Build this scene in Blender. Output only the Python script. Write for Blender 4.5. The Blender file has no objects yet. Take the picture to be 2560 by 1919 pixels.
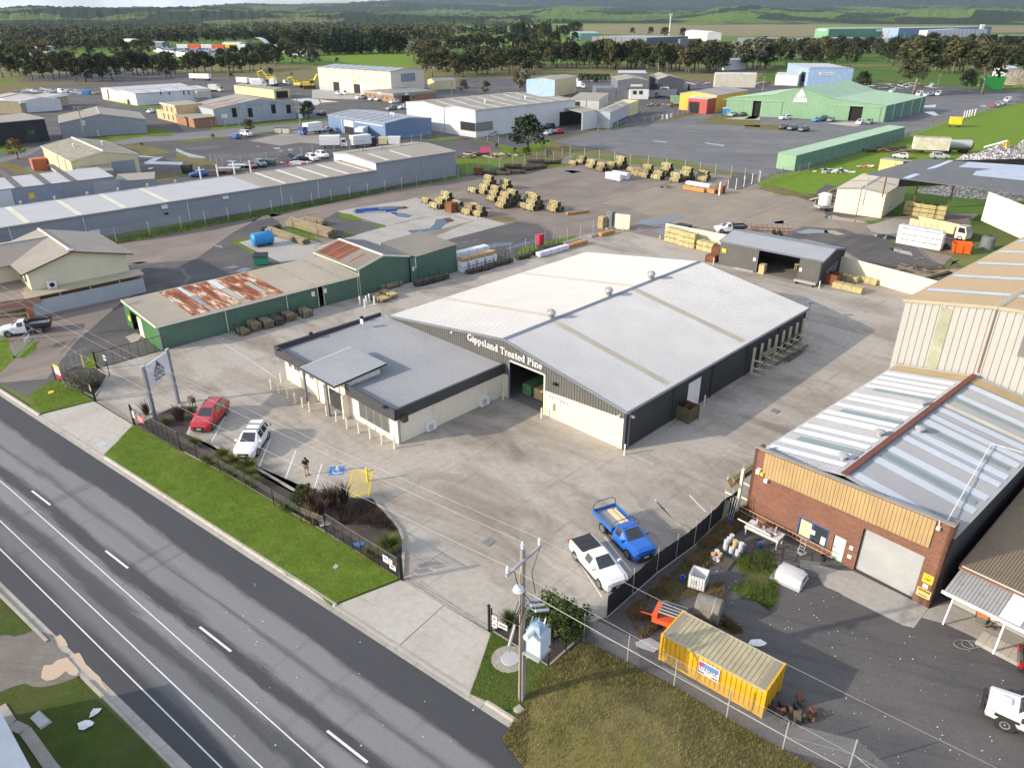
import bpy,bmesh,math,random
from mathutils import Vector as Vec,Matrix
R=math.radians
sc=bpy.context.scene
COL=sc.collection;cos,sin,pi,RNG=math.cos,math.sin,math.pi,random.Random;newob,delob,link=bpy.data.objects.new,bpy.data.objects.remove,COL.objects.link
random.seed(7)

# -- camera, sky, sun, exposure
CAM_H,PITCH,FPX,CX,CY=33.0,R(26.3),1863.0,1280.0,959.5
cd=bpy.data.cameras.new('camera');cam=newob('camera',cd);link(cam)
cam.location=(0,0,CAM_H);cam.rotation_euler=(pi/2-PITCH,0,0)
cd.sensor_fit='HORIZONTAL';cd.sensor_width=36.0;cd.lens=36.0*FPX/2560.0
cd.clip_start=0.5;cd.clip_end=60000
sc.camera=cam
SUN_EL,SUN_AZ=R(21.0),R(196.0)
w=bpy.data.worlds.new('World');sc.world=w;w.use_nodes=True
wn=w.node_tree;bg=wn.nodes['Background']
sky=wn.nodes.new('ShaderNodeTexSky');sky.sky_type='NISHITA';sky.sun_disc=False
sky.sun_elevation=SUN_EL;sky.sun_rotation=pi/2-SUN_AZ
sky.air_density=1.0;sky.dust_density=1.6;sky.ozone_density=1.0
tc=wn.nodes.new('ShaderNodeTexCoord');cn_=wn.nodes.new('ShaderNodeTexNoise');cn_.inputs['Scale'].default_value=3.2;cn_.inputs['Detail'].default_value=7;cn_.inputs['Roughness'].default_value=.6
wn.links.new(tc.outputs['Generated'],cn_.inputs['Vector']);cr_=wn.nodes.new('ShaderNodeValToRGB');cr_.color_ramp.elements[0].position=.38;cr_.color_ramp.elements[1].position=.62;wn.links.new(cn_.outputs[0],cr_.inputs[0])
cx_=wn.nodes.new('ShaderNodeMix');cx_.data_type='RGBA';cx_.inputs[7].default_value=(4.6,4.9,5.6,1);wn.links.new(cr_.outputs[0],cx_.inputs[0]);wn.links.new(sky.outputs[0],cx_.inputs[6])
wn.links.new(cx_.outputs[2],bg.inputs[0]);bg.inputs[1].default_value=0.145
sl=bpy.data.lights.new('sun','SUN');sun=newob('sun',sl);link(sun)
sl.energy=3.3;sl.angle=R(0.6);sl.color=(1.0,0.88,0.72)
sd=Vec((cos(SUN_EL)*cos(SUN_AZ),cos(SUN_EL)*sin(SUN_AZ),sin(SUN_EL)))
sun.rotation_euler=(-sd).to_track_quat('-Z','Y').to_euler();sun.location=(-60,-20,60)
sc.view_settings.view_transform='Standard';sc.view_settings.look='None'
sc.view_settings.gamma=1.0;sc.view_settings.use_curve_mapping=False
sc.view_settings.exposure=0.75
sc.cycles.max_bounces=6;sc.cycles.transparent_max_bounces=12

# -- survey: photo readings to places on the ground
CR=dict(T1=(0,0,3.16),T2=(640,0,3.16),T3=(1280,0,3.456),T4=(1860,0,3.16),A1=(0,220,4.144),A2=(440,160,4.424),A3=(780,160,3.687),A4=(1300,150,3.687),
B1=(1860,200,3.16),B2=(0,560,4.1457),B3=(280,560,3.95),B4=(560,440,3.687),B5=(1000,420,3.95),B6=(1360,360,3.687),B7=(1640,520,4.254),B8=(2060,420,4.424),
C1=(80,860,4.424),C2=(460,920,4.424),C3=(660,760,3.456),C4=(1100,780,3.687),C5=(1560,740,3.687),C6=(1800,720,2.911),C7=(660,1140,5.18),C8=(1180,1220,4.144),
D1=(1640,1240,4.144),D2=(2060,1240,4.144),D3=(1560,1480,3.776),D4=(2060,1560,4.424),D5=(1150,1340,3.769),D6=(0,1400,3.194),D7=(440,1340,2.765),D8=(0,940,3.16),
E1=(2300,1380,6.377),E2=(0,600,8.29),E3=(1780,1120,5.923),N=(0,0,1.0))
cP,sP=cos(PITCH),sin(PITCH)
def ray(c,x,y):
 a=CR[c];u=(a[0]+x/a[2]-CX)/FPX;v=-(a[1]+y/a[2]-CY)/FPX
 return Vec((u,cP+v*sP,-sP+v*cP))
def at(c,x,y,z=0.0):
 d=ray(c,x,y);t=(z-CAM_H)/d.z
 return Vec((d.x*t,d.y*t,z))
def tall(c,x,y,y2):
 g=at(c,x,y);lo,hi=0.0,32.9;a=CR[c];v2=a[1]+y2/a[2]
 for _ in range(40):
  m=(lo+hi)/2;zz=m-CAM_H
  dep=g.y*cP-zz*sP;up=g.y*sP+zz*cP
  if CY-FPX*up/dep>v2:lo=m
  else:hi=m
 return lo
def az(p,q):return math.atan2(q[1]-p[1],q[0]-p[0])
def onwall(c,x,y,A,a):
 d=ray(c,x,y);n=Vec((-sin(a),cos(a),0))
 t=(A[0]*n.x+A[1]*n.y)/d.dot(n)
 return(d.x*t-A[0])*cos(a)+(d.y*t-A[1])*sin(a),CAM_H+d.z*t
def pts(s,z=0.0):
 out=[];c='N'
 for w_ in s.split(','):
  p=w_.split()
  if len(p)==3:c=p[0]
  out.append(at(c,float(p[-2]),float(p[-1]),z))
 return out

# -- mesh building
class MB:
 def __init__(s):s.v=[];s.f=[]
 def add(s,vs,fs):
  o=len(s.v);s.v+=[tuple(v) for v in vs];s.f+=[tuple(i+o for i in f) for f in fs];return s
 def box(s,x0,x1,y0,y1,z0,z1):
  return s.add([(x0,y0,z0),(x1,y0,z0),(x1,y1,z0),(x0,y1,z0),(x0,y0,z1),(x1,y0,z1),(x1,y1,z1),(x0,y1,z1)],
     [(0,3,2,1),(4,5,6,7),(0,1,5,4),(1,2,6,5),(2,3,7,6),(3,0,4,7)])
 def obox(s,c,a,l,w_,z0,z1):
  ca,sa=cos(a),sin(a);q=[]
  for z in (z0,z1):
   for x,y in ((-l/2,-w_/2),(l/2,-w_/2),(l/2,w_/2),(-l/2,w_/2)):q.append((c[0]+x*ca-y*sa,c[1]+x*sa+y*ca,z))
  return s.add(q,[(0,3,2,1),(4,5,6,7),(0,1,5,4),(1,2,6,5),(2,3,7,6),(3,0,4,7)])
 def prism(s,p,z0,z1,top=True,bot=False):
  p=[(q[0],q[1]) for q in p]
  if sum(p[i][0]*p[(i+1)%len(p)][1]-p[(i+1)%len(p)][0]*p[i][1] for i in range(len(p)))<0:p=p[::-1]
  n=len(p);fs=[(i,(i+1)%n,n+(i+1)%n,n+i) for i in range(n)]
  if top:fs.append(tuple(range(n,2*n)))
  if bot:fs.append(tuple(range(n-1,-1,-1)))
  return s.add([(x,y,z0) for x,y in p]+[(x,y,z1) for x,y in p],fs)
 def poly(s,p):return s.add(p,[tuple(range(len(p)))])
 def slab(s,p,t=.04):
  p=[Vec(q) for q in p];n=(p[1]-p[0]).cross(p[2]-p[1]).normalized()*t;m=len(p)
  return s.add([q+n for q in p]+p,[tuple(range(m)),tuple(range(2*m-1,m-1,-1))]+[(i,m+i,m+(i+1)%m,(i+1)%m) for i in range(m)])
 def tube(s,p,r,n=6,cap=True):
  p=[Vec(q) for q in p];rs=r if isinstance(r,(list,tuple)) else [r]*len(p);vs=[];fs=[]
  for i,q in enumerate(p):
   t=(p[min(i+1,len(p)-1)]-p[max(i-1,0)]).normalized()
   up=Vec((0,0,1)) if abs(t.z)<.9 else Vec((1,0,0))
   a=t.cross(up).normalized();b=a.cross(t)
   for k in range(n):
    an=2*pi*k/n;vs.append(q+(a*cos(an)+b*sin(an))*rs[i])
  for i in range(len(p)-1):
   for k in range(n):fs.append((i*n+k,i*n+(k+1)%n,(i+1)*n+(k+1)%n,(i+1)*n+k))
  if cap:fs+=[tuple(range(n-1,-1,-1)),tuple(range((len(p)-1)*n,len(p)*n))]
  return s.add(vs,fs)
 def lathe(s,c,prof,n=12,axis='z'):
  vs=[];fs=[]
  for r,h in prof:
   for k in range(n):
    a=2*pi*k/n;x,y=r*cos(a),r*sin(a)
    vs.append((c[0]+x,c[1]+y,c[2]+h) if axis=='z' else (c[0]+x,c[1]+h,c[2]+y) if axis=='y' else (c[0]+h,c[1]+x,c[2]+y))
  for i in range(len(prof)-1):
   for k in range(n):fs.append((i*n+k,i*n+(k+1)%n,(i+1)*n+(k+1)%n,(i+1)*n+k))
  fs+=[tuple(range(n-1,-1,-1)),tuple(range((len(prof)-1)*n,len(prof)*n))]
  return s.add(vs,fs)
 def sheet(s,O,U,V,N,x0,x1,v0,v1,pitch=.25,d=.03,crest=.3):

  O,U,V,N=Vec(O),Vec(U),Vec(V),Vec(N)
  f0=v0 if callable(v0) else (lambda x:v0);f1=v1 if callable(v1) else (lambda x:v1)
  xs=[]
  if pitch:
   k=math.floor(x0/pitch)-1
   prof=((0,0),((1-crest)*.92,0),((1-crest),d),(.95,d)) if d else ((0,0),)
   while k*pitch<x1:
    for a,o in prof:
     x=(k+a)*pitch
     if x0<x<x1:xs.append((x,o))
    k+=1
  xs=[(x0,0)]+xs+[(x1,0)]
  br=getattr(f1,'breaks',())
  for b in br:
   if x0<b<x1:xs.append((b,0))
  xs.sort();vs=[]
  for x,o in xs:vs+=[O+U*x+V*f0(x)+N*o,O+U*x+V*f1(x)+N*o]
  return s.add(vs,[(2*i,2*i+2,2*i+3,2*i+1) for i in range(len(xs)-1)])
 def mk(s,name,m=None,parent=None,smooth=False,sharp=None):
  me=bpy.data.meshes.new(name);me.from_pydata(s.v,[],s.f);me.validate();me.update()
  if m:me.materials.append(m)
  if smooth:
   for q in me.polygons:q.use_smooth=True
   if sharp:me.set_sharp_from_angle(angle=R(sharp))
  o=newob(name,me);link(o)
  if parent:o.parent=parent
  return o
box=lambda *a:MB().add([(a[i],a[j+2],a[k+4]) for i,j,k in ((0,0,0),(1,0,0),(1,1,0),(0,1,0),(0,0,1),(1,0,1),(1,1,1),(0,1,1))],[(0,3,2,1),(4,5,6,7),(0,1,5,4),(1,2,6,5),(2,3,7,6),(3,0,4,7)])
tube=lambda *a:MB().tube(*a)
slab=lambda *a:MB().slab(*a)
lathe=lambda *a:MB().lathe(*a)
MT=bpy.data.materials
def tag(o,label=None,cat=None,group=None,kind=None):
 if label:o['label']=label
 if cat:o['category']=cat
 if group:o['group']=group
 if kind:o['kind']=kind
 return o
def thing(name,label,cat,loc=(0,0,0),rz=0.0,group=None):
 o=newob(name,None);link(o);o.empty_display_size=.3
 o.location=(loc[0],loc[1],loc[2] if len(loc)>2 else 0);o.rotation_euler=(0,0,rz)
 return tag(o,label,cat,group)
def copy_tree(o,parent=None):
 c=o.copy();link(c);c.parent=parent
 for ch in list(o.children):copy_tree(ch,c)
 return c
def dup(o,loc,rz=0.0,label=None,s=None,group=None):
 c=copy_tree(o);c.location=(loc[0],loc[1],loc[2] if len(loc)>2 else 0);c.rotation_euler=(0,0,rz)
 if label:c['label']=label
 if group:c['group']=group
 if s:c.scale=(s,s,s) if not isinstance(s,tuple) else s
 return c
def setmat(o,name,m):
 for ch in o.children:
  if ch.name.split('.')[0]==name:
   ch.data=ch.data.copy();ch.data.materials.clear();ch.data.materials.append(m)
  setmat(ch,name,m)
def kids(o):return{c.name.split('.')[0]:c for c in o.children}

# -- materials
class NT:
 def __init__(s,name):
  s.m=bpy.data.materials.new(name);s.m.use_nodes=True;s.t=s.m.node_tree;s.b=s.t.nodes['Principled BSDF']
  s.geo=None
 def n(s,ty,**k):
  q=s.t.nodes.new('ShaderNode'+ty)
  for a,v in k.items():setattr(q,a,v)
  return q
 def l(s,a,b):s.t.links.new(a,b)
 def pos(s,obj=False):
  if obj:
   return s.n('TexCoord').outputs['Object']
  if not s.geo:s.geo=s.n('NewGeometry')
  return s.geo.outputs['Position']
 def map(s,v,rz=0.0,sc_=(1,1,1),loc=(0,0,0)):

  q=s.n('Mapping');q.inputs['Rotation'].default_value=(0,0,rz);s.l(v,q.inputs[0])
  q2=s.n('Mapping');q2.inputs['Scale'].default_value=sc_;q2.inputs['Location'].default_value=loc;s.l(q.outputs[0],q2.inputs[0]);return q2.outputs[0]
 def noise(s,v,scale,detail=4,rough=.55,dist=0.0):
  q=s.n('TexNoise');q.inputs['Scale'].default_value=scale;q.inputs['Detail'].default_value=detail
  q.inputs['Roughness'].default_value=rough;q.inputs['Distortion'].default_value=dist;s.l(v,q.inputs['Vector']);return q.outputs['Fac']
 def ramp(s,f,stops):
  q=s.n('ValToRGB');e=q.color_ramp.elements
  while len(e)<len(stops):e.new(.5)
  for i,(p,c) in enumerate(stops):
   e[i].position=p;e[i].color=c if len(c)==4 else (*c,1) if len(c)==3 else (c[0],)*3+(1,)
  s.l(f,q.inputs[0]);return q.outputs[0]
 def step(s,f,a,b):return s.ramp(f,[(a,(0,)),(b,(1,))])
 def mix(s,f,a,b,mode='MIX'):
  q=s.n('Mix',data_type='RGBA',blend_type=mode)
  for i,v in ((0,f),(6,a),(7,b)):
   if isinstance(v,(int,float)):q.inputs[i].default_value=v
   elif isinstance(v,tuple):q.inputs[i].default_value=(*v[:3],1)
   else:s.l(v,q.inputs[i])
  return q.outputs[2]
 def mth(s,op,a,b=0.0):
  q=s.n('Math',operation=op)
  for i,v in ((0,a),(1,b)):
   if isinstance(v,(int,float)):q.inputs[i].default_value=v
   else:s.l(v,q.inputs[i])
  return q.outputs[0]
 def out(s,col=None,rough=None,metal=None,bump=None,bstr=.3,bdist=.05,spec=None):
  for k,v in (('Base Color',col),('Roughness',rough),('Metallic',metal),('Specular IOR Level',spec)):
   if v is None:continue
   if isinstance(v,(int,float)):s.b.inputs[k].default_value=v
   elif isinstance(v,tuple):s.b.inputs[k].default_value=(*v[:3],1)
   else:s.l(v,s.b.inputs[k])
  if bump is not None:
   q=s.n('Bump');q.inputs['Strength'].default_value=bstr;q.inputs['Distance'].default_value=bdist
   s.l(bump,q.inputs['Height']);s.l(q.outputs[0],s.b.inputs['Normal'])
  return s.m
def flat(name,c,rough=.6,metal=0.0,var=.12,scale=1.5,dirt=None,spec=None,streak=False):

 t=NT(name);p=t.pos();
 a=t.noise(p,scale*.35,3);b=t.noise(t.map(p,0,(6,6,.5)) if streak else p,scale*(2 if streak else 6),4)
 k=t.mth('ADD',t.mth('MULTIPLY',a,.6),t.mth('MULTIPLY',b,.4))
 lo=tuple(x*(1-var*1.6) for x in c);hi=tuple(min(1,x*(1+var)) for x in c)
 col=t.ramp(k,[(.3,lo),(.7,hi)])
 if dirt:col=t.mix(t.mth('MULTIPLY',t.step(t.noise(t.map(p,0,(3,3,.6)),scale*.8,5,.65),.52,.75),.55),col,dirt)
 return t.out(col,t.ramp(b,[(.3,(max(0,rough-.08),)),(.7,(min(1,rough+.08),))]),metal,spec=spec)
def paint(name,c,rough=.28):
 t=NT(name);t.out(c,rough);t.b.inputs['Coat Weight'].default_value=.6;t.b.inputs['Coat Roughness'].default_value=.06
 return t.m
# -- ground materials
STREET=R(-37.2)
def m_concrete(name,base=(.36,.33,.29),dark=(.19,.155,.12),amt=.75,light=(.47,.44,.40),rz=R(-46)):
 t=NT(name);p=t.pos();q=t.map(p,rz,(1,.35,1))
 a=t.noise(p,.10,6,.62,.6);b=t.noise(q,.22,6,.68,.8);c=t.noise(p,2.2,5,.7);d=t.noise(t.map(p,rz,(.25,2.2,1)),.8,5,.7)
 col=t.ramp(c,[(.3,tuple(x*.86 for x in base)),(.7,tuple(x*1.1 for x in base))])
 col=t.mix(t.mth('MULTIPLY',t.step(b,.44,.70),amt),col,dark)
 col=t.mix(t.mth('MULTIPLY',t.step(a,.54,.74),.5),col,light)
 col=t.mix(t.mth('MULTIPLY',t.step(d,.56,.74),.45),col,tuple(x*.8 for x in dark))
 oi=t.n('ObjectInfo');col=t.mix(t.mth('MULTIPLY',oi.outputs['Random'],.07),col,tuple(x*.72 for x in base))
 ro=t.ramp(t.mth('ADD',t.mth('MULTIPLY',b,.6),t.mth('MULTIPLY',c,.4)),[(.3,(.85,)),(.7,(.62,))])
 return t.out(col,ro,bump=c,bstr=.25,bdist=.01)
def m_gravel(name,c1,c2,c3,wet=.35,rz=R(-44),scale=1.0,wetcol=(.055,.052,.05)):
 t=NT(name);p=t.pos();q=t.map(p,rz,(.3,1.3,1))
 a=t.noise(q,.045*scale,6,.6,.5);b=t.noise(p,.16*scale,7,.62,.4);c=t.noise(p,5,4,.75);d=t.noise(t.map(p,rz,(.12,2.6,1)),.35,5,.65,.6)
 k=t.mth('ADD',t.mth('MULTIPLY',a,.55),t.mth('MULTIPLY',b,.45))
 col=t.ramp(k,[(.32,c1),(.5,c2),(.68,c3)])
 col=t.mix(t.mth('MULTIPLY',t.step(d,.5,.72),.5),col,tuple(x*.62 for x in c1))
 wt=t.step(t.noise(t.map(p,rz,(.5,1.2,1)),.06,6,.6,1.0),.70-wet*.35,.78-wet*.3)
 col=t.mix(t.mth('MULTIPLY',wt,.75),col,wetcol)
 col=t.mix(.35,col,t.ramp(c,[(.25,(.35,.35,.35)),(.75,(1.5,1.5,1.5))]),'MULTIPLY')
 return t.out(col,t.mix(wt,(.9,.9,.9),(.45,.45,.45)),bump=c,bstr=.5,bdist=.03)
def m_grass(name,c1=(.085,.135,.016),c2=(.15,.225,.028),c3=(.22,.21,.07),dry=.25,fine=9.0):
 t=NT(name);p=t.pos()
 a=t.noise(p,.16,6,.62,.4);b=t.noise(p,1.1,6,.7);c=t.noise(t.map(p,R(35),(1,.35,1)),fine,4,.75)
 col=t.ramp(t.mth('ADD',t.mth('MULTIPLY',b,.5),t.mth('MULTIPLY',c,.5)),[(.32,c1),(.68,c2)])
 col=t.mix(t.mth('MULTIPLY',t.step(a,.72-dry*.6,.86-dry*.35),.8),col,c3)
 col=t.mix(.4,col,t.ramp(t.noise(p,.5,5,.7),[(.3,(.5,.55,.5)),(.7,(1.35,1.3,1.2))]),'MULTIPLY')
 return t.out(col,.95,bump=c,bstr=.9,bdist=.08,spec=.15)
CONC=m_concrete('yard_concrete',(.40,.36,.31),(.17,.135,.10),.85,(.50,.465,.42));CONC2=m_concrete('pale_concrete',(.45,.42,.37),(.30,.25,.20),.35,(.5,.47,.43),R(35));CONC3=m_concrete('pad_concrete',(.38,.36,.33),(.26,.23,.20),.6,(.46,.45,.43))
JOINT=flat('joint_dirt',(.15,.13,.105),.9)
GRAVEL=m_gravel('brown_gravel',(.155,.125,.11),(.225,.185,.155),(.30,.25,.205),.1)
GRAVELT=m_gravel('tan_gravel',(.19,.16,.13),(.27,.225,.175),(.36,.29,.21),.15)
DARKG=m_gravel('wet_asphalt_gravel',(.055,.052,.055),(.085,.08,.08),(.135,.125,.115),.4)
GTPG=m_gravel('grey_asphalt',(.10,.10,.105),(.145,.145,.15),(.205,.20,.195),.1,R(10))
DIRT=m_gravel('garden_mulch',(.03,.025,.022),(.055,.042,.035),(.10,.075,.055),0,scale=8)
DAMP=m_gravel('damp_gravel',(.10,.088,.082),(.15,.13,.12),(.20,.18,.165),.3);LOTG=m_gravel('workshop_yard',(.07,.066,.068),(.10,.095,.094),(.15,.135,.12),.15,R(20))
GRASS=m_grass('verge_grass');GRASSD=m_grass('dry_grass',(.11,.105,.030),(.19,.165,.06),(.21,.165,.085),.55);GRASSP=m_grass('paddock_grass',(.11,.185,.016),(.17,.265,.028),(.17,.19,.04),.2,3.0);WEED=m_grass('rough_weeds',(.05,.05,.022),(.10,.085,.04),(.17,.125,.07),.5)
def m_road():
 t=NT('street_asphalt');p=t.pos();q=t.map(p,-STREET,(1,1,1))
 sp=t.n('SeparateXYZ');t.l(q,sp.inputs[0]);y=sp.outputs[1]
 wob=t.noise(t.map(p,-STREET,(.12,.9,1)),.55,6,.72,.3);y2=t.mth('ADD',y,t.mth('MULTIPLY',t.mth('SUBTRACT',wob,.5),2.0))
 f=t.mth('DIVIDE',t.mth('SUBTRACT',y2,9.0),13.0)
 g= lambda v:(v-9.0)/13.0
 D,M_,L_=(.050,.051,.056),(.135,.136,.14),(.20,.20,.205)
 band=t.ramp(f,[(0,D),(g(11.2),D),(g(11.9),M_),(g(12.9),M_),(g(13.2),(.06,.062,.066)),(g(13.7),(.075,.076,.08)),(g(14.1),(.20,.20,.205)),(g(14.9),(.20,.20,.20)),(g(15.2),(.05,.05,.052)),(g(15.75),(.05,.05,.052)),(g(16.2),L_),(g(17.1),L_),(g(17.4),(.10,.10,.10)),(g(17.8),L_),(g(18.7),(.19,.19,.195)),(g(19.1),D),(1,D)])
 c=t.noise(p,9,4,.8);b=t.noise(t.map(p,-STREET,(.06,.5,1)),.8,5,.65);st=t.noise(t.map(p,-STREET,(.9,.05,1)),.35,3,.6)
 col=t.mix(t.mth('MULTIPLY',t.step(b,.45,.75),.35),band,(.09,.09,.092))
 col=t.mix(t.mth('MULTIPLY',t.step(st,.60,.68),.45),col,(.045,.046,.05))
 col=t.mix(.5,col,t.ramp(c,[(.25,(.6,.6,.6)),(.75,(1.4,1.4,1.4))]),'MULTIPLY')
 return t.out(col,.78,bump=c,bstr=.35,bdist=.012)
ROAD=m_road();KERB=m_concrete('kerb_concrete',(.40,.37,.32),(.22,.19,.15),.6,(.5,.47,.42),R(-37))
def m_water(name,c,r=.03):
 t=NT(name);nz=t.noise(t.pos(),1.5,3);return t.out(c,r,bump=nz,bstr=.03,bdist=.01,spec=.9)
WATER=m_water('puddle_water',(.05,.052,.055));MUDW=m_water('muddy_water',(.50,.37,.25),.25)
WHITE_LINE=flat('road_paint',(.72,.72,.70),.7,var=.12,scale=4,dirt=(.4,.39,.37));YEL_LINE=flat('yellow_paint',(.72,.53,.03),.7,dirt=(.4,.33,.15));BLUE_LINE=flat('blue_paint',(.06,.18,.48),.7,dirt=(.25,.30,.38))

def wobble(p,step=3.0,amp=.4,seed=1,deep=True):
 rnd=RNG(seed);out=[]
 for i in range(len(p)):
  a,b=p[i],p[(i+1)%len(p)];d=(b-a);L=math.hypot(d.x,d.y);n=max(1,int(L/step))
  nx,ny=-d.y/(L or 1),d.x/(L or 1)
  for k in range(n):
   j=(rnd.random()-.5)*2*amp
   q=a+d*(k/n);out.append(Vec((q.x+nx*j,q.y+ny*j,q.z)))
 return out
def ground(name,p,z,m,lab=None,kind='structure',wob=None,seed=1,parent=None):
 if wob:p=wobble(p,wob[0],wob[1],seed)
 if kind=='wet':
  kind='structure';c=sum((Vec(q) for q in p),Vec())/len(p);e=MB().poly([(c.x+(q[0]-c.x)*1.09,c.y+(q[1]-c.y)*1.09,z-.003) for q in p]).mk('damp_edge',DAMP);e['kind']=kind
 o=MB().poly([(q[0],q[1],z) for q in p]).mk(name,m,parent)
 if kind:o['kind']=kind
 if lab:o['label']=lab
 return o
# -- terrain
def m_plain():
 t=NT('plain_fields');p=t.pos();v=t.n('TexVoronoi');v.inputs['Scale'].default_value=.0022;t.l(t.map(p,R(20),(1,2.2,1)),v.inputs['Vector'])
 r=t.n('SeparateColor');t.l(v.outputs['Color'],r.inputs[0])
 col=t.ramp(r.outputs[0],[(.15,(.10,.17,.03)),(.4,(.075,.13,.028)),(.62,(.13,.19,.04)),(.85,(.17,.16,.075))])
 n=t.noise(p,.02,6,.6);col=t.mix(.5,col,t.ramp(n,[(.3,(.7,.75,.7)),(.7,(1.2,1.15,1.1))]),'MULTIPLY')
 return t.out(col,.95,spec=.1)
plain=MB().poly([(-16000,-400,0),(16000,-400,0),(16000,26000,0),(-16000,26000,0)]).mk('ground',m_plain());plain['kind']='structure'
rd= lambda x,y:(x*cos(STREET)-y*sin(STREET),x*sin(STREET)+y*cos(STREET))

def strip(name,x0,x1,y0,y1,z,m,**k):return ground(name,[Vec((*rd(x,y),z)) for x,y in ((x0,y0),(x1,y0),(x1,y1),(x0,y1))],z,m,**k)
strip('road',-260,120,9.75,21.2,.012,ROAD)
def kerbrun(name,x0,x1,y,face,gaps,seg=2.4):

 root=thing(name,None,None);root['kind']='structure';x=x0;i=0;cache={}
 while x<x1:
  low=any(a<x+seg/2<b for a,b in gaps);key=low
  if key not in cache:
   mb=MB();h=.045 if low else .14
   prof=[(0,.016),(.32,.022),(.38,.03),(.46,h),(.62,h+.004),(.62,-.02),(0,-.02)]
   vs=[]
   for xx in (.012,seg-.012):vs+=[(xx,face*yy,zz) for yy,zz in prof]
   n=len(prof);mb.add(vs,[(j,(j+1)%n,n+(j+1)%n,n+j) for j in range(n)]+[tuple(range(n-1,-1,-1)),tuple(range(n,2*n))])
   cache[key]=mb.mk('kerb_stone',KERB,root);o=cache[key]
  else:
   o=cache[key].copy();link(o)
  o.location=(*rd(x,y),0);o.rotation_euler=(0,0,STREET);x+=seg;i+=1
 return root
kerbrun('kerb',-95,14,21.15,1,[(-72,-58.5),(-31.0,-18.6)])
kerbrun('kerb',-75,6,9.95,-1,[(-40.5,-36.0)])
strip('road_edge',-260,-95,21.2,21.6,.05,KERB);

for y0,y1 in ((14.55,13.75),(12.45,11.9),(11.15,10.68)):
 n=1
 p=[Vec((*rd(x,yy),0)) for x,yy in ((-100,y0+.6),(-60,y0+.3),(-20,y1),(10,y1-.12),(10,y1-.05),(-20,y1+.07),(-60,y0+.37),(-100,y0+.67))]
 o=ground('line_marking',p,.017,WHITE_LINE);o['label']='long white painted line along the street'
for xa,xb,y in ((-107,-104,16.1),(-95,-92,16.05),(-83,-80,15.95),(-71,-68,15.9),(-58.7,-55.6,15.82),(-47,-44,15.66),(-33.8-1.6,-32.2,15.52),(-23.6,-20.6,15.35),(-12,-9,15.3)):
 strip('dash_marking',xa,xb,y-.07,y+.07,.017,WHITE_LINE)

V= lambda s,z=0:pts(s,z)
ground('nature_strip',[Vec((*rd(x,y),0)) for x,y in ((-75,9.2),(6,9.2),(6,-30),(-75,-30))],.07,m_grass('shaded_verge',(.045,.07,.014),(.085,.12,.024),(.10,.085,.045),.45),wob=(2,.05))
ground('muddy_track',V('D6 0 600,120 620,280 560,390 600,520 760,640 930,420 1010,200 1000,0 1060,-200 1080,-200 560'),.078,m_gravel('mud',(.11,.095,.08),(.18,.16,.135),(.26,.235,.2),.2,R(8)),wob=(.5,.12))
ground('puddle',V('D6 330 900,350 850,420 840,460 800,540 780,590 840,640 905,600 935,560 915,530 890,480 930,430 965,370 970,335 945'),.083,MUDW,wob=(.4,.05))
ground('puddle',V('D6 420 625,480 595,520 640,545 685,500 695,460 660'),.03,MUDW,wob=(.4,.04))
ground('puddle',V('D6 560 755,630 740,690 830,800 940,870 1040,840 1050,740 950,640 850'),.03,MUDW,wob=(.4,.04))
# -- the yards
ground('industrial_ground',V('N -400 640,N 0 230,60 195,260 168,700 205,1000 215,1180 195,1500 195,2060 210,2330 215,2700 235,2900 520,2700 420,2440 282,2250 380,1920 456,1890 475,2090 440,2300 600,2800 900,2900 1500,2700 2500,1700 2080,1290 1560,1000 1400,500 1080,110 1010,0 960,-400 760'),.004,DARKG)
ground('back_yard',V('N -300 760,B2 0 1650,520 1600,740 1230,1000 1000,1300 800,B3 1500 -100,B4 900 700,B5 560 860,1150 880,B6 600 820,1120 880,B7 700 300,1800 700,B8 1240 1210,1500 900,1700 500,0 560,B1 640 1040,560 960,100 830,A4 2200 1130,1850 1250,1950 1040,1000 880,440 790,380 960,60 1060,A3 1500 1030,800 1150,0 1320,B3 1000 60,0 210,B2 640 260,300 330,0 420,-300 500'),.010,GRAVEL,wob=(6,.5))
ground('tan_yard',V('A4 700 1330,1500 1100,2000 1190,B1 260 880,500 960,640 1080,860 1230,1000 1400,1300 1440,1480 1560,B7 2000 600,800 260,300 200,B6 700 560,300 560'),.014,GRAVELT,wob=(5,1.2),seed=3)
ground('wet_yard',V('B1 250 1260,500 1160,800 1180,900 1230,1250 1250,1500 1430,1640 1480,1300 1500,1000 1440,800 1340,500 1260'),.018,DARKG,kind='wet',wob=(3,.9),seed=4)
ground('wet_yard',V('B2 950 500,1250 560,1500 470,1800 480,1900 560,1850 640,1500 700,1250 720,1000 640'),.016,DARKG,kind='wet',wob=(3,.9),seed=5)
ground('wet_yard',V('B5 455 715,1050 555,1180 525,1340 560,1500 660,1480 730,1130 870,930 900,560 860'),.018,DARKG,kind='wet',wob=(4,.9),seed=6)
ground('wet_yard',V('B4 760 480,1040 325,1280 410,1500 460,1180 560,1050 590'),.018,DARKG,kind='wet',wob=(4,.9),seed=8)
ground('asphalt_yard',V('A4 330 760,480 700,700 640,1000 590,1300 555,1880 455,2212 480,B1 0 130,1420 130,2212 95,2150 200,1850 290,1300 420,1240 440,430 700,250 720,110 800,A4 2190 1060,1950 1030,1500 930,1000 870,500 790'),.012,GTPG,wob=(8,1.0),seed=9)
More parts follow.
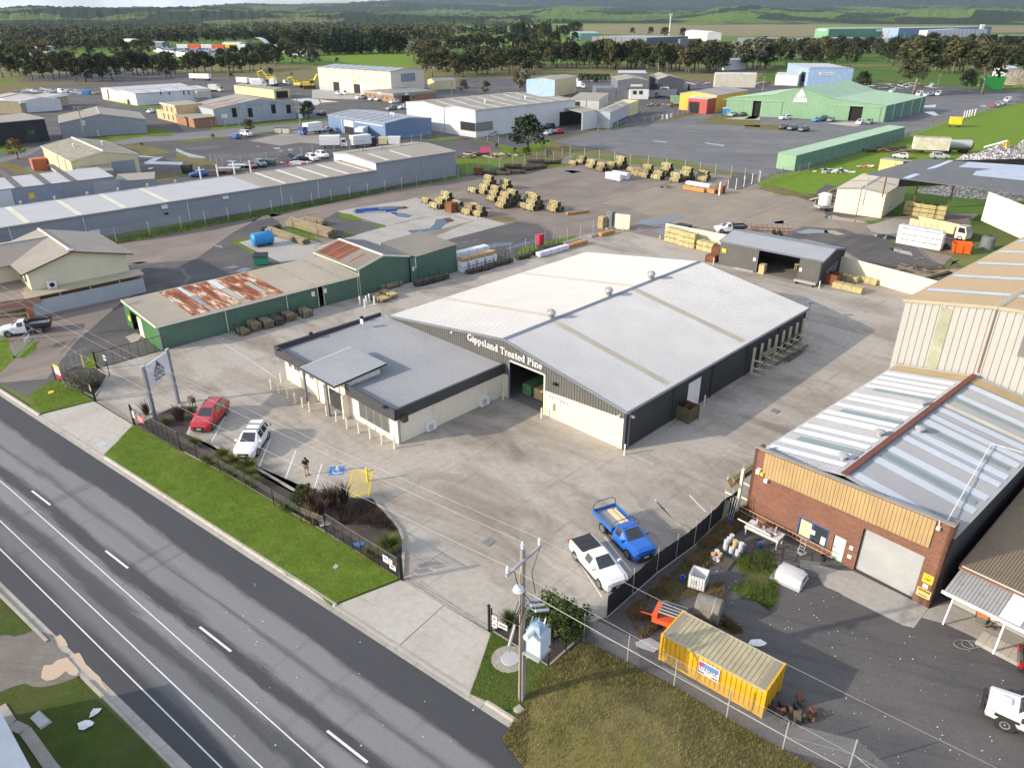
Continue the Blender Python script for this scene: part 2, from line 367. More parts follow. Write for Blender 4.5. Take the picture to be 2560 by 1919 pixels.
ground('workshop_yard',V('D5 1180 985,C8 1390 1345,D1 5 800,840 128,N 1880 1290,2330 1530,2640 1400,2900 1900,2600 2300,2350 2120,D4 275 1588,D3 1888 1700,1500 1490,970 1190'),.012,LOTG)

for i,s in enumerate(('B4 1035 325,1420 262,1640 232,1830 380,1500 458','B4 1640 232,1770 200,2100 330,2050 345,1835 385','B5 440 440,560 395,860 495,730 520','B4 840 655,1180 555,1500 462,1840 388,2050 348,B5 725 522,120 672,B4 1380 760,900 760','B5 735 520,860 500,1050 555,455 713,B4 1950 680,1600 700','B4 135 615,360 560,700 560,900 620,830 660,900 720,900 740,520 800')):
 ground('concrete_pad',V(s),.022+.001*i,CONC3 if i!=2 else CONC2,wob=(2,.06),seed=i)

yard=thing('concrete_yard',None,None);yard['kind']='structure'
YP=V('C1 705 628,1130 893,C2 0 935,520 1210,985 1485,C7 820 1000,1740 1595,D5 290 900,480 860,800 960,C8 1390 1338,2155 680,D1 830 110,N 1862 1300,2222 1040,2330 950,2420 800,2400 700,B8 700 1330,185 1185,B7 1800 700,660 400,100 330,B6 1110 885,780 810,640 800,B5 1830 660,1150 885,560 1005,B4 2140 885,1705 985,1245 1110,B3 520 1245,490 1250,C1 1440 70,745 258,845 345,690 590')
MB().poly([(q.x,q.y,.016) for q in YP]).mk('yard_base',JOINT,yard)
bm=bmesh.new();bm.faces.new([bm.verts.new((q.x,q.y,.03)) for q in YP]);A0=at('N',1559.5,1125)
E1=Vec((cos(R(45.8)),sin(R(45.8)),0));E2=Vec((-E1.y,E1.x,0))
for d,o0,n in ((E1,-30,11),(E2,-22,11)):
 for i in range(n):
  p0=A0+d*(o0+i*7.6)
  bmesh.ops.bisect_plane(bm,geom=bm.verts[:]+bm.edges[:]+bm.faces[:],plane_co=p0,plane_no=d)
bmesh.ops.split_edges(bm,edges=bm.edges[:])
for f in bm.faces[:]:
 if f.calc_area()<.02:continue
 p=[v.co.copy() for v in f.verts];n=len(p);q=[]
 ori=1 if f.normal.z>0 else -1
 for i in range(n):
  a,b,c=p[i-1],p[i],p[(i+1)%n];e=(b-a).normalized();g=(c-b).normalized()
  m_=(Vec((-e.y,e.x,0))+Vec((-g.y,g.x,0)))*ori*.010
  q.append((b.x+m_.x,b.y+m_.y,.03))
 MB().poly(q).mk('concrete_bay',CONC,yard)
bm.free()

def crossing(s,cuts):
 r_=thing('driveway',None,None);r_['kind']='structure';P=V(s)
 MB().poly([(q.x,q.y,.024) for q in P]).mk('driveway_base',JOINT,r_)
 for k in range(cuts):
  a0,a1=P[0].lerp(P[3],(k+.006)/cuts),P[0].lerp(P[3],(k+1-.006)/cuts);b0,b1=P[1].lerp(P[2],(k+.006)/cuts),P[1].lerp(P[2],(k+1-.006)/cuts)
  MB().poly([(q.x,q.y,.036) for q in (a0,b0,b1,a1)]).mk('concrete_bay',CONC2,r_)
crossing('C1 95 780,680 632,1132 905,780 1245',1)
crossing('D7 1075 487,1555 303,2178 672,2035 1118',2)
TRACK=flat('gate_track',(.10,.10,.10),.5,.6)
for s in ('C1 690 600,1125 885','D7 1580 300,2165 655'):
 a,b=V(s);n=Vec((-(b-a).y,(b-a).x,0)).normalized()
 t_=thing('gate_track','steel sliding gate rail across the '+('front driveway beside the pylon sign' if s[0]=='C' else 'exit driveway near the power pole'),'gate track')
 for k in (0,.22):tube([a+n*k+Vec((0,0,.045)),b+n*k+Vec((0,0,.045))],.025,4).mk('rail',TRACK,t_)

def turf(name,s,m,z=.13,seed=1,lab=None,wob=(1.0,.05)):
 p=wobble(V(s),*wob,seed);o=MB().prism(p,-.02,z).mk(name,m);o['kind']='structure';return o
turf('nature_strip','C1 -10 560,240 410,330 420,690 632,95 776,0 705',GRASS,seed=2)
turf('nature_strip','C1 1130 900,C2 0 945,520 1215,985 1490,C7 150 620,500 850,820 1010,1740 1600,D7 1545 300,1075 480,700 225,D8 1820 1278,1490 1058,1195 868,825 630',GRASS,seed=3)
turf('nature_strip','D5 300 905,830 1240,900 1330,620 1640,420 1640,95 1490',m_grass('lawn_patch',(.05,.085,.016),(.09,.135,.025),(.15,.13,.06),.4),seed=4)

def bank():
 P=V('D5 830 1240,1180 990,D3 0 665,480 900,970 1190,1500 1490,1888 1700,N 2350 2120,1700 2120,1310 1920,1255 1850,1320 1740')
 bmm=bmesh.new();f=bmm.faces.new([bmm.verts.new((q.x,q.y,0)) for q in P])
 bmesh.ops.triangulate(bmm,faces=[f]);
 for _ in range(5):bmesh.ops.subdivide_edges(bmm,edges=bmm.edges[:],cuts=1,use_grid_fill=True)
 rnd=RNG(5);ed=[(P[i],P[(i+1)%len(P)]) for i in range(len(P))]
 from mathutils import geometry,noise
 for v in bmm.verts:
  dm=9e9
  for a,b in ed:
   q,k=geometry.intersect_point_line(v.co,a,b);k=min(1,max(0,k));dm=min(dm,(v.co-(a+(b-a)*k)).length)
  v.co.z=.06+min(1,dm/3.0)*.55+noise.noise(v.co*.8)*.10*min(1,dm)+noise.noise(v.co*3)*.05*min(1,dm)
 me=bpy.data.meshes.new('grass_bank');bmm.to_mesh(me);bmm.free()
 for q in me.polygons:q.use_smooth=True
 me.materials.append(GRASSD);o=newob('grass_bank',me);link(o);o['kind']='structure';return o
BANK=bank()

for i,s in enumerate(('C1 1180 890,1560 700,1830 690,1760 870,1690 1000,C2 215 810,820 1140,1260 1385,C7 400 500,480 440,1180 545,1400 545,1600 760,1740 960,1810 1200,1720 1590,820 1000,460 800,C2 985 1485,520 1210,0 940','C1 345 425,370 250,700 275,840 350,700 590','D5 310 900,500 800,700 760,1150 770,1140 940,830 1215')):
 ground('garden_bed',V(s),.06,DIRT,wob=(1,.04),seed=i)

for i,(s,lab) in enumerate((('C2 215 800,640 1030,830 1130,1270 1390,C7 450 490','straight concrete garden kerb along the parking bays'),('C7 1180 552,1400 550,1480 640,1600 770,1700 880,1770 980,1800 1080,1808 1250,1790 1560','curving concrete garden kerb bending around to the exit gate'),('C2 0 935,520 1210,985 1485,C7 460 800,820 1005,1730 1590','low concrete plinth under the black front fence'),('C1 705 265,842 350,690 590,340 415','low kerb edging the grey shrub garden beside the sliding gate'),('D5 305 900,830 1230,1150 940','timber edging under the corner fence beside the power pole'))):
 P=V(s);mb=MB();cur=thing('garden_kerb',lab,'kerb')
 for a,b in zip(P,P[1:]):
  n=max(1,int((b-a).length/2.4))
  for k in range(n):
   p,q=a.lerp(b,k/n),a.lerp(b,(k+1)/n)
   MB().obox((p+q)/2,az(p,q),(q-p).length-.015,.2 if i<2 else .12,0,.16 if i<2 else .11).mk('kerb_stone',KERB,cur)

PUD=['B4 1530 335,1660 345,1740 365,1700 385,1600 375','B4 1690 505,1900 485,1930 450,1960 400,2080 385,2120 410,2020 460,2000 490,1740 540','B5 570 730,690 722,695 738,600 742','B5 715 712,775 706,790 718,730 726','B5 780 790,930 740,1115 738,1100 760,960 780,860 806','B5 1040 800,1250 730,1360 712,1370 722,1200 770,1070 806','B5 1615 30,1720 22,1790 38,1690 56',
'B5 1690 400,1850 392,1910 408,1740 415','B6 870 715,960 690,1000 675,1100 695,1200 660,1290 658,1270 680,1140 728,1060 750,960 752,900 740','B6 1030 800,1060 778,1120 780,1120 850,1040 830','B6 855 780,900 778,910 792,860 796','B6 180 250,240 242,350 256,260 272','B6 1050 400,1120 378,1220 400,1150 418','B6 285 375,400 364,390 380','B6 2110 720,2212 705,2212 735,2120 735',
'B7 1240 140,1330 132,1430 150,1400 166,1270 166','B7 1480 260,1620 222,1820 240,1840 270,1700 270,1560 276','B8 10 530,80 520,180 545,440 590,480 605,400 612,100 575,0 560','B8 0 690,100 690,240 735,150 745,0 725','B8 720 885,830 888,960 930,985 975,850 945,740 910','B8 990 990,1090 995,1105 1008,1010 1005','B8 530 740,640 730,760 750,820 790,690 790,560 760',
'A2 0 930,120 985,320 1030,310 1046,150 1030,0 965','A2 550 1078,600 1064,680 1075,620 1092','A2 1075 930,1150 925,1150 940,1090 942','A2 1235 948,1290 944,1290 956,1240 960','A2 1140 962,1180 958,1185 968,1145 970','A2 880 912,920 908,920 916','A1 1480 780,1600 720,1700 712,1600 760,1900 770,1880 800,1550 790','A1 1520 835,1600 820,1560 845','A1 1430 700,1620 712,1560 722,1440 716','A2 1270 395,1450 380,1800 420,1600 430,1560 460','A2 760 1200,1000 1180,1190 1190,1100 1205,800 1225',
'B2 1330 410,1480 392,1540 398,1400 416','B2 1655 432,1700 430,1690 444','B3 160 385,280 372,360 380,250 396','B3 985 210,1060 212,1110 240,1050 230','B3 1100 435,1200 410,1270 425,1180 442','B3 1200 480,1300 430,1390 440,1300 480','B2 930 500,1010 490,1100 550,1250 600,1240 612,1100 590','B2 1160 880,1280 840,1290 850,1180 890',
'B1 1410 205,1520 195,1510 218,1430 218','B1 1420 255,1500 250,1540 280,1500 284','B1 1860 205,1920 202,1900 215','A4 1220 745,1370 755,1340 765,1240 755','A4 1700 760,1890 785,1880 800,1720 775']
for i,s in enumerate(PUD):
 p=wobble(V(s),.8,.12,i);o=ground('puddle',p,.034,WATER)

for i,(s,m) in enumerate((('B4 1060 345,1180 355,1290 405,1200 412,1080 385',GRASS),('B4 1380 450,1470 460,1490 470,1400 482',GRASS),('B5 840 495,900 472,1080 480,1160 510,1100 528,1000 535',GRASSD),('B4 80 600,230 575,240 590,140 620,330 715,300 725,100 640',GRASS),('B4 520 470,700 480,900 600,930 610,880 610,700 560,560 500',GRASS),('B5 1130 880,1230 780,1400 730,1640 690,1740 665,1760 685,1640 760,1420 800,1230 860,1130 895,930 910,950 890',GRASS),('B4 1090 525,1180 520,1200 545,1120 555',GRASS),
('B8 740 800,830 790,840 835,780 830',GRASS),('B8 1080 890,1350 910,1400 950,1600 960,1560 1000,1300 950,1120 915',GRASSD),('B8 1340 1060,1480 1010,1400 1100,1330 1110',GRASS),('B8 440 590,560 585,640 560,690 575,590 615,500 622',GRASS),('B1 100 860,220 830,500 900,560 930,300 910',GRASSD))):
 ground('grass_patch',V(s),.026,m,wob=(1.2,.35),seed=i)

for i,(s,m,z) in enumerate((
('B2 560 215,640 190,1200 125,1907 -20,B3 1100 -40,B4 700 160,1500 60,A3 0 1240,800 1080,1330 1020,1400 1025,1420 1040,800 1150,0 1310,B4 1500 150,800 290,0 430,B3 800 60,0 200,B2 700 290,580 240',GRASS,.020),
('A3 980 720,1180 680,1500 700,1700 740,1760 800,1600 860,1320 880,1400 1020,1500 1010,1700 960,2000 850,2212 760,2212 680,2150 700,1900 780,1740 740,1500 690',GRASS,.018),
('A4 60 1050,300 950,450 960,500 870,1000 890,1500 930,1950 1040,2080 1080,1900 1060,1500 1010,1000 960,600 890,440 980,200 1000',GRASS,.020),
('A3 1330 880,1700 800,2100 780,2212 800,2212 900,1700 960,1400 1010',GRASSD,.016),('A4 150 860,330 740,700 640,1300 555,1880 440,1880 460,1400 560,1000 610,700 660,480 710,340 770,460 800,1000 880,2000 1040,1900 1060,1000 920,480 860,300 950,0 1000',GRASSD,.022),
('B1 100 820,260 745,440 720,1250 460,1310 430,1600 320,2120 195,2700 100,2900 560,2212 930,1700 880,1350 800,960 770,740 840,640 830,560 900,250 900',GRASSP,.016),
('B1 0 360,300 355,560 390,300 400,0 385',GRASSD,.02),('A4 1780 510,1880 495,2212 540,2212 620,1640 580',GRASSD,.02),
('A2 0 855,180 835,600 810,1100 745,1300 740,1260 760,860 780,500 830,100 870',GRASS,.02),('A2 400 690,860 660,1350 610,1680 610,1690 620,1350 650,700 700,390 735',GRASS,.02),
('A1 880 525,1530 470,1540 410,1820 470,1840 485,1530 495,1150 560,960 545',GRASS,.02),('A1 0 600,130 600,330 640,240 650,0 670',GRASS,.02),('A1 60 760,250 830,500 880,420 900,150 890,0 800',GRASSD,.02),('A1 1230 600,1500 590,1700 640,1780 680,1500 700,1420 640',GRASSD,.02),('A1 1560 910,1900 870,1960 900,1700 960,1600 980',GRASSD,.02),('A1 1100 130,1250 140,1560 190,1680 200,1640 230,1400 200,1200 165',GRASS,.02),
('A2 0 980,120 1010,500 1110,520 1160,300 1140,0 1060',GRASSD,.02),('T1 0 650,900 650,830 660,300 680,130 720,0 770',GRASSD,.014),
('C1 0 -60,60 -10,30 60,-120 170,-200 150',GRASS,.02),('C1 390 300,560 270,640 110,720 120,730 250,700 270,480 290',GRASS,.04),('B2 0 1200,60 1180,130 1280,180 1390,60 1450,0 1530,-200 1600,-200 1150',GRASS,.02),
('D1 0 930,150 760,450 480,830 130,930 110,1000 200,900 330,780 420,560 560,560 700,380 900,420 1000,200 1100,100 1300,0 1200',WEED,.02),('D1 420 1080,700 880,700 1050,660 1200,900 1400,800 1420,640 1300',WEED,.02),('D1 780 680,920 600,1200 560,1280 740,1250 880,1240 1060,1180 1200,1040 1090,860 1060,760 960,920 860,880 760',m_grass('weedy_patch',(.05,.075,.018),(.10,.15,.025),(.12,.10,.06),.5),.024))):
 ground('grass',V(s),z,m,wob=(2.5,.35),seed=i+20)

for s,m in (('A4 1880 545,2212 505,2212 555',CONC2),('B1 0 310,60 282,130 285,90 310',CONC2),('B1 650 345,800 332,930 332,1000 345,870 368',CONC2),('D2 -130 700,170 770,300 775,1080 1160,930 1365,820 1340,400 1130,200 1030,160 1000,15 940,-20 900',CONC3),('D2 1080 1170,1330 1060,2212 1480,2212 1800,1770 1590,1530 1450,1240 1320,1010 1260',CONC3),('B8 470 640,760 560,1240 590,1100 640,860 720,640 735,520 700',CONC3),('B2 1300 1170,1400 1130,1480 1150,1430 1210,1360 1235',CONC3),('A2 800 850,1380 730,1690 740,1700 900,1380 870,1150 905',m_concrete('old_hardstand',(.26,.24,.21),(.17,.15,.13),.6)),('A3 0 320,470 330,470 210,0 240',CONC3)):
 ground('concrete_apron',V(s),.028,m)
road2=m_gravel('back_road',(.13,.13,.135),(.165,.163,.165),(.20,.198,.195),.05,R(10))
ground('road',V('A1 900 545,1280 590,1500 560,A2 -60 850,180 832,600 805,1100 742,1690 690,1690 630,1350 655,700 705,0 775,A1 1760 500,1500 500,1160 560,960 548'),.024,road2)
ground('road',V('A1 -400 800,0 730,260 660,500 570,520 590,300 700,0 780,-400 880'),.024,road2)
# -- building materials
ZINC=flat('pale_zincalume',(.40,.41,.43),.5,.1,.08,1,dirt=(.36,.355,.345));ZINCW=flat('white_zincalume',(.43,.43,.43),.55,.0,.06,1)
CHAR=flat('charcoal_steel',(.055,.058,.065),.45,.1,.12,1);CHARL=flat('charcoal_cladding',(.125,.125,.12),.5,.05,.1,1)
TRIM=flat('blue_grey_trim',(.17,.20,.24),.45,.1);CREAMS=flat('cream_steel',(.74,.69,.55),.5,0,.06,1,dirt=(.62,.55,.40));CREAMW=flat('cream_render',(.76,.70,.58),.8,0,.06,.8,dirt=(.66,.58,.45))
TANROOF=flat('weathered_tan_roof',(.33,.295,.24),.7,.05,.12,.5,dirt=(.30,.28,.23));GREYROOF=flat('weathered_grey_roof',(.24,.24,.24),.6,.1,.12,.5);DKROOF=flat('dark_grey_roof',(.125,.125,.13),.55,.15,.1,.5)
GREENW=flat('dark_green_steel',(.095,.175,.13),.55,0,.12,1,dirt=(.12,.16,.12));GREENL=flat('pale_green_steel',(.235,.40,.25),.55,0,.08,.5);GREENR=flat('green_roof_steel',(.30,.44,.30),.5,0,.08,.5);GREENM=flat('mid_green_steel',(.13,.30,.13),.55,0,.12,1)
GREYW=flat('blue_grey_wall',(.27,.29,.33),.7,0,.08,.6,dirt=(.22,.23,.25),streak=True);WHITEW=flat('white_steel',(.60,.61,.63),.5,0,.05,.5,dirt=(.5,.5,.5));BLUEW=flat('slate_blue_steel',(.135,.22,.37),.5,0,.08,.5);BLUER=flat('blue_grey_roof',(.30,.33,.38),.5,.1)
BEIGE=flat('beige_panel',(.62,.57,.45),.75,0,.06,.3);YELW=flat('pale_yellow_steel',(.66,.57,.33),.65,0,.08,.6,dirt=(.5,.44,.3));BRICKF=flat('distant_brick',(.33,.18,.10),.85);LICHEN=flat('lichen_roof',(.29,.275,.215),.9,0,.35,2.5,dirt=(.14,.14,.11));ORANGEW=flat('orange_steel',(.75,.42,.06),.6);REDW=flat('dull_red_steel',(.42,.075,.06),.6);LBLUE=flat('powder_blue_steel',(.36,.52,.72),.6)
BLACK=flat('black_void',(.012,.012,.013),.8);DKINT=flat('interior_shade',(.03,.03,.03),.9);ROLLER=flat('roller_shutter',(.30,.315,.32),.5,.1);SKYL=flat('pale_skylight',(.66,.64,.56),.4);SKYLD=flat('green_skylight',(.22,.29,.29),.4);SKYLB=flat('blue_skylight',(.46,.56,.70),.4);GLASS=flat('dark_glass',(.035,.042,.05),.06,0,.05,spec=.8);GLASSW=flat('window_glass',(.11,.12,.12),.08,0,.2,spec=.8)  # BLACK and DKINT put the shade inside openings into flat colour
WHITEP=flat('white_paint',(.78,.78,.77),.5);GREYP=flat('grey_plastic',(.45,.46,.47),.5);TIMBER=flat('pine_timber',(.55,.43,.24),.8,0,.2,3);RUSTM=flat('rusty_steel',(.20,.075,.035),.85,.1,.3,2);BLACKM=flat('black_steel',(.018,.019,.021),.4,.3);GALV=flat('galvanised_steel',(.40,.41,.42),.5,.15);YELP=flat('yellow_safety_paint',(.75,.55,.03),.5);REDP=flat('red_paint',(.55,.03,.03),.45);BLUEP=flat('blue_frame_paint',(.03,.10,.40),.4);NAVY=flat('navy_ink',(.02,.03,.09),.6)
def m_rust():
 t=NT('rusted_roof_sheets');p=t.pos();q=t.map(p,R(-46.3),(1.3,.22,1));a=t.noise(q,1.2,5,.7);b=t.noise(p,4,5,.7)
 col=t.ramp(a,[(.40,(.55,.52,.46)),(.46,(.36,.16,.07)),(.55,(.19,.05,.022)),(.75,(.12,.032,.018))])
 return t.out(t.mix(.3,col,t.ramp(b,[(.3,(.6,.6,.6)),(.7,(1.3,1.2,1.1))]),'MULTIPLY'),.85,bump=b,bstr=.2,bdist=.01)
RUSTROOF=m_rust()
def m_brick():
 t=NT('red_brickwork');v=t.n('TexCoord').outputs['UV'];q=t.n('TexBrick');t.l(v,q.inputs['Vector'])
 q.inputs['Scale'].default_value=1;q.inputs['Brick Width'].default_value=.24;q.inputs['Row Height'].default_value=.086;q.inputs['Mortar Size'].default_value=.011;q.inputs['Mortar Smooth'].default_value=.3
 q.inputs['Color1'].default_value=(.235,.085,.048,1);q.inputs['Color2'].default_value=(.135,.052,.034,1);q.inputs['Mortar'].default_value=(.27,.20,.155,1)
 n=t.noise(t.pos(),.7,5,.6);n2=t.noise(t.pos(),8,3)
 col=t.mix(.45,q.outputs['Color'],t.ramp(n,[(.3,(.7,.65,.6)),(.7,(1.2,1.15,1.1))]),'MULTIPLY')
 inv=t.mth('SUBTRACT',1.0,q.outputs['Fac']);return t.out(col,.9,bump=t.mth('ADD',inv,t.mth('MULTIPLY',n2,.2)),bstr=.8,bdist=.012)
BRICK=m_brick()
def uv_upright(o,scale=1.0):
 me=o.data;uv=me.uv_layers.new(name='wall')
 for pl in me.polygons:
  ax=1 if abs(pl.normal.x)>abs(pl.normal.y) else 0
  for li in pl.loop_indices:
   co=me.vertices[me.loops[li].vertex_index].co;uv.data[li].uv=(co[ax]*scale,co.z*scale)

class Shed:

 def __init__(s,name,label,A,a,L,D,prof,d='x',wall=None,roof=None,pitch=.25,dep=.03,rp=None,rd_=None,over=.12,holes={},cat='building',skip='',trim=TRIM,roofon=True,group=None):
  s.A=Vec((A[0],A[1],0));s.a=a;s.L=L;s.D=D;s.prof=prof;s.d=d
  s.t=thing(name,label,cat,s.A,a,group);s.wm=wall;s.rm=roof;s.pitch=pitch;s.dep=dep
  for side in 'flrb':
   if side not in skip:s.wall(side,wall,holes=holes.get(side,()))
  if roofon:s.roof(roof,rp if rp is not None else pitch,rd_ if rd_ is not None else dep,over,trim)
 def z(s,t):
  p=s.prof
  for (a,za),(b,zb) in zip(p,p[1:]):
   if t<=b or (b,zb)==p[-1]:return za+(zb-za)*(t-a)/(b-a)
 def top(s,side):
  if side in 'fb':
   if s.d=='x':
    f= lambda x:s.z(x);f.breaks=[q[0] for q in s.prof];return f
   zz=s.prof[0][1] if side=='f' else s.prof[-1][1]
  else:
   if s.d=='y':
    f= lambda y:s.z(y);f.breaks=[q[0] for q in s.prof];return f
   zz=s.prof[0][1] if side=='l' else s.prof[-1][1]
  return lambda x:zz
 def frame(s,side):
  return{'f':((0,0,0),(1,0,0),(0,-1,0),s.L),'b':((0,s.D,0),(1,0,0),(0,1,0),s.L),'l':((0,0,0),(0,1,0),(-1,0,0),s.D),'r':((s.L,0,0),(0,1,0),(1,0,0),s.D)}[side]
 def wall(s,side,m,z0=0.0,z1=None,holes=(),x0=None,x1=None,pitch=None,dep=None,name='wall',proud=0.0):
  O,U,N,W=s.frame(side);mb=MB();f=s.top(side);x0=0 if x0 is None else x0;x1=W if x1 is None else x1
  O=Vec(O)+Vec(N)*proud
  if z1 is not None:
   zz1=z1;f=zz1 if callable(z1) else (lambda x:zz1)
  p=s.pitch if pitch is None else pitch;d=s.dep if dep is None else dep
  xs=sorted({x0,x1}|{min(max(h[i],x0),x1) for h in holes for i in (0,1)})
  for a,b in zip(xs,xs[1:]):
   if b-a<1e-4:continue
   hit=[h for h in holes if h[0]<(a+b)/2<h[1]];lo=z0
   for h in sorted(hit,key=lambda h:h[2]):
    if h[2]>lo:mb.sheet(O,U,(0,0,1),N,a,b,lo,h[2],p,d)
    lo=h[3]
   mb.sheet(O,U,(0,0,1),N,a,b,lo,f,p,d)
  return mb.mk(name,m,s.t)
 def slope(s,i,over=.12):

  (a,za),(b,zb)=s.prof[i],s.prof[i+1]
  if s.d=='x':P,Q,U,W=Vec((a,-over,za)),Vec((b,-over,zb)),Vec((0,1,0)),s.D+2*over
  else:P,Q,U,W=Vec((-over,a,za)),Vec((-over,b,zb)),Vec((1,0,0)),s.L+2*over
  Vv=Q-P;run=Vv.length;Vv=Vv/run;N=U.cross(Vv)
  if N.z<0:N=-N
  return P,U,Vv,N,W,run
 def roof(s,m,pitch,dep,over,trim):
  n=len(s.prof)-1
  for i in range(n):
   P,U,V_,N,W,run=s.slope(i,over);v0=-over if i==0 else 0;v1=run+(over if i==n-1 else 0)
   mb=MB();mb.sheet(P+N*.04,U,V_,N,0,W,v0,v1,pitch,dep);mb.mk('roof',m if not isinstance(m,list) else m[i],s.t)
   if trim:
    for x in (0,W):
     q0,q1=P+U*x+V_*v0,P+U*x+V_*v1;k=U*(-.05 if x==0 else .05)
     MB().add([q0-Vec((0,0,.16)),q1-Vec((0,0,.16)),q1+N*.1,q0+N*.1]+[q+k for q in (q0-Vec((0,0,.16)),q1-Vec((0,0,.16)),q1+N*.1,q0+N*.1)],[(0,1,2,3),(7,6,5,4),(0,4,5,1),(1,5,6,2),(2,6,7,3),(3,7,4,0)]).mk('barge_flashing',trim,s.t)
  for i,e in ((0,0),(n-1,1)):
   if not trim:break
   P,U,V_,N,W,run=s.slope(i,over);q=P+V_*((-over) if not e else run+over)
   (a,za),(b,zb)=s.prof[i],s.prof[i+1]
   if n==1 and ((e and zb>za) or (not e and za>zb)):continue
   g=MB();h=Vec((0,0,1));oo=V_.copy();oo.z=0;oo.normalize();oo*=(1 if e else -1)
   g.add([q+U*x+k for x in (0,W) for k in (oo*.02-h*.12,oo*.14-h*.12,oo*.14+h*.02,oo*.02+h*.02)],[(0,1,2,3),(7,6,5,4),(0,4,5,1),(1,5,6,2),(2,6,7,3),(3,7,4,0)]);g.mk('gutter',trim,s.t)
  for i in range(1,n):
   if not trim:break
   P,U,V_,N,W,run=s.slope(i,over);P2,U2,V2,N2,W2,run2=s.slope(i-1,over)
   mb=MB();c0,c1=P,P+U*W;k=.28
   mb.add([c0+N*.09,c1+N*.09,c1+V_*k+N*.08,c0+V_*k+N*.08,c0-V2*k+N2*.08,c1-V2*k+N2*.08,c0+Vec((0,0,.12)),c1+Vec((0,0,.12))],[(6,7,2,3),(4,5,7,6)]);mb.mk('ridge_cap',trim if s.d else trim,s.t)
 def strips(s,i,at_,wdt,m,name='skylight',v0=.15,v1=None,over=.12,pitch=None,dep=0.0,up=.075):
  P,U,V_,N,W,run=s.slope(i,over);v1=run-.3 if v1 is None else v1
  for x in at_:
   mb=MB();mb.sheet(P+N*up,U,V_,N,x,x+wdt,v0,v1,pitch or 0,dep)
   mb.mk(name,m,s.t)
 def put(s,side,s0,z0,s1,z1,m,name,t=.06,inn=0.0):
  mb=MB()
  if side=='f':mb.box(s0,s1,-t,inn-.002 if inn else 0.0,z0,z1)
  elif side=='b':mb.box(s0,s1,s.D,s.D+t,z0,z1)
  elif side=='l':mb.box(-t,0,s0,s1,z0,z1)
  else:mb.box(s.L,s.L+t,s0,s1,z0,z1)
  return mb.mk(name,m,s.t)
 def read(s,side,c,x,y):
  A,a=s.A,s.a;U=Vec((cos(a),sin(a),0));Y=Vec((-U.y,U.x,0))
  if side=='f':return onwall(c,x,y,A,a)
  if side=='b':return onwall(c,x,y,A+Y*s.D,a)
  if side=='l':return onwall(c,x,y,A,a+pi/2)
  return onwall(c,x,y,A+U*s.L,a+pi/2)
 def putpx(s,side,c,x0,y0,x1,y1,m,name,t=.06):
  a,za=s.read(side,c,x0,y0);b,zb=s.read(side,c,x1,y1)
  return s.put(side,min(a,b),max(.02,min(za,zb)),max(a,b),max(za,zb),m,name,t)
 def window(s,side,s0,z0,s1,z1,panes=2,fm=GALV,gm=GLASSW,t=.05):
  f=s.put(side,s0,z0,s1,z1,fm,'window',t);w_=(s1-s0-.06)/panes
  for k in range(panes):
   a=s0+.06+k*w_;b=a+w_-.06;mb=MB();e=.006
   if side=='f':mb.box(a,b,-t-e,-t+.01,z0+.06,z1-.06)
   elif side=='r':mb.box(s.L+t-.01,s.L+t+e,a,b,z0+.06,z1-.06)
   elif side=='l':mb.box(-t-e,-t+.01,a,b,z0+.06,z1-.06)
   else:mb.box(a,b,s.D+t-.01,s.D+t+e,z0+.06,z1-.06)
   mb.mk('pane',gm,f)
  return f
 def shutter(s,side,s0,s1,z1,m=ROLLER,z0=0.03,pitch=.11,name='roller_door',rec=.06):
  O,U,N,W=s.frame(side);mb=MB();O=Vec(O)-Vec(N)*rec
  nst=int((z1-z0)/pitch);vs=[];fs=[]
  for k in range(nst*2+1):
   zz=z0+(z1-z0)*k/(nst*2);off=.025 if k%2 else 0
   vs+=[O+Vec(U)*s0+Vec(N)*off+Vec((0,0,zz)),O+Vec(U)*s1+Vec(N)*off+Vec((0,0,zz))]
  mb.add(vs,[(2*k,2*k+1,2*k+3,2*k+2) for k in range(nst*2)]);return mb.mk(name,m,s.t)
 def pipe(s,side,x,z0=0.05,z1=None,m=GALV,r=.05,t=.1):
  O,U,N,W=s.frame(side);z1=s.top(side)(x)-.1 if z1 is None else z1;q=Vec(O)+Vec(U)*x+Vec(N)*t
  return tube([q+Vec((0,0,z0)),q+Vec((0,0,z1))],r,6).mk('downpipe',m,s.t)
 def local(s,p):
  d=Vec(p)-s.A;c,n=cos(-s.a),sin(-s.a);return Vec((d.x*c-d.y*n,d.x*n+d.y*c,p[2]))
 def world(s,x,y,z=0):
  c,n=cos(s.a),sin(s.a);return Vec((s.A.x+x*c-y*n,s.A.y+x*n+y*c,z))
def whirly(parent,p,m=GALV,h=.75,r=.32):
 mb=lathe(p,[(r*.75,-.2),(r*.75,h*.35),(r*.8,h*.38)],14);o=mb.mk('roof_vent',m,parent,True,40)
 k=MB()
 for i in range(16):
  a=2*pi*i/16;c,s_=cos(a),sin(a);e=.06
  vs=[]
  for q,rr in ((.38,.85),(.6,1.12),(.85,.9),(.98,.35)):vs+=[(p[0]+c*r*rr,p[1]+s_*r*rr,p[2]+h*q),(p[0]+cos(a+.3)*r*rr*1.02,p[1]+sin(a+.3)*r*rr*1.02,p[2]+h*q+.01)]
  k.add(vs,[(2*j,2*j+1,2*j+3,2*j+2) for j in range(3)])
 k.lathe(p,[(r*.55,h*.97),(r*.3,h*1.02),(.02,h*1.03)],12);k.mk('turbine',m,o);return o
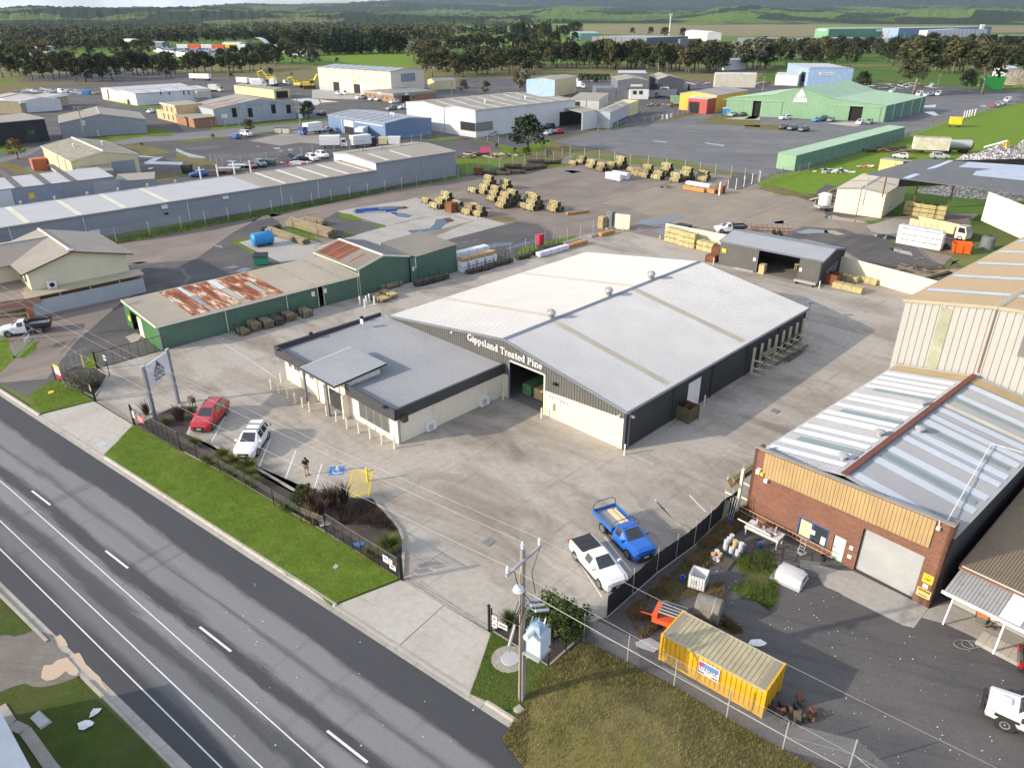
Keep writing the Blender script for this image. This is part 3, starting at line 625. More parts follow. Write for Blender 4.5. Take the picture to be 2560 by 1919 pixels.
# -- lettering (a plain serif face drawn with strokes)
def arc(cx,cy,rx,ry,a0,a1,n=7):return[(cx+rx*cos(R(a0+(a1-a0)*i/n)),cy+ry*sin(R(a0+(a1-a0)*i/n))) for i in range(n+1)]
GL={
'G':(.82,[(arc(.42,.5,.33,.45,45,325,12),.15),([(.69,.1),(.69,.42)],.15),],[(.66,.44,.16),(.66,.82,.05)]),'i':(.36,[([(.18,0),(.18,.62)],.15),([(.18,.82),(.18,.95)],.16)],[(.18,.0,.15),(.13,.63,.10)]),
'p':(.64,[([(.16,-.28),(.16,.62)],.15),(arc(.30,.32,.23,.29,150,-150,10),.12)],[(.16,-.28,.15),(.11,.63,.10)]),'s':(.5,[(arc(.25,.47,.15,.14,40,250,6)+arc(.25,.17,.17,.16,70,-140,6),.12)],[]),'l':(.36,[([(.18,0),(.18,.98)],.15)],[(.18,0,.15),(.13,.98,.10)]),
'a':(.6,[(arc(.27,.45,.17,.17,150,20,5)+[(.43,.4),(.43,.05),(.52,.02)],.13),(arc(.25,.17,.16,.16,90,300,7)+[(.42,.12)],.11)],[]),'n':(.68,[([(.17,0),(.17,.62)],.15),(arc(.33,.40,.18,.22,160,0,5)+[(.51,0)],.13)],[(.17,0,.14),(.51,0,.14),(.12,.63,.10)]),
'd':(.64,[([(.48,0),(.48,.98)],.15),(arc(.33,.32,.22,.29,30,330,10),.12)],[(.43,.98,.10),(.52,.01,.10)]),'T':(.76,[([(.38,0),(.38,.9)],.17),([(.05,.92),(.71,.92)],.1),([(.06,.92),(.06,.74)],.07),([(.70,.92),(.70,.74)],.07)],[(.38,0,.18)]),'r':(.5,[([(.17,0),(.17,.62)],.15),(arc(.33,.42,.15,.19,165,50,5),.13)],[(.17,0,.15),(.12,.63,.10)]),
'e':(.54,[(arc(.28,.31,.22,.29,0,320,11),.12),([(.08,.34),(.48,.34)],.07)],[]),'t':(.42,[([(.19,.84),(.19,.1)]+arc(.28,.12,.09,.1,180,300,3),.14),([(.04,.62),(.36,.62)],.07)],[]),'P':(.7,[([(.2,0),(.2,.92)],.17),(arc(.34,.69,.25,.23,100,-100,8),.12)],[(.2,0,.19),(.17,.93,.17)]),
'E':(.7,[([(.18,0),(.18,.92)],.16),([(.1,.91),(.6,.91),(.6,.74)],.08),([(.18,.47),(.46,.47)],.08),([(.1,.01),(.62,.01),(.62,.2)],.08)],[]),'X':(.76,[([(.1,.92),(.62,0)],.15),([(.62,.92),(.1,0)],.07)],[(.12,.92,.12),(.6,.92,.1),(.12,0,.1),(.6,0,.12)]),'I':(.42,[([(.2,0),(.2,.92)],.16)],[(.2,0,.17),(.2,.92,.17)]),'O':(.8,[(arc(.4,.46,.31,.44,0,360,16),.13)],[]),
'N':(.84,[([(.17,0),(.17,.92)],.07),([(.17,.92),(.66,0)],.15),([(.66,0),(.66,.92)],.07)],[(.17,0,.13),(.14,.92,.12),(.66,.92,.13)]),'L':(.66,[([(.18,0),(.18,.92)],.16),([(.1,.01),(.58,.01),(.58,.22)],.08)],[(.18,.92,.16)]),'Y':(.76,[([(.08,.92),(.37,.42),(.37,0)],.15),([(.37,.42),(.64,.92)],.07)],[(.1,.92,.13),(.62,.92,.12),(.37,0,.17)]),' ':(.34,[],[])}
def serif(text,h,width=None):
 q=[];x=0.0
 for ch in text:
  adv,st,sf=GL[ch]
  for p,t in st:
   for (a,b) in zip(p,p[1:]):
    dx,dy=b[0]-a[0],b[1]-a[1];L=math.hypot(dx,dy) or 1;nx,ny=-dy/L*t/2,dx/L*t/2;ex,ey=dx/L*t*.18,dy/L*t*.18
    if len(p)==2:ex=ey=0
    q.append([(x+a[0]-ex+nx,a[1]-ey+ny),(x+a[0]-ex-nx,a[1]-ey-ny),(x+b[0]+ex-nx,b[1]+ey-ny),(x+b[0]+ex+nx,b[1]+ey+ny)])
  for cx_,cy_,hw in sf:q.append([(x+cx_-hw,cy_-.035),(x+cx_+hw,cy_-.035),(x+cx_+hw,cy_+.035),(x+cx_-hw,cy_+.035)])
  x+=adv
 k=(width/(x*h)) if width else 1.0
 return[[(a*h*k,b*h) for a,b in f] for f in q],x*h*k
def letters(mb,quads,O,U,N,t):
 O,U,N=Vec(O),Vec(U),Vec(N);Z=Vec((0,0,1))
 for i,f in enumerate(quads):
  tt=t+.0006*(i%9)
  b=[O+U*a+Z*c for a,c in f];mb.add([p+N*.002 for p in b]+[p+N*tt for p in b],[(4,5,6,7),(0,1,5,4),(1,2,6,5),(2,3,7,6),(3,0,4,7)])
 return mb
def fontmesh(text,h,name,m,parent,loc,U,N,depth=.01,width=None,align='LEFT'):

 cu=bpy.data.curves.new(name,'FONT');cu.body=text;cu.size=h;cu.extrude=depth/2;cu.align_x=align
 o=newob(name,cu);link(o);dg=bpy.context.evaluated_depsgraph_get()
 me=bpy.data.meshes.new_from_object(o.evaluated_get(dg));delob(o)
 o=newob(name,me);link(o);me.materials.clear();me.materials.append(m)
 U,N=Vec(U).normalized(),Vec(N).normalized();Z=N.cross(U)
 k=1.0
 if width:
  xs=[v.co.x for v in me.vertices];k=width/max(1e-3,max(xs)-min(xs))
 M_=Matrix(((U.x*k,Z.x,N.x,loc[0]),(U.y*k,Z.y,N.y,loc[1]),(U.z*k,Z.z,N.z,loc[2]),(0,0,0,1)))
 me.transform(M_);o.parent=parent;return o
# -- the timber yard's own buildings
F=R(-44.2)
def front_from_right(B,a,L):return Vec((B[0]-cos(a)*L,B[1]-sin(a)*L,0))

W0=31.7;MA=front_from_right(A0,F,W0)
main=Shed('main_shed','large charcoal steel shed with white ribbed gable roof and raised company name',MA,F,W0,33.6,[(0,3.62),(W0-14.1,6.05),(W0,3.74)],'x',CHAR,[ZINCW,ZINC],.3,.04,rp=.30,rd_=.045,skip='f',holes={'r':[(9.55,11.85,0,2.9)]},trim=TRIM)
dl,dr=W0-13.55,W0-9.05
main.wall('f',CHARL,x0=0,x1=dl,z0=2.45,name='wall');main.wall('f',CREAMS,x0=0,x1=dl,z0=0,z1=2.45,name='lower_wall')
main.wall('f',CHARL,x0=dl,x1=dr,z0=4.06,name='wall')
lin= lambda x:2.5+(x-dr)/(W0-dr)*.48
O_,U_,N_,W_=main.frame('f');mb=MB();mb.sheet(O_,U_,(0,0,1),N_,dr,W0,lin,main.top('f'),.3,.04);mb.mk('wall',CHARL,main.t)
main.wall('f',CREAMS,x0=dr,x1=W0-.12,z0=0,z1=lin,name='lower_wall')
for x in (dl,dr):main.put('f',x-.09,0,x+.09,4.06,TRIM if x==dl else CREAMS,'door_post',.08)
main.put('f',dl+.09,3.98,dr-.09,4.12,WHITEP,'roller_door_edge',.05)
main.put('f',W0-.2,0,W0+.05,3.6,CHAR,'corner_post',.07);main.shutter('r',9.55,11.85,2.9,WHITEP)
for y in (7.1,13.7,20.4,27):main.pipe('r',y,m=CHAR,r=.06)
main.pipe('r',.35,m=TRIM,r=.06)
q,wd=serif('Gippsland Treated Pine',.68,9.85);letters(MB(),q,(W0-19.2,-.05,4.50),(1,0,0),(0,-1,0),.05).mk('lettering',WHITEP,main.t)
es=main.put('f',W0-8.8,1.82,W0-5.95,2.46,WHITEP,'exit_sign',.07);q,wd=serif('EXIT ONLY',.36,2.35);letters(MB(),q,(W0-8.5,-.07,1.98),(1,0,0),(0,-1,0),.01).mk('lettering',NAVY,es)
main.put('f',W0-8.55,.95,W0-7.85,1.62,CREAMS,'meter_box',.28);main.put('f',W0-.62,1.2,W0-.36,1.75,WHITEP,'notice',.06)
for x,z_ in ((W0-.75,3.0),):main.put('f',x,z_,x+.2,z_+.16,WHITEP,'security_camera',.35)
main.put('r',.5,3.0,.7,3.16,WHITEP,'security_camera',.35);main.put('f',W0-7.9,3.55,W0-7.5,3.75,BLACKM,'flood_light',.3);main.put('f',W0-21.6,4.55,W0-21.4,4.7,WHITEP,'security_camera',.2)
for y in (7.0,16.3,24.2):whirly(main.t,(W0-14.6,y,5.98),GALV,1.0,.42)
FADE=flat('faded_skylight',(.37,.345,.285),.5)
main.strips(1,(6.2,19.6),.9,FADE,pitch=.3,dep=.03,up=.055);main.strips(0,(7.4,20.4),.8,flat('ivory_skylight',(.46,.43,.36),.5),pitch=.3,dep=.03,up=.055)
DARKF=flat('shed_floor',(.20,.185,.17),.9);MB().poly([main.local(main.world(x,y,.04)) for x,y in ((.3,.1),(W0-.3,.1),(W0-.3,33.3),(.3,33.3))]).mk('floor',DARKF,main.t)
for i in range(5):
 for j in range(2):
  st=thing('timber_pack','dim pack of sawn timber stored just inside the big shed doorway' if i+j==0 else 'shadowed timber pack deep inside the big open shed','timber pack',main.world(dl+1.2+j*1.5-1.0,1.6+i*5.0,.05),F,'timber packs inside the shed')
  for k in range(3):box(0,1.1,0,3.6,.1+k*.36,.1+k*.36+.32).mk('timber_layer',TIMBER if (i+j)%2 else GREENM,st)

OA=front_from_right(at('C3',1165,1210),F,18.1)
off=Shed('front_office','cream single storey office with charcoal parapet and low grey ribbed roof',OA,F,18.1,12.7,[(0,3.12),(12.7,3.3)],'y',CREAMW,GREYROOF,0,0,skip='flrb',roofon=False)
ODR,ODL=18.1-7.3,18.1-10.3
wl=[(18.1-17.36,18.1-16.8),(18.1-16.35,18.1-15.28),(18.1-14.72,18.1-14.24),(18.1-13.6,18.1-12.85)]
off.wall('f',CREAMW,holes=[(a,b,1.77,2.36) for a,b in wl]+[(ODL,ODR,0,2.15),(18.1-5.55,18.1-1.12,.6,2.22)],z1=2.9,pitch=0)
off.wall('r',CREAMW,z1=2.9,pitch=1.2,dep=.012);off.wall('l',CREAMW,z1=2.9,pitch=0);off.wall('b',CREAMW,z1=2.9,pitch=0)
for a,b in wl:off.window('f',a,1.77,b,2.36,1 if b-a<.6 else 2,GALV,GLASSW,-.06+.1)
off.window('f',18.1-5.55,.6,18.1-1.12,2.22,4,GALV,GLASSW)
off.window('f',ODL,.03,ODR,2.15,4,CHAR,GLASS)

def fascia(p,q,out,name='fascia'):
 p,q=Vec(p),Vec(q);U=(q-p);L=U.length;U/=L;mb=MB();n=6
 for k in range(n):
  z0=2.58+k*.165;mb.add([p+out*.5+Vec((0,0,z0)),q+out*.5+Vec((0,0,z0)),q+out*.5+Vec((0,0,z0+.12)),p+out*.5+Vec((0,0,z0+.12)),p+out*.45+Vec((0,0,z0+.165)),q+out*.45+Vec((0,0,z0+.165)),p+out*.45+Vec((0,0,z0)),q+out*.45+Vec((0,0,z0))],[(0,1,2,3),(3,2,5,4),(6,7,1,0)])
 mb.add([p+out*.5+Vec((0,0,3.57)),q+out*.5+Vec((0,0,3.57)),q+out*.28+Vec((0,0,3.57)),p+out*.28+Vec((0,0,3.57)),p+out*.28+Vec((0,0,2.58)),q+out*.28+Vec((0,0,2.58)),p+out*.5+Vec((0,0,2.58)),q+out*.5+Vec((0,0,2.58))],[(0,1,2,3),(3,2,5,4),(4,5,7,6)])
 return mb.mk(name,CHAR,off.t)
Fx=Vec((0,-1,0));fascia((-.75,0,0),(18.1-11.9,0,0),Fx);fascia((18.1-6.75,0,0),(18.5,0,0),Fx)
fascia((18.35-.4,-.4,0),(18.35-.4,12.6,0),Vec((1,0,0)));fascia((-.5,12.6,0),(-.5,-.4,0),Vec((-1,0,0)))
mb=MB();mb.sheet((-.6,0,3.06),(1,0,0),Vec((0,1,.018)).normalized(),(0,0,1),0,18.9,-.25,12.75,0,0)
U2=Vec((0,1,.018)).normalized();mb=MB();mb.sheet((-.6,-.2,3.06),U2,(1,0,0),(0,0,1),0,12.9,0,18.9,.28,.045);mb.mk('roof',flat('office_roof',(.25,.26,.285),.5,.1,.1,.6),off.t)
off.put('b',-.4,3.2,18.4,3.36,GALV,'rear_flashing',.05)

PR=[off.local(at('C3',400,487,3.95)),off.local(at('C3',640,682,3.95)),off.local(at('C3',962,567,4.2)),off.local(at('C3',720,374,4.2))]
x0,x1=18.1-12.45,18.1-6.75;y0,y1=-1.55,4.2
Vv=Vec((0,y1-y0,.35)).normalized();pr=MB();pr.sheet((x0,y0,3.72),(1,0,0),Vv,(0,0,1),0,x1-x0,0,(y1-y0)*1.002,.27,.045);port=pr.mk('portico_roof',ZINCW,off.t)
box(x0,x1,y0-.06,y0,3.56,3.76).mk('portico_fascia',CHAR,off.t);slab([(x1,y0,3.56),(x1,y1,3.9),(x1,y1,4.08),(x1,y0,3.74)],-.06).mk('portico_fascia',CHAR,off.t);slab([(x0,y0,3.56),(x0,y0,3.74),(x0,y1,4.08),(x0,y1,3.9)],-.06).mk('portico_fascia',WHITEP,off.t)
box(x0+.35,ODL-.4,-.35,-.02,0,3.6).mk('portico_wall',CREAMW,off.t);box(ODL-.4,ODR+.1,-.35,-.02,2.2,3.6).mk('portico_wall',CREAMW,off.t);box(ODR+.1,x1-.25,-.75,-.02,0,2.4).mk('portico_wall',CREAMW,off.t)
box(ODR+.1,x1-.3,-.35,3.6,2.42,3.62).mk('portico_wall',CREAMW,off.t);box(x0+.35,x0+.45,-.02,3.6,3.2,3.7).mk('portico_wall',CREAMW,off.t)
for x in (x0+.22,x1-1.75):box(x-.09,x+.09,-1.42,-1.24,.04,3.72).mk('portico_post',TRIM,off.t)
LOGOW=flat('etched_logo',(.58,.60,.60),.6);lg=MB();lx=ODL-1.3
lg.box(lx,lx+1.0,-.365,-.35,2.25,2.32)
for k in range(9):lg.box(lx+.5-.42*(1-k/9),lx+.5+.42*(1-k/9),-.362,-.35,2.42+k*.09,2.42+k*.09+.07)
lg.mk('tree_logo',LOGOW,off.t)

box(18.45,18.85,.15,.65,2.3,2.95).mk('rain_head',CHAR,off.t);tube([(18.28,.3,2.4),(18.2,.12,2.2),(18.2,.12,.05)],.07,6).mk('downpipe',TRIM,off.t)
for y in (2.9,9.45):
 ac=off.put('r',y,.12,y+1.02,.98,WHITEP,'air_conditioner',.42);box(18.52,18.535,y+.14,y+.66,.25,.84).mk('fan_grille',GREYP,ac)
 tube([(18.15,y+1.1,.5),(18.15,y+1.1,2.5)],.025,5).mk('pipe_cover',CREAMS,off.t)
for x in (.2,17.3):box(x,x+.3,-.85,-.5,3.58,3.74).mk('flood_light',BLACKM,off.t)
for y in (3.6,9.9):box(-.95,-.72,y,y+.3,3.6,3.85).mk('flood_light',BLACKM,off.t)
dsh=tube([(.8,9,3.2),(.8,9,3.9)],.03,5).mk('dish_mast',GALV,off.t);box(.55,1.05,8.9,9.0,3.75,4.25).mk('dish',WHITEP,dsh)

ga=R(43.6);GA=at('B3',490,1245);U=Vec((cos(ga),sin(ga),0));Yv=Vec((-U.y,U.x,0))
g1=Shed('green_store_shed','long low green steel shed with patched tan and rusted roof',GA,ga,25.6,10.2,[(0,2.82),(10.2,3.12)],'y',GREENW,TANROOF,.2,.03,rp=.2,rd_=.03,skip='fl',trim=CREAMS)
g1.wall('f',GREENW,holes=[(19.65,20.35,0,2.76)]);g1.wall('l',GREENM,holes=[(6.0,8.4,0,2.35)])
g1.put('l',4.7,0.02,6.0,2.3,CREAMS,'sliding_door',.09);g1.put('l',8.7,.9,9.4,1.5,YEL_LINE,'warning_sign',.06);g1.put('f',18.75,1.6,19.2,2.2,WHITEP,'notice',.05);g1.put('f',20.5,1.6,20.9,2.2,WHITEP,'notice',.05)
for x in (.1,7.66,15.35,19.6,20.4,25.45):g1.pipe('f',x,m=CREAMS if x!=.1 else GALV)
g1.strips(0,(4.2,5.3,6.9,8.0,9.1,11.0,12.1,13.2,14.4),1.06,RUSTROOF,'rusted_sheet',.3,10.0,pitch=.2,dep=.03,up=.06)
g1.strips(0,(6.35,),.5,flat('new_zinc_sheet',(.66,.68,.70),.35,.4),'new_sheet',6.2,10.1,up=.085);g1.strips(0,(10.1,),.85,WHITEW,'new_sheet',6.2,10.1,up=.085);g1.strips(0,(6.3,),.62,flat('blue_skylight_sheet',(.25,.28,.33),.4),'skylight',2.5,5.6,up=.09);g1.strips(0,(10.15,),.8,flat('mossy_skylight_sheet',(.38,.38,.30),.6),'skylight',1.4,5.8,up=.09);g1.strips(0,(13.3,),.7,flat('mossy_skylight_sheet',(.38,.38,.30),.6),'skylight',1.6,6.6,up=.095)
g1.strips(0,(19.2,23.3),.5,flat('blotched_sheet',(.34,.31,.25),.8,0,.3,4,dirt=(.10,.10,.08)),'stained_sheet',.4,9.9,up=.062)
g2=Shed('green_gable_shed','green steel gable shed with one rusty red roof slope',g1.world(25.75,.15),ga,8.2,10.6,[(0,3.6),(4.05,4.65),(8.2,3.7)],'x',GREENW,[TANROOF,GREYROOF],.2,.03,trim=CREAMS)
g2.strips(0,(4.9,6.0,7.1,8.2,9.3),.98,flat('red_rust_sheet',(.30,.10,.055),.85,.1,.25,1.5,dirt=(.42,.22,.12),streak=True),'rusted_sheet',.2,4.0,up=.06,pitch=.2,dep=.03)
g2.strips(0,(2.6,),.5,flat('red_rust_sheet',(.30,.10,.055),.85,.1,.25,1.5),'rusted_sheet',.6,3.2,up=.07);g2.pipe('f',.1,m=CREAMS)
g3=Shed('green_lean_shed','small green steel shed with skillion roof next to wrapped timber',at('B4',1778,968),R(40),6.9,9.0,[(0,3.45),(6.9,3.95)],'x',GREENW,TANROOF,.2,.03,trim=None)
g3.put('f',-.9,0,0,3.4,GREENW,'side_wall',-.1+.16);g3.put('f',-.65,1.6,-.35,2.2,WHITEP,'notice',.1);g3.pipe('f',-.1,1.9,m=WHITEP,r=.07)

dk=Shed('charcoal_saw_shed','charcoal steel shed with open bay and pale gable roof behind the main shed',at('B7',660,597),R(-41.8),15.0,8.2,[(0,3.5),(4.1,4.35),(8.2,3.48)],'y',CHARL,ZINC,.3,.04,rp=.3,rd_=.04,skip='fr',trim=TRIM)
dk.wall('f',CHARL,holes=[(6.0,11.9,0,3.36)]);dk.wall('r',CHAR);dk.put('f',5.92,3.3,11.98,3.42,GALV,'lintel',.05)
MB().poly([(.2,.1,.045),(14.8,.1,.045),(14.8,8,.045),(.2,8,.045)]).mk('floor',DARKF,dk.t)
dk.put('f',.35,1.9,1.0,2.5,YELP,'warning_sign',.06);dk.put('f',5.3,1.6,5.65,2.1,WHITEP,'notice',.06);dk.put('f',12.05,1.5,12.4,2.0,WHITEP,'notice',.06);dk.pipe('f',14.9,m=CHAR)
for y in (1.2,2.0,2.8):tube([(15.12,y*1.8,.4+y*.25),(15.12,y*1.8,1.4+y*.3)],.03,4).mk('ladder_rail',GALV,dk.t)
for z_ in (.9,1.35,1.8):tube([(15.12,1.6,z_-.15),(15.12,5.6,z_+.5)],.03,4).mk('ladder_rail',GALV,dk.t)
wb=thing('work_bench','plain timber work bench standing inside the charcoal saw shed','bench',dk.world(9.6,4.5,.05),dk.a)
box(0,2,0,.8,.85,.92).mk('bench_top',TIMBER,wb)
for x,y in ((.05,.05),(1.9,.05),(.05,.7),(1.9,.7)):box(x,x+.08,y,y+.08,0,.85).mk('leg',TIMBER,wb)
cb=thing('carton','brown timber crate standing at the mouth of the charcoal shed','crate',dk.world(6.35,-.2,.05),dk.a);box(0,.8,0,.9,.12,1.3).mk('body',TIMBER,cb);box(-.05,.85,-.05,.95,0,.1).mk('base',TIMBER,cb)
# -- the brick workshop and the tall shed behind it
BA=at('N',1862,1285);ba=R(-48.4)
br=Shed('brick_workshop','red brick workshop with tan timber fascia and striped metal roof',BA,ba,13.05,23.2,[(0,5.15),(6.1,6.35),(13.05,5.25)],'x',BRICK,flat('workshop_roof',(.31,.32,.34),.5,.1,.1,.5,dirt=(.30,.28,.25)),0,0,rp=.2,rd_=.025,skip='flrb',roofon=False,over=.0)
o=br.wall('f',BRICK,holes=[(4.02,6.18,.55,2.05),(6.55,7.38,0,1.95),(8.25,12.03,0,3.42)],z1=lambda x:5.75+.5*x/13.05);uv_upright(o)
o=br.wall('l',CHAR,pitch=.3,dep=.03,z1=5.1);o=br.wall('r',CHAR,z1=5.2);br.wall('b',CHAR,z1=5.2)
o=box(-.0,.24,.0,.9,0,5.70).mk('brick_return',BRICK,br.t);uv_upright(o);o=box(12.81,13.05,.0,.9,0,6.2).mk('brick_return',BRICK,br.t);uv_upright(o)
br.prof=[(0,5.12),(6.1,6.15),(13.05,5.2)]
for i in (0,1):
 P,Uu,V_,N,W,run=br.slope(i,0);mb=MB();mb.sheet(P+Uu*.45,Uu,V_,N,0,W-.45,-.12 if i==0 else 0,run+(.12 if i else 0),.18,.02);mb.mk('roof',br.rm,br.t)
LBR=flat('bright_roof_sheet',(.42,.47,.54),.45,.1,.08,.5);CRR=flat('cream_roof_sheet',(.60,.57,.47),.5)
br.strips(0,(1.7,3.0,5.1,6.3,8.4,9.6,11.4,13.0,14.0,16.4,17.6,18.8,20.0),.75,LBR,'bright_sheet',.1,5.6,up=.035,pitch=.18,dep=.02);br.strips(0,(4.0,10.4,16.0),.62,SKYLD,up=.05,v0=1.0,v1=5.6);br.strips(1,(1.0,3.9,6.0,8.3,9.6,11.8,13.0,14.6,18.0,20.5),.8,LBR,'bright_sheet',.3,6.9,up=.035,pitch=.18,dep=.02);br.strips(1,(5.0,10.9,17.2),.62,SKYLD,up=.05,v0=.4,v1=6.6);br.strips(1,(15.7,),.6,CRR,'cream_sheet',.3,6.9,up=.05)
br.strips(0,(21.4,),1.4,flat('tan_flashing',(.42,.31,.17),.7),'tan_flashing',0,6.1,up=.06);br.strips(1,(21.4,),1.4,flat('tan_flashing',(.42,.31,.17),.7),'tan_flashing',0,7.0,up=.06)
P,Uu,V_,N,W,run=br.slope(1,0);slab([(5.9,.4,6.3),(6.3,.4,6.3),(6.3,22.9,6.3),(5.9,22.9,6.3)],.06).mk('ridge_cap',flat('rust_red_ridge',(.17,.055,.04),.8),br.t)
for x,y in ((5.0,2.6),(5.2,7.6),(6.9,10.2),(5.3,14.6)):
 z_=6.15-abs(x-6.1)*.16;mb=lathe((x,y,z_),[(.18,-.1),(.18,.3),(.34,.32),(.36,.42),(.2,.5),(.02,.52)],14);mb.mk('roof_vent',GALV,br.t,True,50)
slab([(-.06,-.1,5.76),(13.1,-.1,6.27),(13.1,.22,6.27),(-.06,.22,5.76)],.08).mk('parapet_cap',flat('cap_flashing',(.27,.26,.24),.6),br.t)
FB=flat('tan_fascia_boards',(.40,.28,.135),.75,0,.12,2,streak=True);fr=slab([(.8,-.02,3.84),(12.1,-.02,4.2),(12.1,-.02,6.15),(.8,-.02,5.7)],.03).mk('fascia',flat('fascia_batten',(.20,.14,.07),.8),br.t)
nb=46
for k in range(nb):
 a,b=.8+11.3*k/nb+.012,.8+11.3*(k+1)/nb-.012;f0= lambda x:3.82+(x-.8)/11.3*.36;f1= lambda x:5.72+(x-.8)/11.3*.45
 slab([(a,-.06,f0(a)),(b,-.06,f0(b)),(b,-.06,f1(b)),(a,-.06,f1(a))],.03+.004*(k*7%3)).mk('fascia_board',FB,fr)
br.shutter('f',8.25,12.03,3.42,ROLLER,.05,.115,rec=.22);br.window('f',4.02,.55,6.18,2.05,2,BLUEP,GLASS,.03);br.put('f',4.2,.68,5.0,1.95,flat('window_blind',(.62,.50,.33),.8),'blind',.042);br.put('f',5.0,1.15,5.3,1.5,WHITEP,'notice',.046);br.put('f',5.75,.72,6.08,1.35,flat('pale_notice',(.60,.66,.52),.8),'notice',.046)
dr_=box(6.55,7.38,.10,.15,.03,1.95).mk('door',flat('mint_door',(.56,.72,.63),.5),br.t);box(6.63,6.75,.05,.10,.95,1.0).mk('handle',BLACKM,dr_)
br.put('f',7.68,1.45,7.92,1.72,WHITEP,'light_switch',.06);br.put('f',7.68,.75,7.95,1.0,WHITEP,'light_switch',.06)
sg=br.put('f',12.25,1.72,12.85,2.36,YELP,'warning_sign',.03);tri=MB()
for a,b in (((12.33,1.92),(12.77,1.98)),((12.77,1.98),(12.55,2.28)),((12.55,2.28),(12.33,1.92))):tri.tube([(a[0],-.035,a[1]),(b[0],-.035,b[1])],.016,4)
tri.box(12.45,12.66,-.04,-.03,1.97,2.03);tri.mk('triangle_mark',BLACKM,sg)
s2=br.put('f',12.38,1.32,12.68,1.6,WHITEP,'camera_sign',.03);fontmesh('CCTV',.1,'lettering',BLUEP,s2,(12.41,-.035,1.42),(1,0,0),(0,-1,0),.008,.24)
s3=br.put('f',12.15,.62,12.95,1.22,flat('pale_yellow_sign',(.74,.64,.25),.6),'warning_sign',.03);box(12.2,12.9,-.036,-.03,1.02,1.18).mk('sign_band',BLACKM,s3);fontmesh('WARNING',.13,'lettering',YELP,s3,(12.24,-.038,1.06),(1,0,0),(0,-1,0),.006,.6);fontmesh('NO ENTRY',.14,'lettering',BLACKM,s3,(12.24,-.034,.86),(1,0,0),(0,-1,0),.008,.62);[box(12.22,12.86-.06*k,-.034,-.03,.70+.07*k,.74+.07*k).mk('print_line',BLACKM,s3) for k in (0,1)]
lt=br.put('f',.45,3.95,.72,4.3,WHITEP,'flood_light',.35);br.put('f',.76,3.9,.98,4.15,YELP,'warning_light',.25);br.put('f',1.1,3.5,1.35,3.75,WHITEP,'security_camera',.25);br.put('f',12.2,5.7,12.4,5.9,WHITEP,'security_camera',.25)
tube([(12.3,-.1,5.8),(12.25,-.15,6.3),(12.3,1.2,5.55),(11.3,9.0,5.62),(10.8,13,5.75),(12.6,14,5.4)],.035,5).mk('conduit',WHITEP,br.t)

TW=flat('pale_wall_sheets',(.38,.38,.365),.65,0,.06,.4,dirt=(.36,.34,.28),streak=True)
TA=br.world(-.75,23.4);
tl=Shed('tall_tan_roofed_shed','very tall pale ribbed shed with sandy tan roof and blue skylight strips',TA,ba,22.0,52.0,[(0,10.9),(6.9,12.15),(22,13.6)],'x',TW,flat('sandy_roof',(.30,.235,.15),.7,0,.08,.4),.55,.07,rp=.25,rd_=.03,trim=flat('tall_flashing',(.40,.34,.24),.6),skip='lr');tl.wall('l',TW);tl.wall('r',TW)
for a,b,z0,z1 in ((2.9,3.8,5.2,11.25),):tl.put('f',a,z0,b,z1-.2,flat('mossy_panel',(.33,.34,.24),.8,0,.25,2),'stained_panel',.085)
tl.put('f',9.2,8.7,13.6,11.9,flat('dull_grey_panel',(.17,.17,.18),.7),'blank_sign',.10);tl.put('f',6.85,6.4,6.98,12.0,flat('rusty_joint',(.16,.11,.08),.8),'downpipe',.14)
tube([(6.95,-.2,11.9),(7.0,-.2,14.2)],.02,4).mk('aerial',GALV,tl.t)
for i in (0,1):tl.strips(i,(3.6,9.6,15.6,21.6,27.6,33.6),.85,SKYLB,up=.08,v0=.2)

CA=br.world(13.75,1.5);BRN=flat('brown_corrugated',(.25,.195,.13),.75,.05,.15,.6,dirt=(.17,.12,.08));GCR=flat('grey_corrugated',(.40,.39,.37),.6,.2,.12,.8,dirt=(.26,.16,.09),streak=True)
cr=Shed('brown_roofed_workshop','low workshop with brown corrugated roof and white post verandah',CA,ba,9.0,20.0,[(0,2.95),(20,4.2)],'y',flat('grey_weatherboard',(.35,.34,.33),.8),BRN,0,0,rp=.16,rd_=.045,over=.1,trim=flat('rusty_flashing',(.20,.10,.07),.8),skip='f')
for k in range(9):cr.put('f',.05,.1+k*.3,8.9,.1+k*.3+.275,flat('grey_weatherboard',(.35,.34,.33),.8) if k==0 else MT['grey_weatherboard'],'weatherboard',.03+.008*(k%2))
cr.put('f',.1,1.35,8.9,2.4,WHITEP,'window_band',.06)
vm=MB();vm.sheet((0,-2.5,2.5),(1,0,0),Vec((0,2.5,.38)).normalized(),(0,0,1),0,9.0,0,2.5,.19,.04);vm.mk('verandah_roof',GCR,cr.t);vm=MB();vm.sheet((2.9,-2.48,2.555),(1,0,0),Vec((0,2.5,.38)).normalized(),(0,0,1),0,1.1,0,2.45,0,0);vm.mk('skylight',flat('white_skylight',(.70,.72,.74),.4),cr.t)
box(-.1,9.0,-2.62,-2.5,2.36,2.52).mk('gutter',WHITEP,cr.t);tube([(0,-.06,2.98),(9.0,-.06,2.98)],.06,6).mk('ridge_cap',flat('pale_capping',(.46,.44,.39),.6),cr.t)
tube([(.15,-2.5,2.4),(.15,-2.5,2.3),(.5,-2.1,2.0),(.45,-2.3,.05)],.06,8).mk('downpipe',WHITEP,cr.t)
for x in (3.3,6.6):box(x-.05,x+.05,-2.55,-2.45,0,2.4).mk('verandah_post',WHITEP,cr.t)
box(2.3,9.0,-2.5,-.1,0,.2).mk('verandah_slab',flat('verandah_concrete',(.35,.33,.30),.9),cr.t)
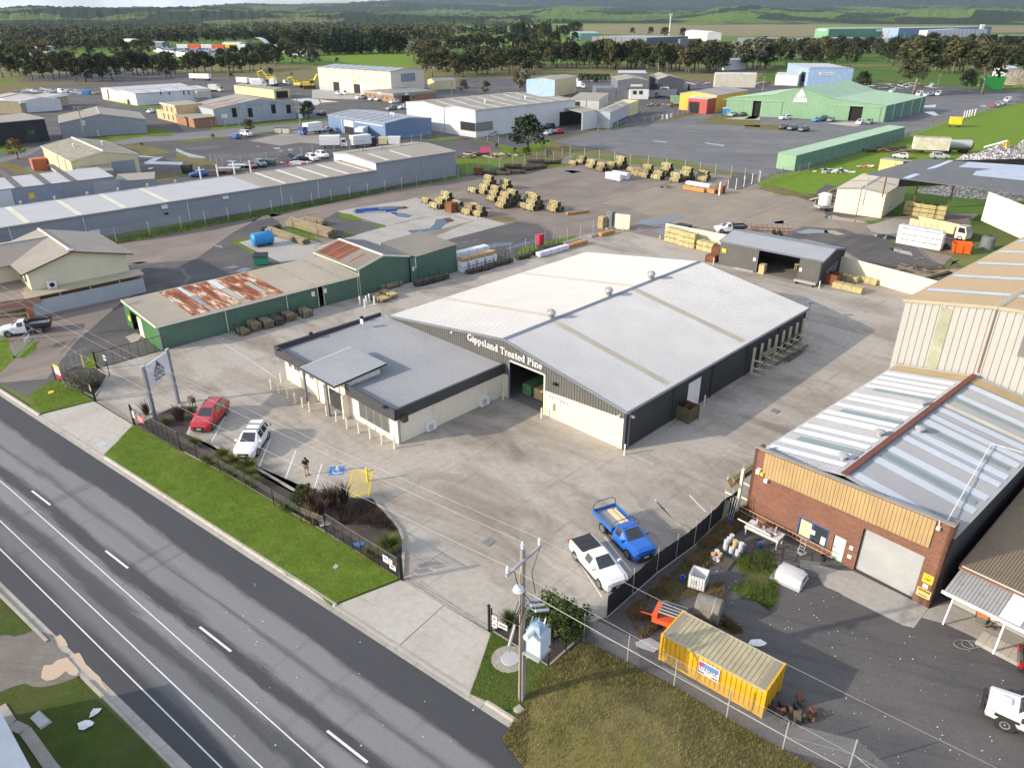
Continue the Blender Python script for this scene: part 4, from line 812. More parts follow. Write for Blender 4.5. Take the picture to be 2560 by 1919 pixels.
TILE=flat('paving_tile',(.52,.48,.42),.6)
for i in range(8):
 for j in range(3):box(2.32+i*.42,2.32+i*.42+.4,-2.48+j*.42,-2.48+j*.42+.4,.2,.225).mk('paving_tile',TILE,cr.t)
# -- other near sheds
LA=at('A3',1325,1030);la=R(180-136.4);
def back(A,a,L):return Vec((A[0]-cos(a)*L,A[1]-sin(a)*L,0))
lo=Shed('long_grey_shed','very long low grey shed with white and tan roof along the yard fence',back(LA,la,110),la,88.5,15.0,[(0,3.92),(13.2,4.3),(15,4.0)],'y',GREYW,TANROOF,0,0,trim=flat('grey_gutter',(.26,.28,.31),.6))
hi=Shed('grey_end_shed','taller grey end of the long shed with tan gable roof',lo.world(88.55,0),la,21.5,16.5,[(0,5.4),(11,6.1),(16.5,5.6)],'y',GREYW,TANROOF,0,0,trim=MT['grey_gutter'],skip='l')
hi.wall('l',WHITEW,holes=[(13.0,15.8,0,3.6)])
lo.strips(0,[0.0],63,ZINCW,'white_roof',.0,13.0,up=.06);lo.strips(0,[67.5+4.7*k for k in range(5)],.8,SKYL,up=.09,v0=.2,v1=12.6);lo.strips(0,(9,16.3,23.5,31,38,45),.9,flat('yellowed_sheet',(.66,.62,.48),.5),'yellowed_sheet',.2,12.8,up=.09);hi.strips(0,(3.2,9.0),.8,SKYL,up=.09,v0=.3,v1=8)
for x in (21,31.5,48.5,66.5,74.5):lo.pipe('f',x,m=WHITEP,r=.06)
hi.pipe('f',12,m=GREYP);lo.put('f',0,.02,21,3.0,flat('grey_door_panel',(.24,.26,.30),.6),'sliding_door',.08);lo.put('f',32,.6,33.5,1.3,WHITEP,'blank_sign',.06);lo.put('f',44,3.0,45,3.6,WHITEP,'air_conditioner',.4);lo.put('f',55,3.0,56,3.5,WHITEP,'air_conditioner',.4);lo.put('f',44.3,1.9,45,2.2,BLACKM,'vent',.1)
for i in range(8):whirly(lo.t,(26+i*5.2,13.2,4.35),GALV,.7,.2) if i<6 else None
for x in (58,61.5,65,68.5):tube([(x,16,3),(x,16,6.3)],.14,6).mk('flue',WHITEP,lo.t)
for x in (4,9,14.5):whirly(hi.t,(x,11,6.1),GALV,.6,.25)

h1=Shed('cream_house','cream two storey house with brown gable roof and lean-to',at('B2',345,965),R(43.5),13.8,9.0,[(0,0.01),(9,0.01)],'y',CREAMS,TANROOF,0,0,skip='flrb',roofon=False,trim=None)
CRH=flat('cream_weatherboard',(.66,.60,.44),.7,0,.06,1.5);BRT=flat('brown_roof_tiles',(.30,.265,.225),.75,0,.1,1);CHT=flat('dark_brown_trim',(.12,.08,.06),.7)
def wb_wall(parent,P,Q,z0,z1,top=None,n=None):
 P,Q=Vec(P),Vec(Q);U=Q-P;L=U.length;U/=L;N=U.cross(Vec((0,0,1)));nb_=max(1,int((z1-z0)/.3));mb=MB()
 for k in range(nb_):
  a,b=z0+(z1-z0)*k/nb_,z0+(z1-z0)*(k+1)/nb_;mb.add([P+N*.03+Vec((0,0,a)),Q+N*.03+Vec((0,0,a)),Q+N*.006+Vec((0,0,b)),P+N*.006+Vec((0,0,b)),P+Vec((0,0,a)),Q+Vec((0,0,a))],[(0,1,2,3),(4,5,1,0)])
 if top:mb.add([P+Vec((0,0,z1)),Q+Vec((0,0,z1)),P+U*(L*top[0])+Vec((0,0,top[1]))],[(0,1,2)])
 return mb.mk('wall',CRH,parent)
H=h1.t

wb_wall(H,(1.0,1.6,0),(12.4,1.6,0),2.5,5.2,(.45,6.5));wb_wall(H,(1.0,9,0),(1.0,1.6,0),2.5,5.2);wb_wall(H,(12.4,1.6,0),(12.4,16,0),0,5.2);wb_wall(H,(-9,7.2,0),(1.0,7.2,0),2.5,5.2)
for a,b in (((.3,1.1,4.95),(6.2,1.1,6.65)),):slab([a,b,(6.2,16,6.65),(.3,16,4.95)],.12).mk('roof',BRT,H)
slab([(6.2,1.1,6.65),(13.2,1.1,4.95),(13.2,16,4.95),(6.2,16,6.65)],.12).mk('roof',BRT,H)
slab([(-12,6.5,4.95),(2.2,6.5,4.95),(6.0,11,6.6),(-12,11,6.6)],.12).mk('roof',BRT,H);slab([(-12,11,6.6),(6.0,11,6.6),(2.2,15.5,4.95),(-12,15.5,4.95)],.12).mk('roof',BRT,H)
tube([(6.2,1.1,6.8),(6.2,16,6.8)],.13,6).mk('ridge_cap',CREAMS,H);tube([(-12,11,6.75),(6.0,11,6.75)],.13,6).mk('ridge_cap',CREAMS,H);tube([(2.2,6.5,5.1),(6.1,11,6.72)],.1,6).mk('valley',CHT,H)
for a,b in (((.3,1.06,4.9),(6.2,1.06,6.62)),((6.2,1.06,6.62),(13.2,1.06,4.9))):slab([a,b,(b[0],b[1],b[2]+.16),(a[0],a[1],a[2]+.16)],.05).mk('barge_board',CHT,H)
tube([(13.25,1.1,4.98),(13.25,16,4.98)],.07,5).mk('gutter',WHITEP,H)
slab([(-.2,-.3,2.45),(13.6,-.3,2.45),(13.6,1.6,2.75),(-.2,1.6,2.75)],.06).mk('lean_to_roof',flat('lean_roof',(.44,.38,.27),.7),H);slab([(-5,1.6,2.5),(-.2,-.3,2.45),(1.0,1.6,2.7),(1.0,7.2,2.8),(-5,7.2,2.8)],.06).mk('lean_to_roof',flat('brown_deck_roof',(.27,.22,.18),.8),H)
box(0,13.4,-.06,0,0.02,1.95).mk('lean_to_wall',flat('pale_fibro',(.42,.45,.48),.7,0,.1,.6),H)
for x in (0,3.5,7,10.5,13.3):box(x-.08,x+.08,-.03,.12,0,2.45).mk('post',GALV,H)
box(.1,13.3,1.3,1.4,0,2.4).mk('inner_wall',BRICKF,H)
for x in (1.5,3.4,5.3):box(x,x+.03,-.08,-.06,.1,1.9).mk('cover_strip',GREYP,H)
for z_ in (.65,1.3):box(.05,13.3,-.075,-.06,z_,z_+.03).mk('cover_strip',GREYP,H)
box(-.5,.1,-.4,.3,0,2.4).mk('brick_pier',flat('orange_brick',(.38,.16,.07),.85),H);box(-4.6,-4.2,3.2,3.6,0,2.4).mk('brick_pier',MT['orange_brick'],H);box(-5,1.2,-.45,-.2,1.75,2.4).mk('verandah_beam',flat('faded_red_beam',(.34,.19,.14),.8),H)
for k in range(4):box(-5+k*.3,-.4,.6+k*.9,.75+k*.9,1.3,1.45).mk('deck_joist',GREYP,H)
for z0,x in ((2.75,2.6),):box(x,x+1.0,.9,1.5,z0,z0+.85).mk('air_conditioner',WHITEP,H)
lathe((3.1,.89,3.18),[(.3,0),(.3,.012)],14,'y').mk('fan_grille',BLACKM,H)
for y in (3.0,5.4):f=box(.94,1.0,y,y+1.0,3.4,4.6).mk('window',CHT,H);box(.925,.94,y+.07,y+.93,3.47,4.53).mk('pane',GLASSW,f)
lathe((6.1,1.3,6.85),[(.45,0),(.5,.12),(.05,.2)],12).mk('dish',GREYP,H)
# -- painted bays
for i,(a,b) in enumerate((('C2 455 535','C2 290 848'),('C2 960 780','C2 820 1115'),('C2 1238 912','C2 1100 1288'),('C2 1528 1058','C2 1436 1345'),('C2 70 640','C2 45 725'),('C8 1080 720','C8 1345 1130'),('C8 1372 505','C8 1650 865'),('C8 1895 122','C8 2150 400'),('D1 345 -8','D1 515 165'),('D1 0 55','D1 255 320'),('C4 1735 1300','C4 1965 1405'),('C2 860 -10','C2 1040 130'),('C2 180 1095','C2 60 30'),('B3 990 1110','B3 1330 1325'),('B3 1330 1325','B3 1560 1480'))):
 P,Q=V(a)[0],V(b)[0];n=Vec((-(Q-P).y,(Q-P).x,0)).normalized()*(.055 if i<10 else .025)
 if i==12:continue
 o=MB().poly([(q.x,q.y,.037) for q in (P-n,Q-n,Q+n,P+n)]).mk('bay_marking',WHITE_LINE);o['kind']='structure'
P=[q for q in V('C7 850 140,1050 135,1030 240,835 250')]
dm=ground('accessible_marking',P,.037,BLUE_LINE);c0=sum(P,Vec())/4;ux=(P[1]-P[0]).normalized();uy=Vec((-ux.y,ux.x,0))
sym=MB();S= lambda x,y:(c0+ux*x+uy*y)+Vec((0,0,.042))
for p,wd in (([(-.05,.42),(-.05,0),(.28,0),(.42,-.34),(.52,-.30)],.07),([(-.05,.2),(.2,.2)],.06),(arc(.02,-.12,.30,.30,150,380,10),.06)):
 for a,b in zip(p,p[1:]):
  d=Vec((b[0]-a[0],b[1]-a[1])).normalized();nx,ny=-d.y*wd,d.x*wd;sym.poly([S(a[0]+nx,a[1]+ny),S(a[0]-nx,a[1]-ny),S(b[0]-nx,b[1]-ny),S(b[0]+nx,b[1]+ny)])
sym.poly([S(-.05+.09*cos(k),.55+.09*sin(k)) for k in [i*pi/5 for i in range(10)]]);sym.mk('wheelchair_symbol',WHITE_LINE,dm)
P=V('C7 1145 190,1410 182,1350 530,1080 545');hm=MB();zz=Vec((0,0,.037))
def bar(mb,a,b,w_):
 n=Vec((-(b-a).y,(b-a).x,0)).normalized()*w_;mb.poly([a-n+zz,b-n+zz,b+n+zz,a+n+zz])
for a,b in zip(P,P[1:]+P[:1]):bar(hm,a,b,.06)
zz=Vec((0,0,.0375))
for k in range(1,16):
 f=k/15;a=P[0].lerp(P[3],min(1,f*1.25));b=P[1].lerp(P[2],max(0,f*1.25-.25));bar(hm,a,b,.045)
o=hm.mk('hatched_marking',YEL_LINE);o['kind']='structure'

for s,lab in (('C8 95 560,180 515,245 555,175 605','steel grated drain pit in the concrete near the exit'),('C5 1345 1060,1385 1036,1450 1062,1415 1088','steel grated drain pit beside the main shed side lane'),('C1 705 1105,770 1065,850 1095,770 1150','grey steel pit lid in the front driveway crossing')):
 P=V(s);g=MB().prism(P,.02,.045).mk('drain_grate',flat('grate_pit',(.05,.05,.05),.8));tag(g,lab,'drain')
 if 'lid' in lab:g.data.materials[0]=GREYP;continue
 for k in range(9):
  a,b=P[0].lerp(P[1],(k+.5)/9),P[3].lerp(P[2],(k+.5)/9);tube([a+Vec((0,0,.055)),b+Vec((0,0,.055))],.016,4).mk('grate_bar',TRIM,g)
pl_=lathe(at('D5',460,1170),[(1.05,.0),(1.0,.15),(.55,.16)],20).mk('pit_surround',KERB);tag(pl_,'round concrete pit surround in the lawn by the power pole','pit');lathe(at('D5',475,1170),[(.55,.16),(.53,.20)],16).mk('pit_lid',GREYP,pl_)
for s,lab,z_ in (('C7 895 1455,930 1415,975 1440,935 1480','small white service pit lid in the front lawn',.16),('D6 245 1270,320 1205,420 1300,330 1360','square concrete pit in the grass across the street',.11),('D5 500 1640,560 1600,610 1650,560 1690','square concrete pit lid at the kerb beside the grass bank',.18)):
 o=MB().prism(V(s),0,z_).mk('service_pit',KERB);tag(o,lab,'pit lid')
 if 'across' in lab:MB().prism([q.lerp(V(s)[0],.12) for q in V(s)],z_,z_+.02).mk('lid',GREYP,o)
o=lathe(at('D8',408,137)+Vec((0,0,.13)),[(.28,0),(.26,.06)],12).mk('hydrant_cover',YELP);tag(o,'yellow oval hydrant cover in the small corner lawn','hydrant cover')
# -- bollards
def bollard(p,h,m,lab,grp,r=.075):
 b=thing('bollard',lab,'bollard',p,0,grp);lathe((0,0,0),[(r,.03),(r,h-.03),(r*.8,h)],12).mk('post',m,b,True,40);lathe((0,0,0),[(r*1.5,.03),(r*1.4,.05)],12).mk('base_plate',m,b);return b
BO=[(150,675),(65,730),(130,770),(205,812),(272,855),(337,892),(397,928),(545,962),(628,1012),(720,1072),(822,1115),(920,1160),(1020,1205),(1130,1250)]
ordn='first second third fourth fifth sixth seventh eighth ninth tenth eleventh twelfth thirteenth fourteenth'.split()
for i,(x,y) in enumerate(BO):bollard(at('C3',x,y),1.03,CREAMS,'cream steel bollard at the office front, %s counting from the driveway end'%ordn[i],'cream bollards along the office front')
for c,x,y,lab in (('C4',935,975,'cream bollard at the main shed door beside the exit sign wall'),('C4',583,806,'cream bollard between the office wall and main shed door'),('N',1561,1137,'white bollard guarding the front corner of the main shed'),('C5',738,1005,'pale bollard beside the white side roller door'),('B7',610,602,'cream bollard among timber at the charcoal shed corner'),('B7',1733,855,'white topped bollard at the right end of the charcoal shed')):bollard(at(c,x,y),1.05,CREAMS,lab,'single bollards by doors')
bollard(at('C7',1345,325),1.25,YELP,'yellow bollard standing in the yellow hatched bay',None,.1)
for i,(x,y) in enumerate(((1255,1185),(1300,1208),(1315,1180),(1342,1160),(1388,1182))):bollard(at('B4',x,y),1.1,WHITEP,'white bollard at the green shed corner, %s from its wall'%ordn[i],'white bollards by the green shed',.11)
for i,(x,y) in enumerate(((1315,545),(1348,540),(1358,548),(1390,535))):bollard(at('A4',x,y),1.5,WHITEP,'white post on the far asphalt yard edge, %s in its row'%ordn[i],'white posts by the far yard',.13)
for i,(x,y) in enumerate(((1735,300),(1755,296),(1775,292),(1795,288),(1820,283))):bollard(at('B1',x,y),2.4,WHITEP,'white post beside the paddock fence, %s in its row'%ordn[i],'white posts by the paddock',.18)
# -- fences
MESHM=flat('chain_wire',(.26,.28,.30),.5,.3);POSTG=flat('fence_post_steel',(.50,.50,.50),.5,.4);WOODP=flat('weathered_post',(.20,.17,.14),.9)
def fence(name,lab,P,h,sp,pm=POSTG,r=.035,mesh=.3,wire=.006,wm=None,rails=(),zb=0.0,cat='fence',group=None,lean=0):
 f=thing(name,lab,cat,P[0],0,group);O=P[0];proto=tube([(0,0,0),(0,0,h+.08)],r,6).mk('post',pm,f);first=True;mm=MB()
 for a,b in zip(P,P[1:]):
  L=(b-a).length;n=max(1,round(L/sp))
  for k in range(n+(1 if b is P[-1] else 0)):
   q=a.lerp(b,k/n)-O
   if first:proto.location=(q.x,q.y,zb);first=False
   else:
    c=proto.copy();link(c);c.location=(q.x,q.y,zb);c.rotation_euler=(random.uniform(-lean,lean),random.uniform(-lean,lean),0)
  U=(b-a)/L;z0=.06+zb
  if mesh:
   m=int((L+h)/mesh)
   for k in range(m):
    for s_ in (1,-1):
     x0,x1=k*mesh-h,k*mesh;y0,y1=z0,z0+h
     if x0<0:y0+=-x0;x0=0
     if x1>L:y1-=x1-L;x1=L
     if x1-x0<.02:continue
     if s_<0:x0,x1=L-x0,L-x1
     p,q=a-O+U*x0,a-O+U*x1
     mm.tube([(p.x,p.y,y0),(q.x,q.y,y1)],wire,3,False)
  for zr in rails:
   p,q=a-O,b-O;mm.tube([(p.x,p.y,zr+zb),(q.x,q.y,zr+zb)],.010,5)
 if mm.v:o=mm.mk('wire_mesh',wm or MESHM,f);o['kind']='stuff'
 return f
fence('chain_wire_fence','chain wire fence on grey posts along the grass bank behind the yellow container',V('D5 1165 985,D3 30 660,470 892,965 1192,1495 1492,D4 275 1590,N 2350 2120'),1.9,3.6,POSTG,.04,.085,.0032,rails=(1.0,),zb=.05)
fence('chain_wire_fence','long chain wire fence on pale posts beside the long grey shed',V('B2 420 300,710 246,1210 185,1885 55,B4 815 268,1640 118,A3 1350 1060'),2.3,4.4,POSTG,.05,.35,.007)
fence('chain_wire_fence','chain wire fence behind the round dark tree',V('A3 1430 1035,1730 962,2070 902,A4 233 917,310 928,390 910'),2.4,4.2,POSTG,.05,.35,.007)
fence('chain_wire_fence','chain wire back fence behind the stacked post bundles',V('A4 460 885,1015 963,1518 1023,1942 1078,2195 1125'),2.5,4.6,POSTG,.06,.35,.008)
fence('pipe_rail_pen','low white pipe railing pen at the yard back corner',V('A4 1830 1245,2205 1125'),2.3,4.0,WHITEP,.07,0,rails=(.25,),wm=WHITEP)
fence('paddock_fence','leaning timber post fence between asphalt yard and green paddock',V('B1 130 830,300 765,430 740,900 600,1255 470,1600 345,1930 235,2130 190'),1.9,4.6,WOODP,.09,.5,.008,lean=.08,rails=(1.9,))
fence('wire_fence','thin wire fence on tall pale posts beside the wet asphalt',V('B5 935 905,1090 895,1240 835,1520 722,1650 728,1780 700,1905 655'),2.2,3.0,POSTG,.035,0,rails=(.6,1.2,1.8))
fence('chain_wire_fence','chain wire fence across the puddled yard near parked cars',V('A2 390 1085,520 1130,720 1092,1005 1068,1268 1022,1390 1005,1750 955,2090 930'),2.0,4.0,POSTG,.05,.4,.008)
fence('chain_wire_fence','chain wire fence along the white factory grass',V('A3 790 740,920 720,1085 680,1300 655,1520 690,1720 725'),2.0,4.0,POSTG,.05,.4,.008)
fence('chain_wire_fence','chain wire fence along the far yard behind the green hall',V('A4 720 660,1300 560,1500 500,1880 430'),2.0,5.0,POSTG,.06,.5,.01)
fence('chain_wire_fence','chain wire fence fronting the grey workshop with faded lettering',V('A2 400 700,700 690,1000 640,1310 610'),2.0,5.0,POSTG,.05,.5,.01)

BF=V('C1 1650 1172,D8 1560 655,1745 775,1945 888,2165 1018,C7 130 640,492 870,800 1000')
fence('garden_fence','black wire fence on thin black posts along the front garden',BF,1.45,3.0,BLACKM,.03,.3,.0025,BLACKM,rails=(1.0,1.12,1.24,1.36,1.45))
fence('corner_fence','black fence with pale top rail beside the corner bush',V('D5 835 1235,1150 940'),1.5,1.6,BLACKM,.04,.2,.004,BLACKM,rails=(.3,.6,.9,1.2,1.5))

def gate(lab,P,h,nb,m=BLACKM,r=.035,sub=0,name='sliding_gate',zb=.08,fill=0.0):
 a,b=P;d=b-a;L=d.length;t=thing(name,lab,'gate',a,az(a,b));tube([(0,0,zb),(0,0,h),(L,0,h),(L,0,zb),(0,0,zb)],r,6).mk('frame',m,t)
 for k in range(1,nb):tube([(L*k/nb,0,zb),(L*k/nb,0,h)],r*.55,5).mk('bar',m,t)
 for k in range(sub):tube([(0,0,h-.1-k*.14),(L,0,h-.1-k*.14)],.012,4).mk('wire',m,t)
 if fill:
  mb=MB()
  for k in range(int(L/fill)):mb.tube([(k*fill,0,zb),(min(L,k*fill+h-zb),0,h if k*fill+h-zb<=L else zb+L-k*fill)],.006,3,False);mb.tube([(L-k*fill,0,zb),(max(0,L-k*fill-(h-zb)),0,h if L-k*fill-(h-zb)>=0 else zb+L-k*fill)],.006,3,False)
  o=mb.mk('wire_mesh',m,t);o['kind']='stuff'
 return t,L
G1,L1=gate('black sliding gate parked open along the front lawn, carrying a red sign',V('C1 1130 885,1645 1168'),1.75,9,sub=4,fill=.25)
G2,L2=gate('black sliding gate parked open beside the exit driveway, with white notices',V('C7 820 1003,1745 1592'),1.75,8,sub=5,fill=.25)
G3,L3=gate('black framed gate closed across the drive beside the green store shed',V('B2 1012 1497,1700 1308'),1.75,8)
for (p,lab) in ((at('C1',1130,890),'black gate post at the front driveway beside the pylon sign'),(at('C7',1775,1600),'black gate post on the lawn side of the exit driveway'),(at('D5',276,892),'black gate post on the pole side of the exit driveway'),(at('C1',700,628),'black gate post on the shrub side of the front driveway'),(at('B2',1010,1505),'black post at the near end of the closed gate')):
 t=thing('gate_post',lab,'gate post',p,STREET);box(-.06,.06,-.06,.06,.02,2.0).mk('post',BLACKM,t);box(.16,.22,-.04,.04,.02,1.9).mk('guide_post',BLACKM,t);box(-.08,.08,-.08,.08,2.0,2.03).mk('cap',BLACKM,t)
def notice(par,x0,z0,x1,z1,m,y=-.05,name='notice',txt=None):
 o=box(x0,x1,y-.015,y,z0,z1).mk(name,m,par)
 for i,(s,hh,tm,zz_) in enumerate(txt or ()):fontmesh(s,hh,'lettering',tm,o,((x0+x1)/2,y-.018,zz_),(1,0,0),(0,-1,0),.004,None,'CENTER')
 return o
PINKR=flat('faded_red_sign',(.70,.13,.14),.5)
o=notice(G1,.85*1.2,.75,.85*1.2+1.0,1.35,PINKR,txt=(('CAUTION',.17,WHITEP,1.12),('FORKLIFTS',.12,WHITEP,.95),('IN USE',.12,WHITEP,.82)))
o=notice(G1,.05,.8,.55,1.5,WHITEP);box(.12,.5,-.068,-.065,1.1,1.16).add([(.15,-.068,.95),(.45,-.068,.95),(.45,-.068,1.0),(.15,-.068,1.0)],[(0,1,2,3)]).mk('print',GREYP,o)
for x0,z0,x1,z1 in ((L2-1.35,.85,L2-.82,1.4),(L2-.74,1.05,L2-.44,1.35),(L2-.74,.6,L2-.16,.98)):
 o=notice(G2,x0,z0,x1,z1,WHITEP);box(x0+.1,x1-.1,-.07,-.066,(z0+z1)/2,(z0+z1)/2+.12).mk('print',BLUEP if z0>.8 and x1-x0>.4 else BLACKM,o)
s_=thing('notice_board','white notices on the black corner fence by the exit gate post','notice',at('D5',300,900),az(at('D5',300,900),at('D5',500,1000)));tube([(0,0,0),(0,0,1.5),(2.2,0,1.5),(2.2,0,0)],.03,5).mk('frame',BLACKM,s_)
for x0,z0,x1,z1 in ((.05,1.0,.4,1.4),(.05,.55,.4,.92),(.5,.75,1.15,1.15)):
 o=notice(s_,x0,z0,x1,z1,WHITEP);box(x0+.06,x1-.06,-.07,-.066,(z0+z1)/2-.05,(z0+z1)/2+.05).mk('print',BLACKM,o)
nt=thing('notice_post','small white notice on a black post by the closed gate','notice',at('C1',862,352),R(-40));box(-.03,.03,-.03,.03,0,2.3).mk('post',BLACKM,nt);o=notice(nt,-.35,1.75,.25,2.3,WHITEP);box(-.25,.15,-.07,-.066,1.9,2.15).mk('print',NAVY,o)
nt=thing('notice_post','white paper notice tied to the gate post beside the grey shrub','notice',at('C1',690,612),R(-40));box(-.03,.03,-.03,.03,0,1.7).mk('post',BLACKM,nt);notice(nt,-.3,.9,-.02,1.5,WHITEP)

def oldgate(lab,P,h):
 t,L=gate(lab,P,h,4,GALV,.03,0,'wire_gate',.15);mb=tube([(0,0,.15),(L,0,h)],.015,4);mb.mk('brace',GALV,t);return t,L
GA1,l1=oldgate('galvanised wire gate swung open beside the white tray ute',V('B2 190 1385,372 1215'),1.6);notice(GA1,l1*.45,.95,l1*.75,1.35,WHITEP)
GA2,l2=oldgate('galvanised wire gate standing open by the grey shrub garden',V('C1 400 292,632 195'),1.6)
fence('wire_fence','short wire fence on steel posts carrying the yellow and red sign',V('C1 262 395,440 480,570 560,700 628'),1.5,2.2,BLACKM,.03,.12,.005,BLACKM,rails=(1.5,))
bs=thing('site_sign','yellow white and red sign board on the wire fence at the side drive','sign',at('C1',290,418),az(at('C1',262,395),at('C1',440,480)));
for x in (.05,1.05):tube([(x,.04,0),(x,.04,2.0)],.03,5).mk('post',GALV,bs)
box(0,1.1,-.03,0,1.5,2.0).mk('yellow_panel',flat('amber_sign',(.78,.52,.16),.6),bs);box(0,1.1,-.03,0,1.0,1.495).mk('white_panel',WHITEP,bs);box(0,1.1,-.03,0,.6,.995).mk('red_panel',REDP,bs)
yp=thing('marker_post','orange timber marker post by the old wire gate','post',at('C1',580,255),0);box(-.07,.07,-.07,.07,0,1.3).mk('post',TIMBER,yp)

def shadecloth():
 P=V('C8 1390 1345,D1 5 800,390 520,690 225,840 128');t=thing('shadecloth_fence','black shadecloth fence between the parking bays and the weedy workshop yard','fence',P[0]);O=P[0];hs=(1.75,1.75,1.75,1.75,1.75);mb=MB();rnd=RNG(3);vs=[];n=0
 for i,(a,b) in enumerate(zip(P,P[1:])):
  for k in range(14):
   q=a.lerp(b,k/14)-O;w_=rnd.uniform(-.03,.03);nrm=Vec((-(b-a).y,(b-a).x,0)).normalized()
   for f in (0.03,.5,1):vs.append((q.x+nrm.x*w_*f,q.y+nrm.y*w_*f,f*(1.75-.06*sin(k/14*pi))));
   n+=1
 mb.add(vs,[(3*i,3*i+3,3*i+4,3*i+1) for i in range(n-1)]+[(3*i+1,3*i+4,3*i+5,3*i+2) for i in range(n-1)]);mb.mk('shadecloth',flat('black_shadecloth',(.010,.012,.016),.8),t)
 for a,b in zip(P,P[1:]):
  for k in (0,.5):q=a.lerp(b,k)-O;tube([(q.x,q.y,0),(q.x,q.y,2.15)],.03,6).mk('post',POSTG,t)
 tube([(q.x-O.x,q.y-O.y,.05) for q in P],.05,5).mk('bottom_rail',KERB,t);return t
shadecloth()

def panelfence(lab,P,h,m=CREAMS,w_=2.4,name='panel_fence'):
 a,b=P;L=(b-a).length;t=thing(name,lab,'fence',a,az(a,b));n=max(1,round(L/w_))
 for k in range(n):
  mb=MB();mb.sheet((L*k/n+.03,0,0),(1,0,0),(0,0,1),(0,-1,0),0,L/n-.06,.05,h,.22,.035);mb.mk('panel',m,t);box(L*k/n-.03,L*k/n+.03,-.03,.03,0,h+.05).mk('post',m,t);box(L*k/n+.03,L*(k+1)/n-.03,-.03,.03,h-.02,h+.04).mk('rail',m,t)
 return t
panelfence('cream steel panel fence behind the tan timber packs',V('B6 1112 872,1672 985'),2.5);panelfence('cream ribbed steel fence right of the charcoal shed',V('B8 130 1165,1320 1500'),2.6)
panelfence('cream gate leaf standing open by the timber racks',V('B6 650 780,788 797'),2.6,w_=4.2,name='cream_gate')
# -- pylon sign
SA,SB=at('C1',1375,860),at('C1',1625,655);sa=az(SA,SB);ls=(SB-SA).length;ps=thing('pylon_sign','tall white and charcoal business sign with tree emblem beside the driveway','sign',SA,sa)
z1=onwall('C1',1245,245,SA,sa)[1];zb_=onwall('C1',1310,470,SA,sa)[1]
for x in (0,ls):box(x-.16,x+.16,-.09,.09,0,z1+.12).mk('post',TRIM,ps);box(x-.19,x+.19,-.12,.12,z1+.12,z1+.18).mk('post_cap',GREYP,ps)
bd=box(.16,ls-.16,-.06,.06,zb_,z1).mk('board',flat('sign_white',(.62,.64,.68),.5),ps);cx_=ls/2;tz=zb_+(z1-zb_)*.46;hh=(z1-zb_)*.47
tr=MB()
for k in range(8):
 f0,f1=k/8,(k+1)/8;w0,w1=.72*(1-f0)+.04,.72*(1-f1)-.02;tr.poly([(cx_-w0,-.066,tz+hh*f0),(cx_+w0,-.066,tz+hh*f0),(cx_+max(w1,.01),-.066,tz+hh*f1),(cx_-max(w1,.01),-.066,tz+hh*f1)])
SNAVY=flat('sign_navy',(.06,.085,.13),.5);tr.mk('tree_emblem',SNAVY,bd);box(cx_-.82,cx_+.82,-.068,-.06,tz-.16,tz-.07).mk('emblem_bar',SNAVY,bd)
fontmesh('GTP',.42,'lettering',flat('sign_white',(.62,.64,.68),.5),bd,(cx_,-.072,tz+.02),(1,0,0),(0,-1,0),.006,.95,'CENTER')
q,wd=serif('Gippsland',.36,1.5);letters(MB(),q,(cx_-.75,-.06,zb_+.52),(1,0,0),(0,-1,0),.012).mk('lettering',SNAVY,bd);q,wd=serif('Treated Pine',.27,1.5);letters(MB(),q,(cx_-.75,-.06,zb_+.16),(1,0,0),(0,-1,0),.012).mk('lettering',SNAVY,bd)
lx=thing('letter_box','dark metal letter box on legs beside the red car','letter box',at('C2',100,430),R(-40));box(-.35,.35,-.2,.2,.55,1.05).mk('box',flat('dark_bronze',(.10,.085,.065),.6),lx)
for x,y in ((-.3,-.15),(.28,-.15),(-.3,.13),(.28,.13)):box(x,x+.04,y,y+.04,0,.55).mk('leg',BLACKM,lx)
# -- power pole, transformer, wires
POLEM=flat('pole_concrete',(.30,.27,.23),.85,0,.1,2);PORC=flat('porcelain',(.62,.64,.68),.25);XFM=flat('transformer_blue',(.50,.62,.72),.45)
pp=at('D5',580,1530);PD=STREET+pi/2;pw=thing('power_pole','tall concrete power pole with steel crossarm and pale blue transformer','power pole',pp,PD)
hp=10.1;tube([(0,0,0),(0,0,hp*.5),(0,0,hp)],[.19,.16,.13],12).mk('pole',POLEM,pw,True,60)
a0_=onwall('D5',412,335,pp,PD);a1_=onwall('D5',742,72,pp,PD);az_=9.55
arm=box(a0_[0],a1_[0],-.2,-.08,az_-.06,az_+.06).mk('crossarm',GALV,pw)
ins=[(a0_[0]+.12,9.62),(0,hp+.0),(a1_[0]-.12,9.62)]
for x,z_ in ins:o=lathe((x,-.14 if x else 0,z_),[(.03,0),(.10,.05),(.10,.12),(.05,.14),(.11,.2),(.11,.27),(.05,.29),(.08,.38),(.03,.45)],10).mk('insulator',PORC,pw,True,50)
ti=lathe((-.45,-.1,7.9),[(.05,0),(.30,.04),(.12,.14),(.26,.2),(.1,.3)],12).mk('strain_insulator',PORC,pw)
for k in range(3):
 y=-.45-k*.28;tube([(.12,y+.3,6.9-k*.18),(.85,y+.0,6.6-k*.18)],.075,8).mk('fuse_switch',PORC,pw);tube([(0,-.1,7.0-k*.18),(.12,y+.3,6.9-k*.18)],.03,5).mk('fuse_bracket',GALV,pw)
tx=box(.0,.75,-1.15,-.22,3.7,5.15).mk('transformer',XFM,pw)
for k in range(7):box(.75,.97,-1.12+k*.13,-1.09+k*.13,3.85,5.0).mk('cooling_fin',XFM,tx)
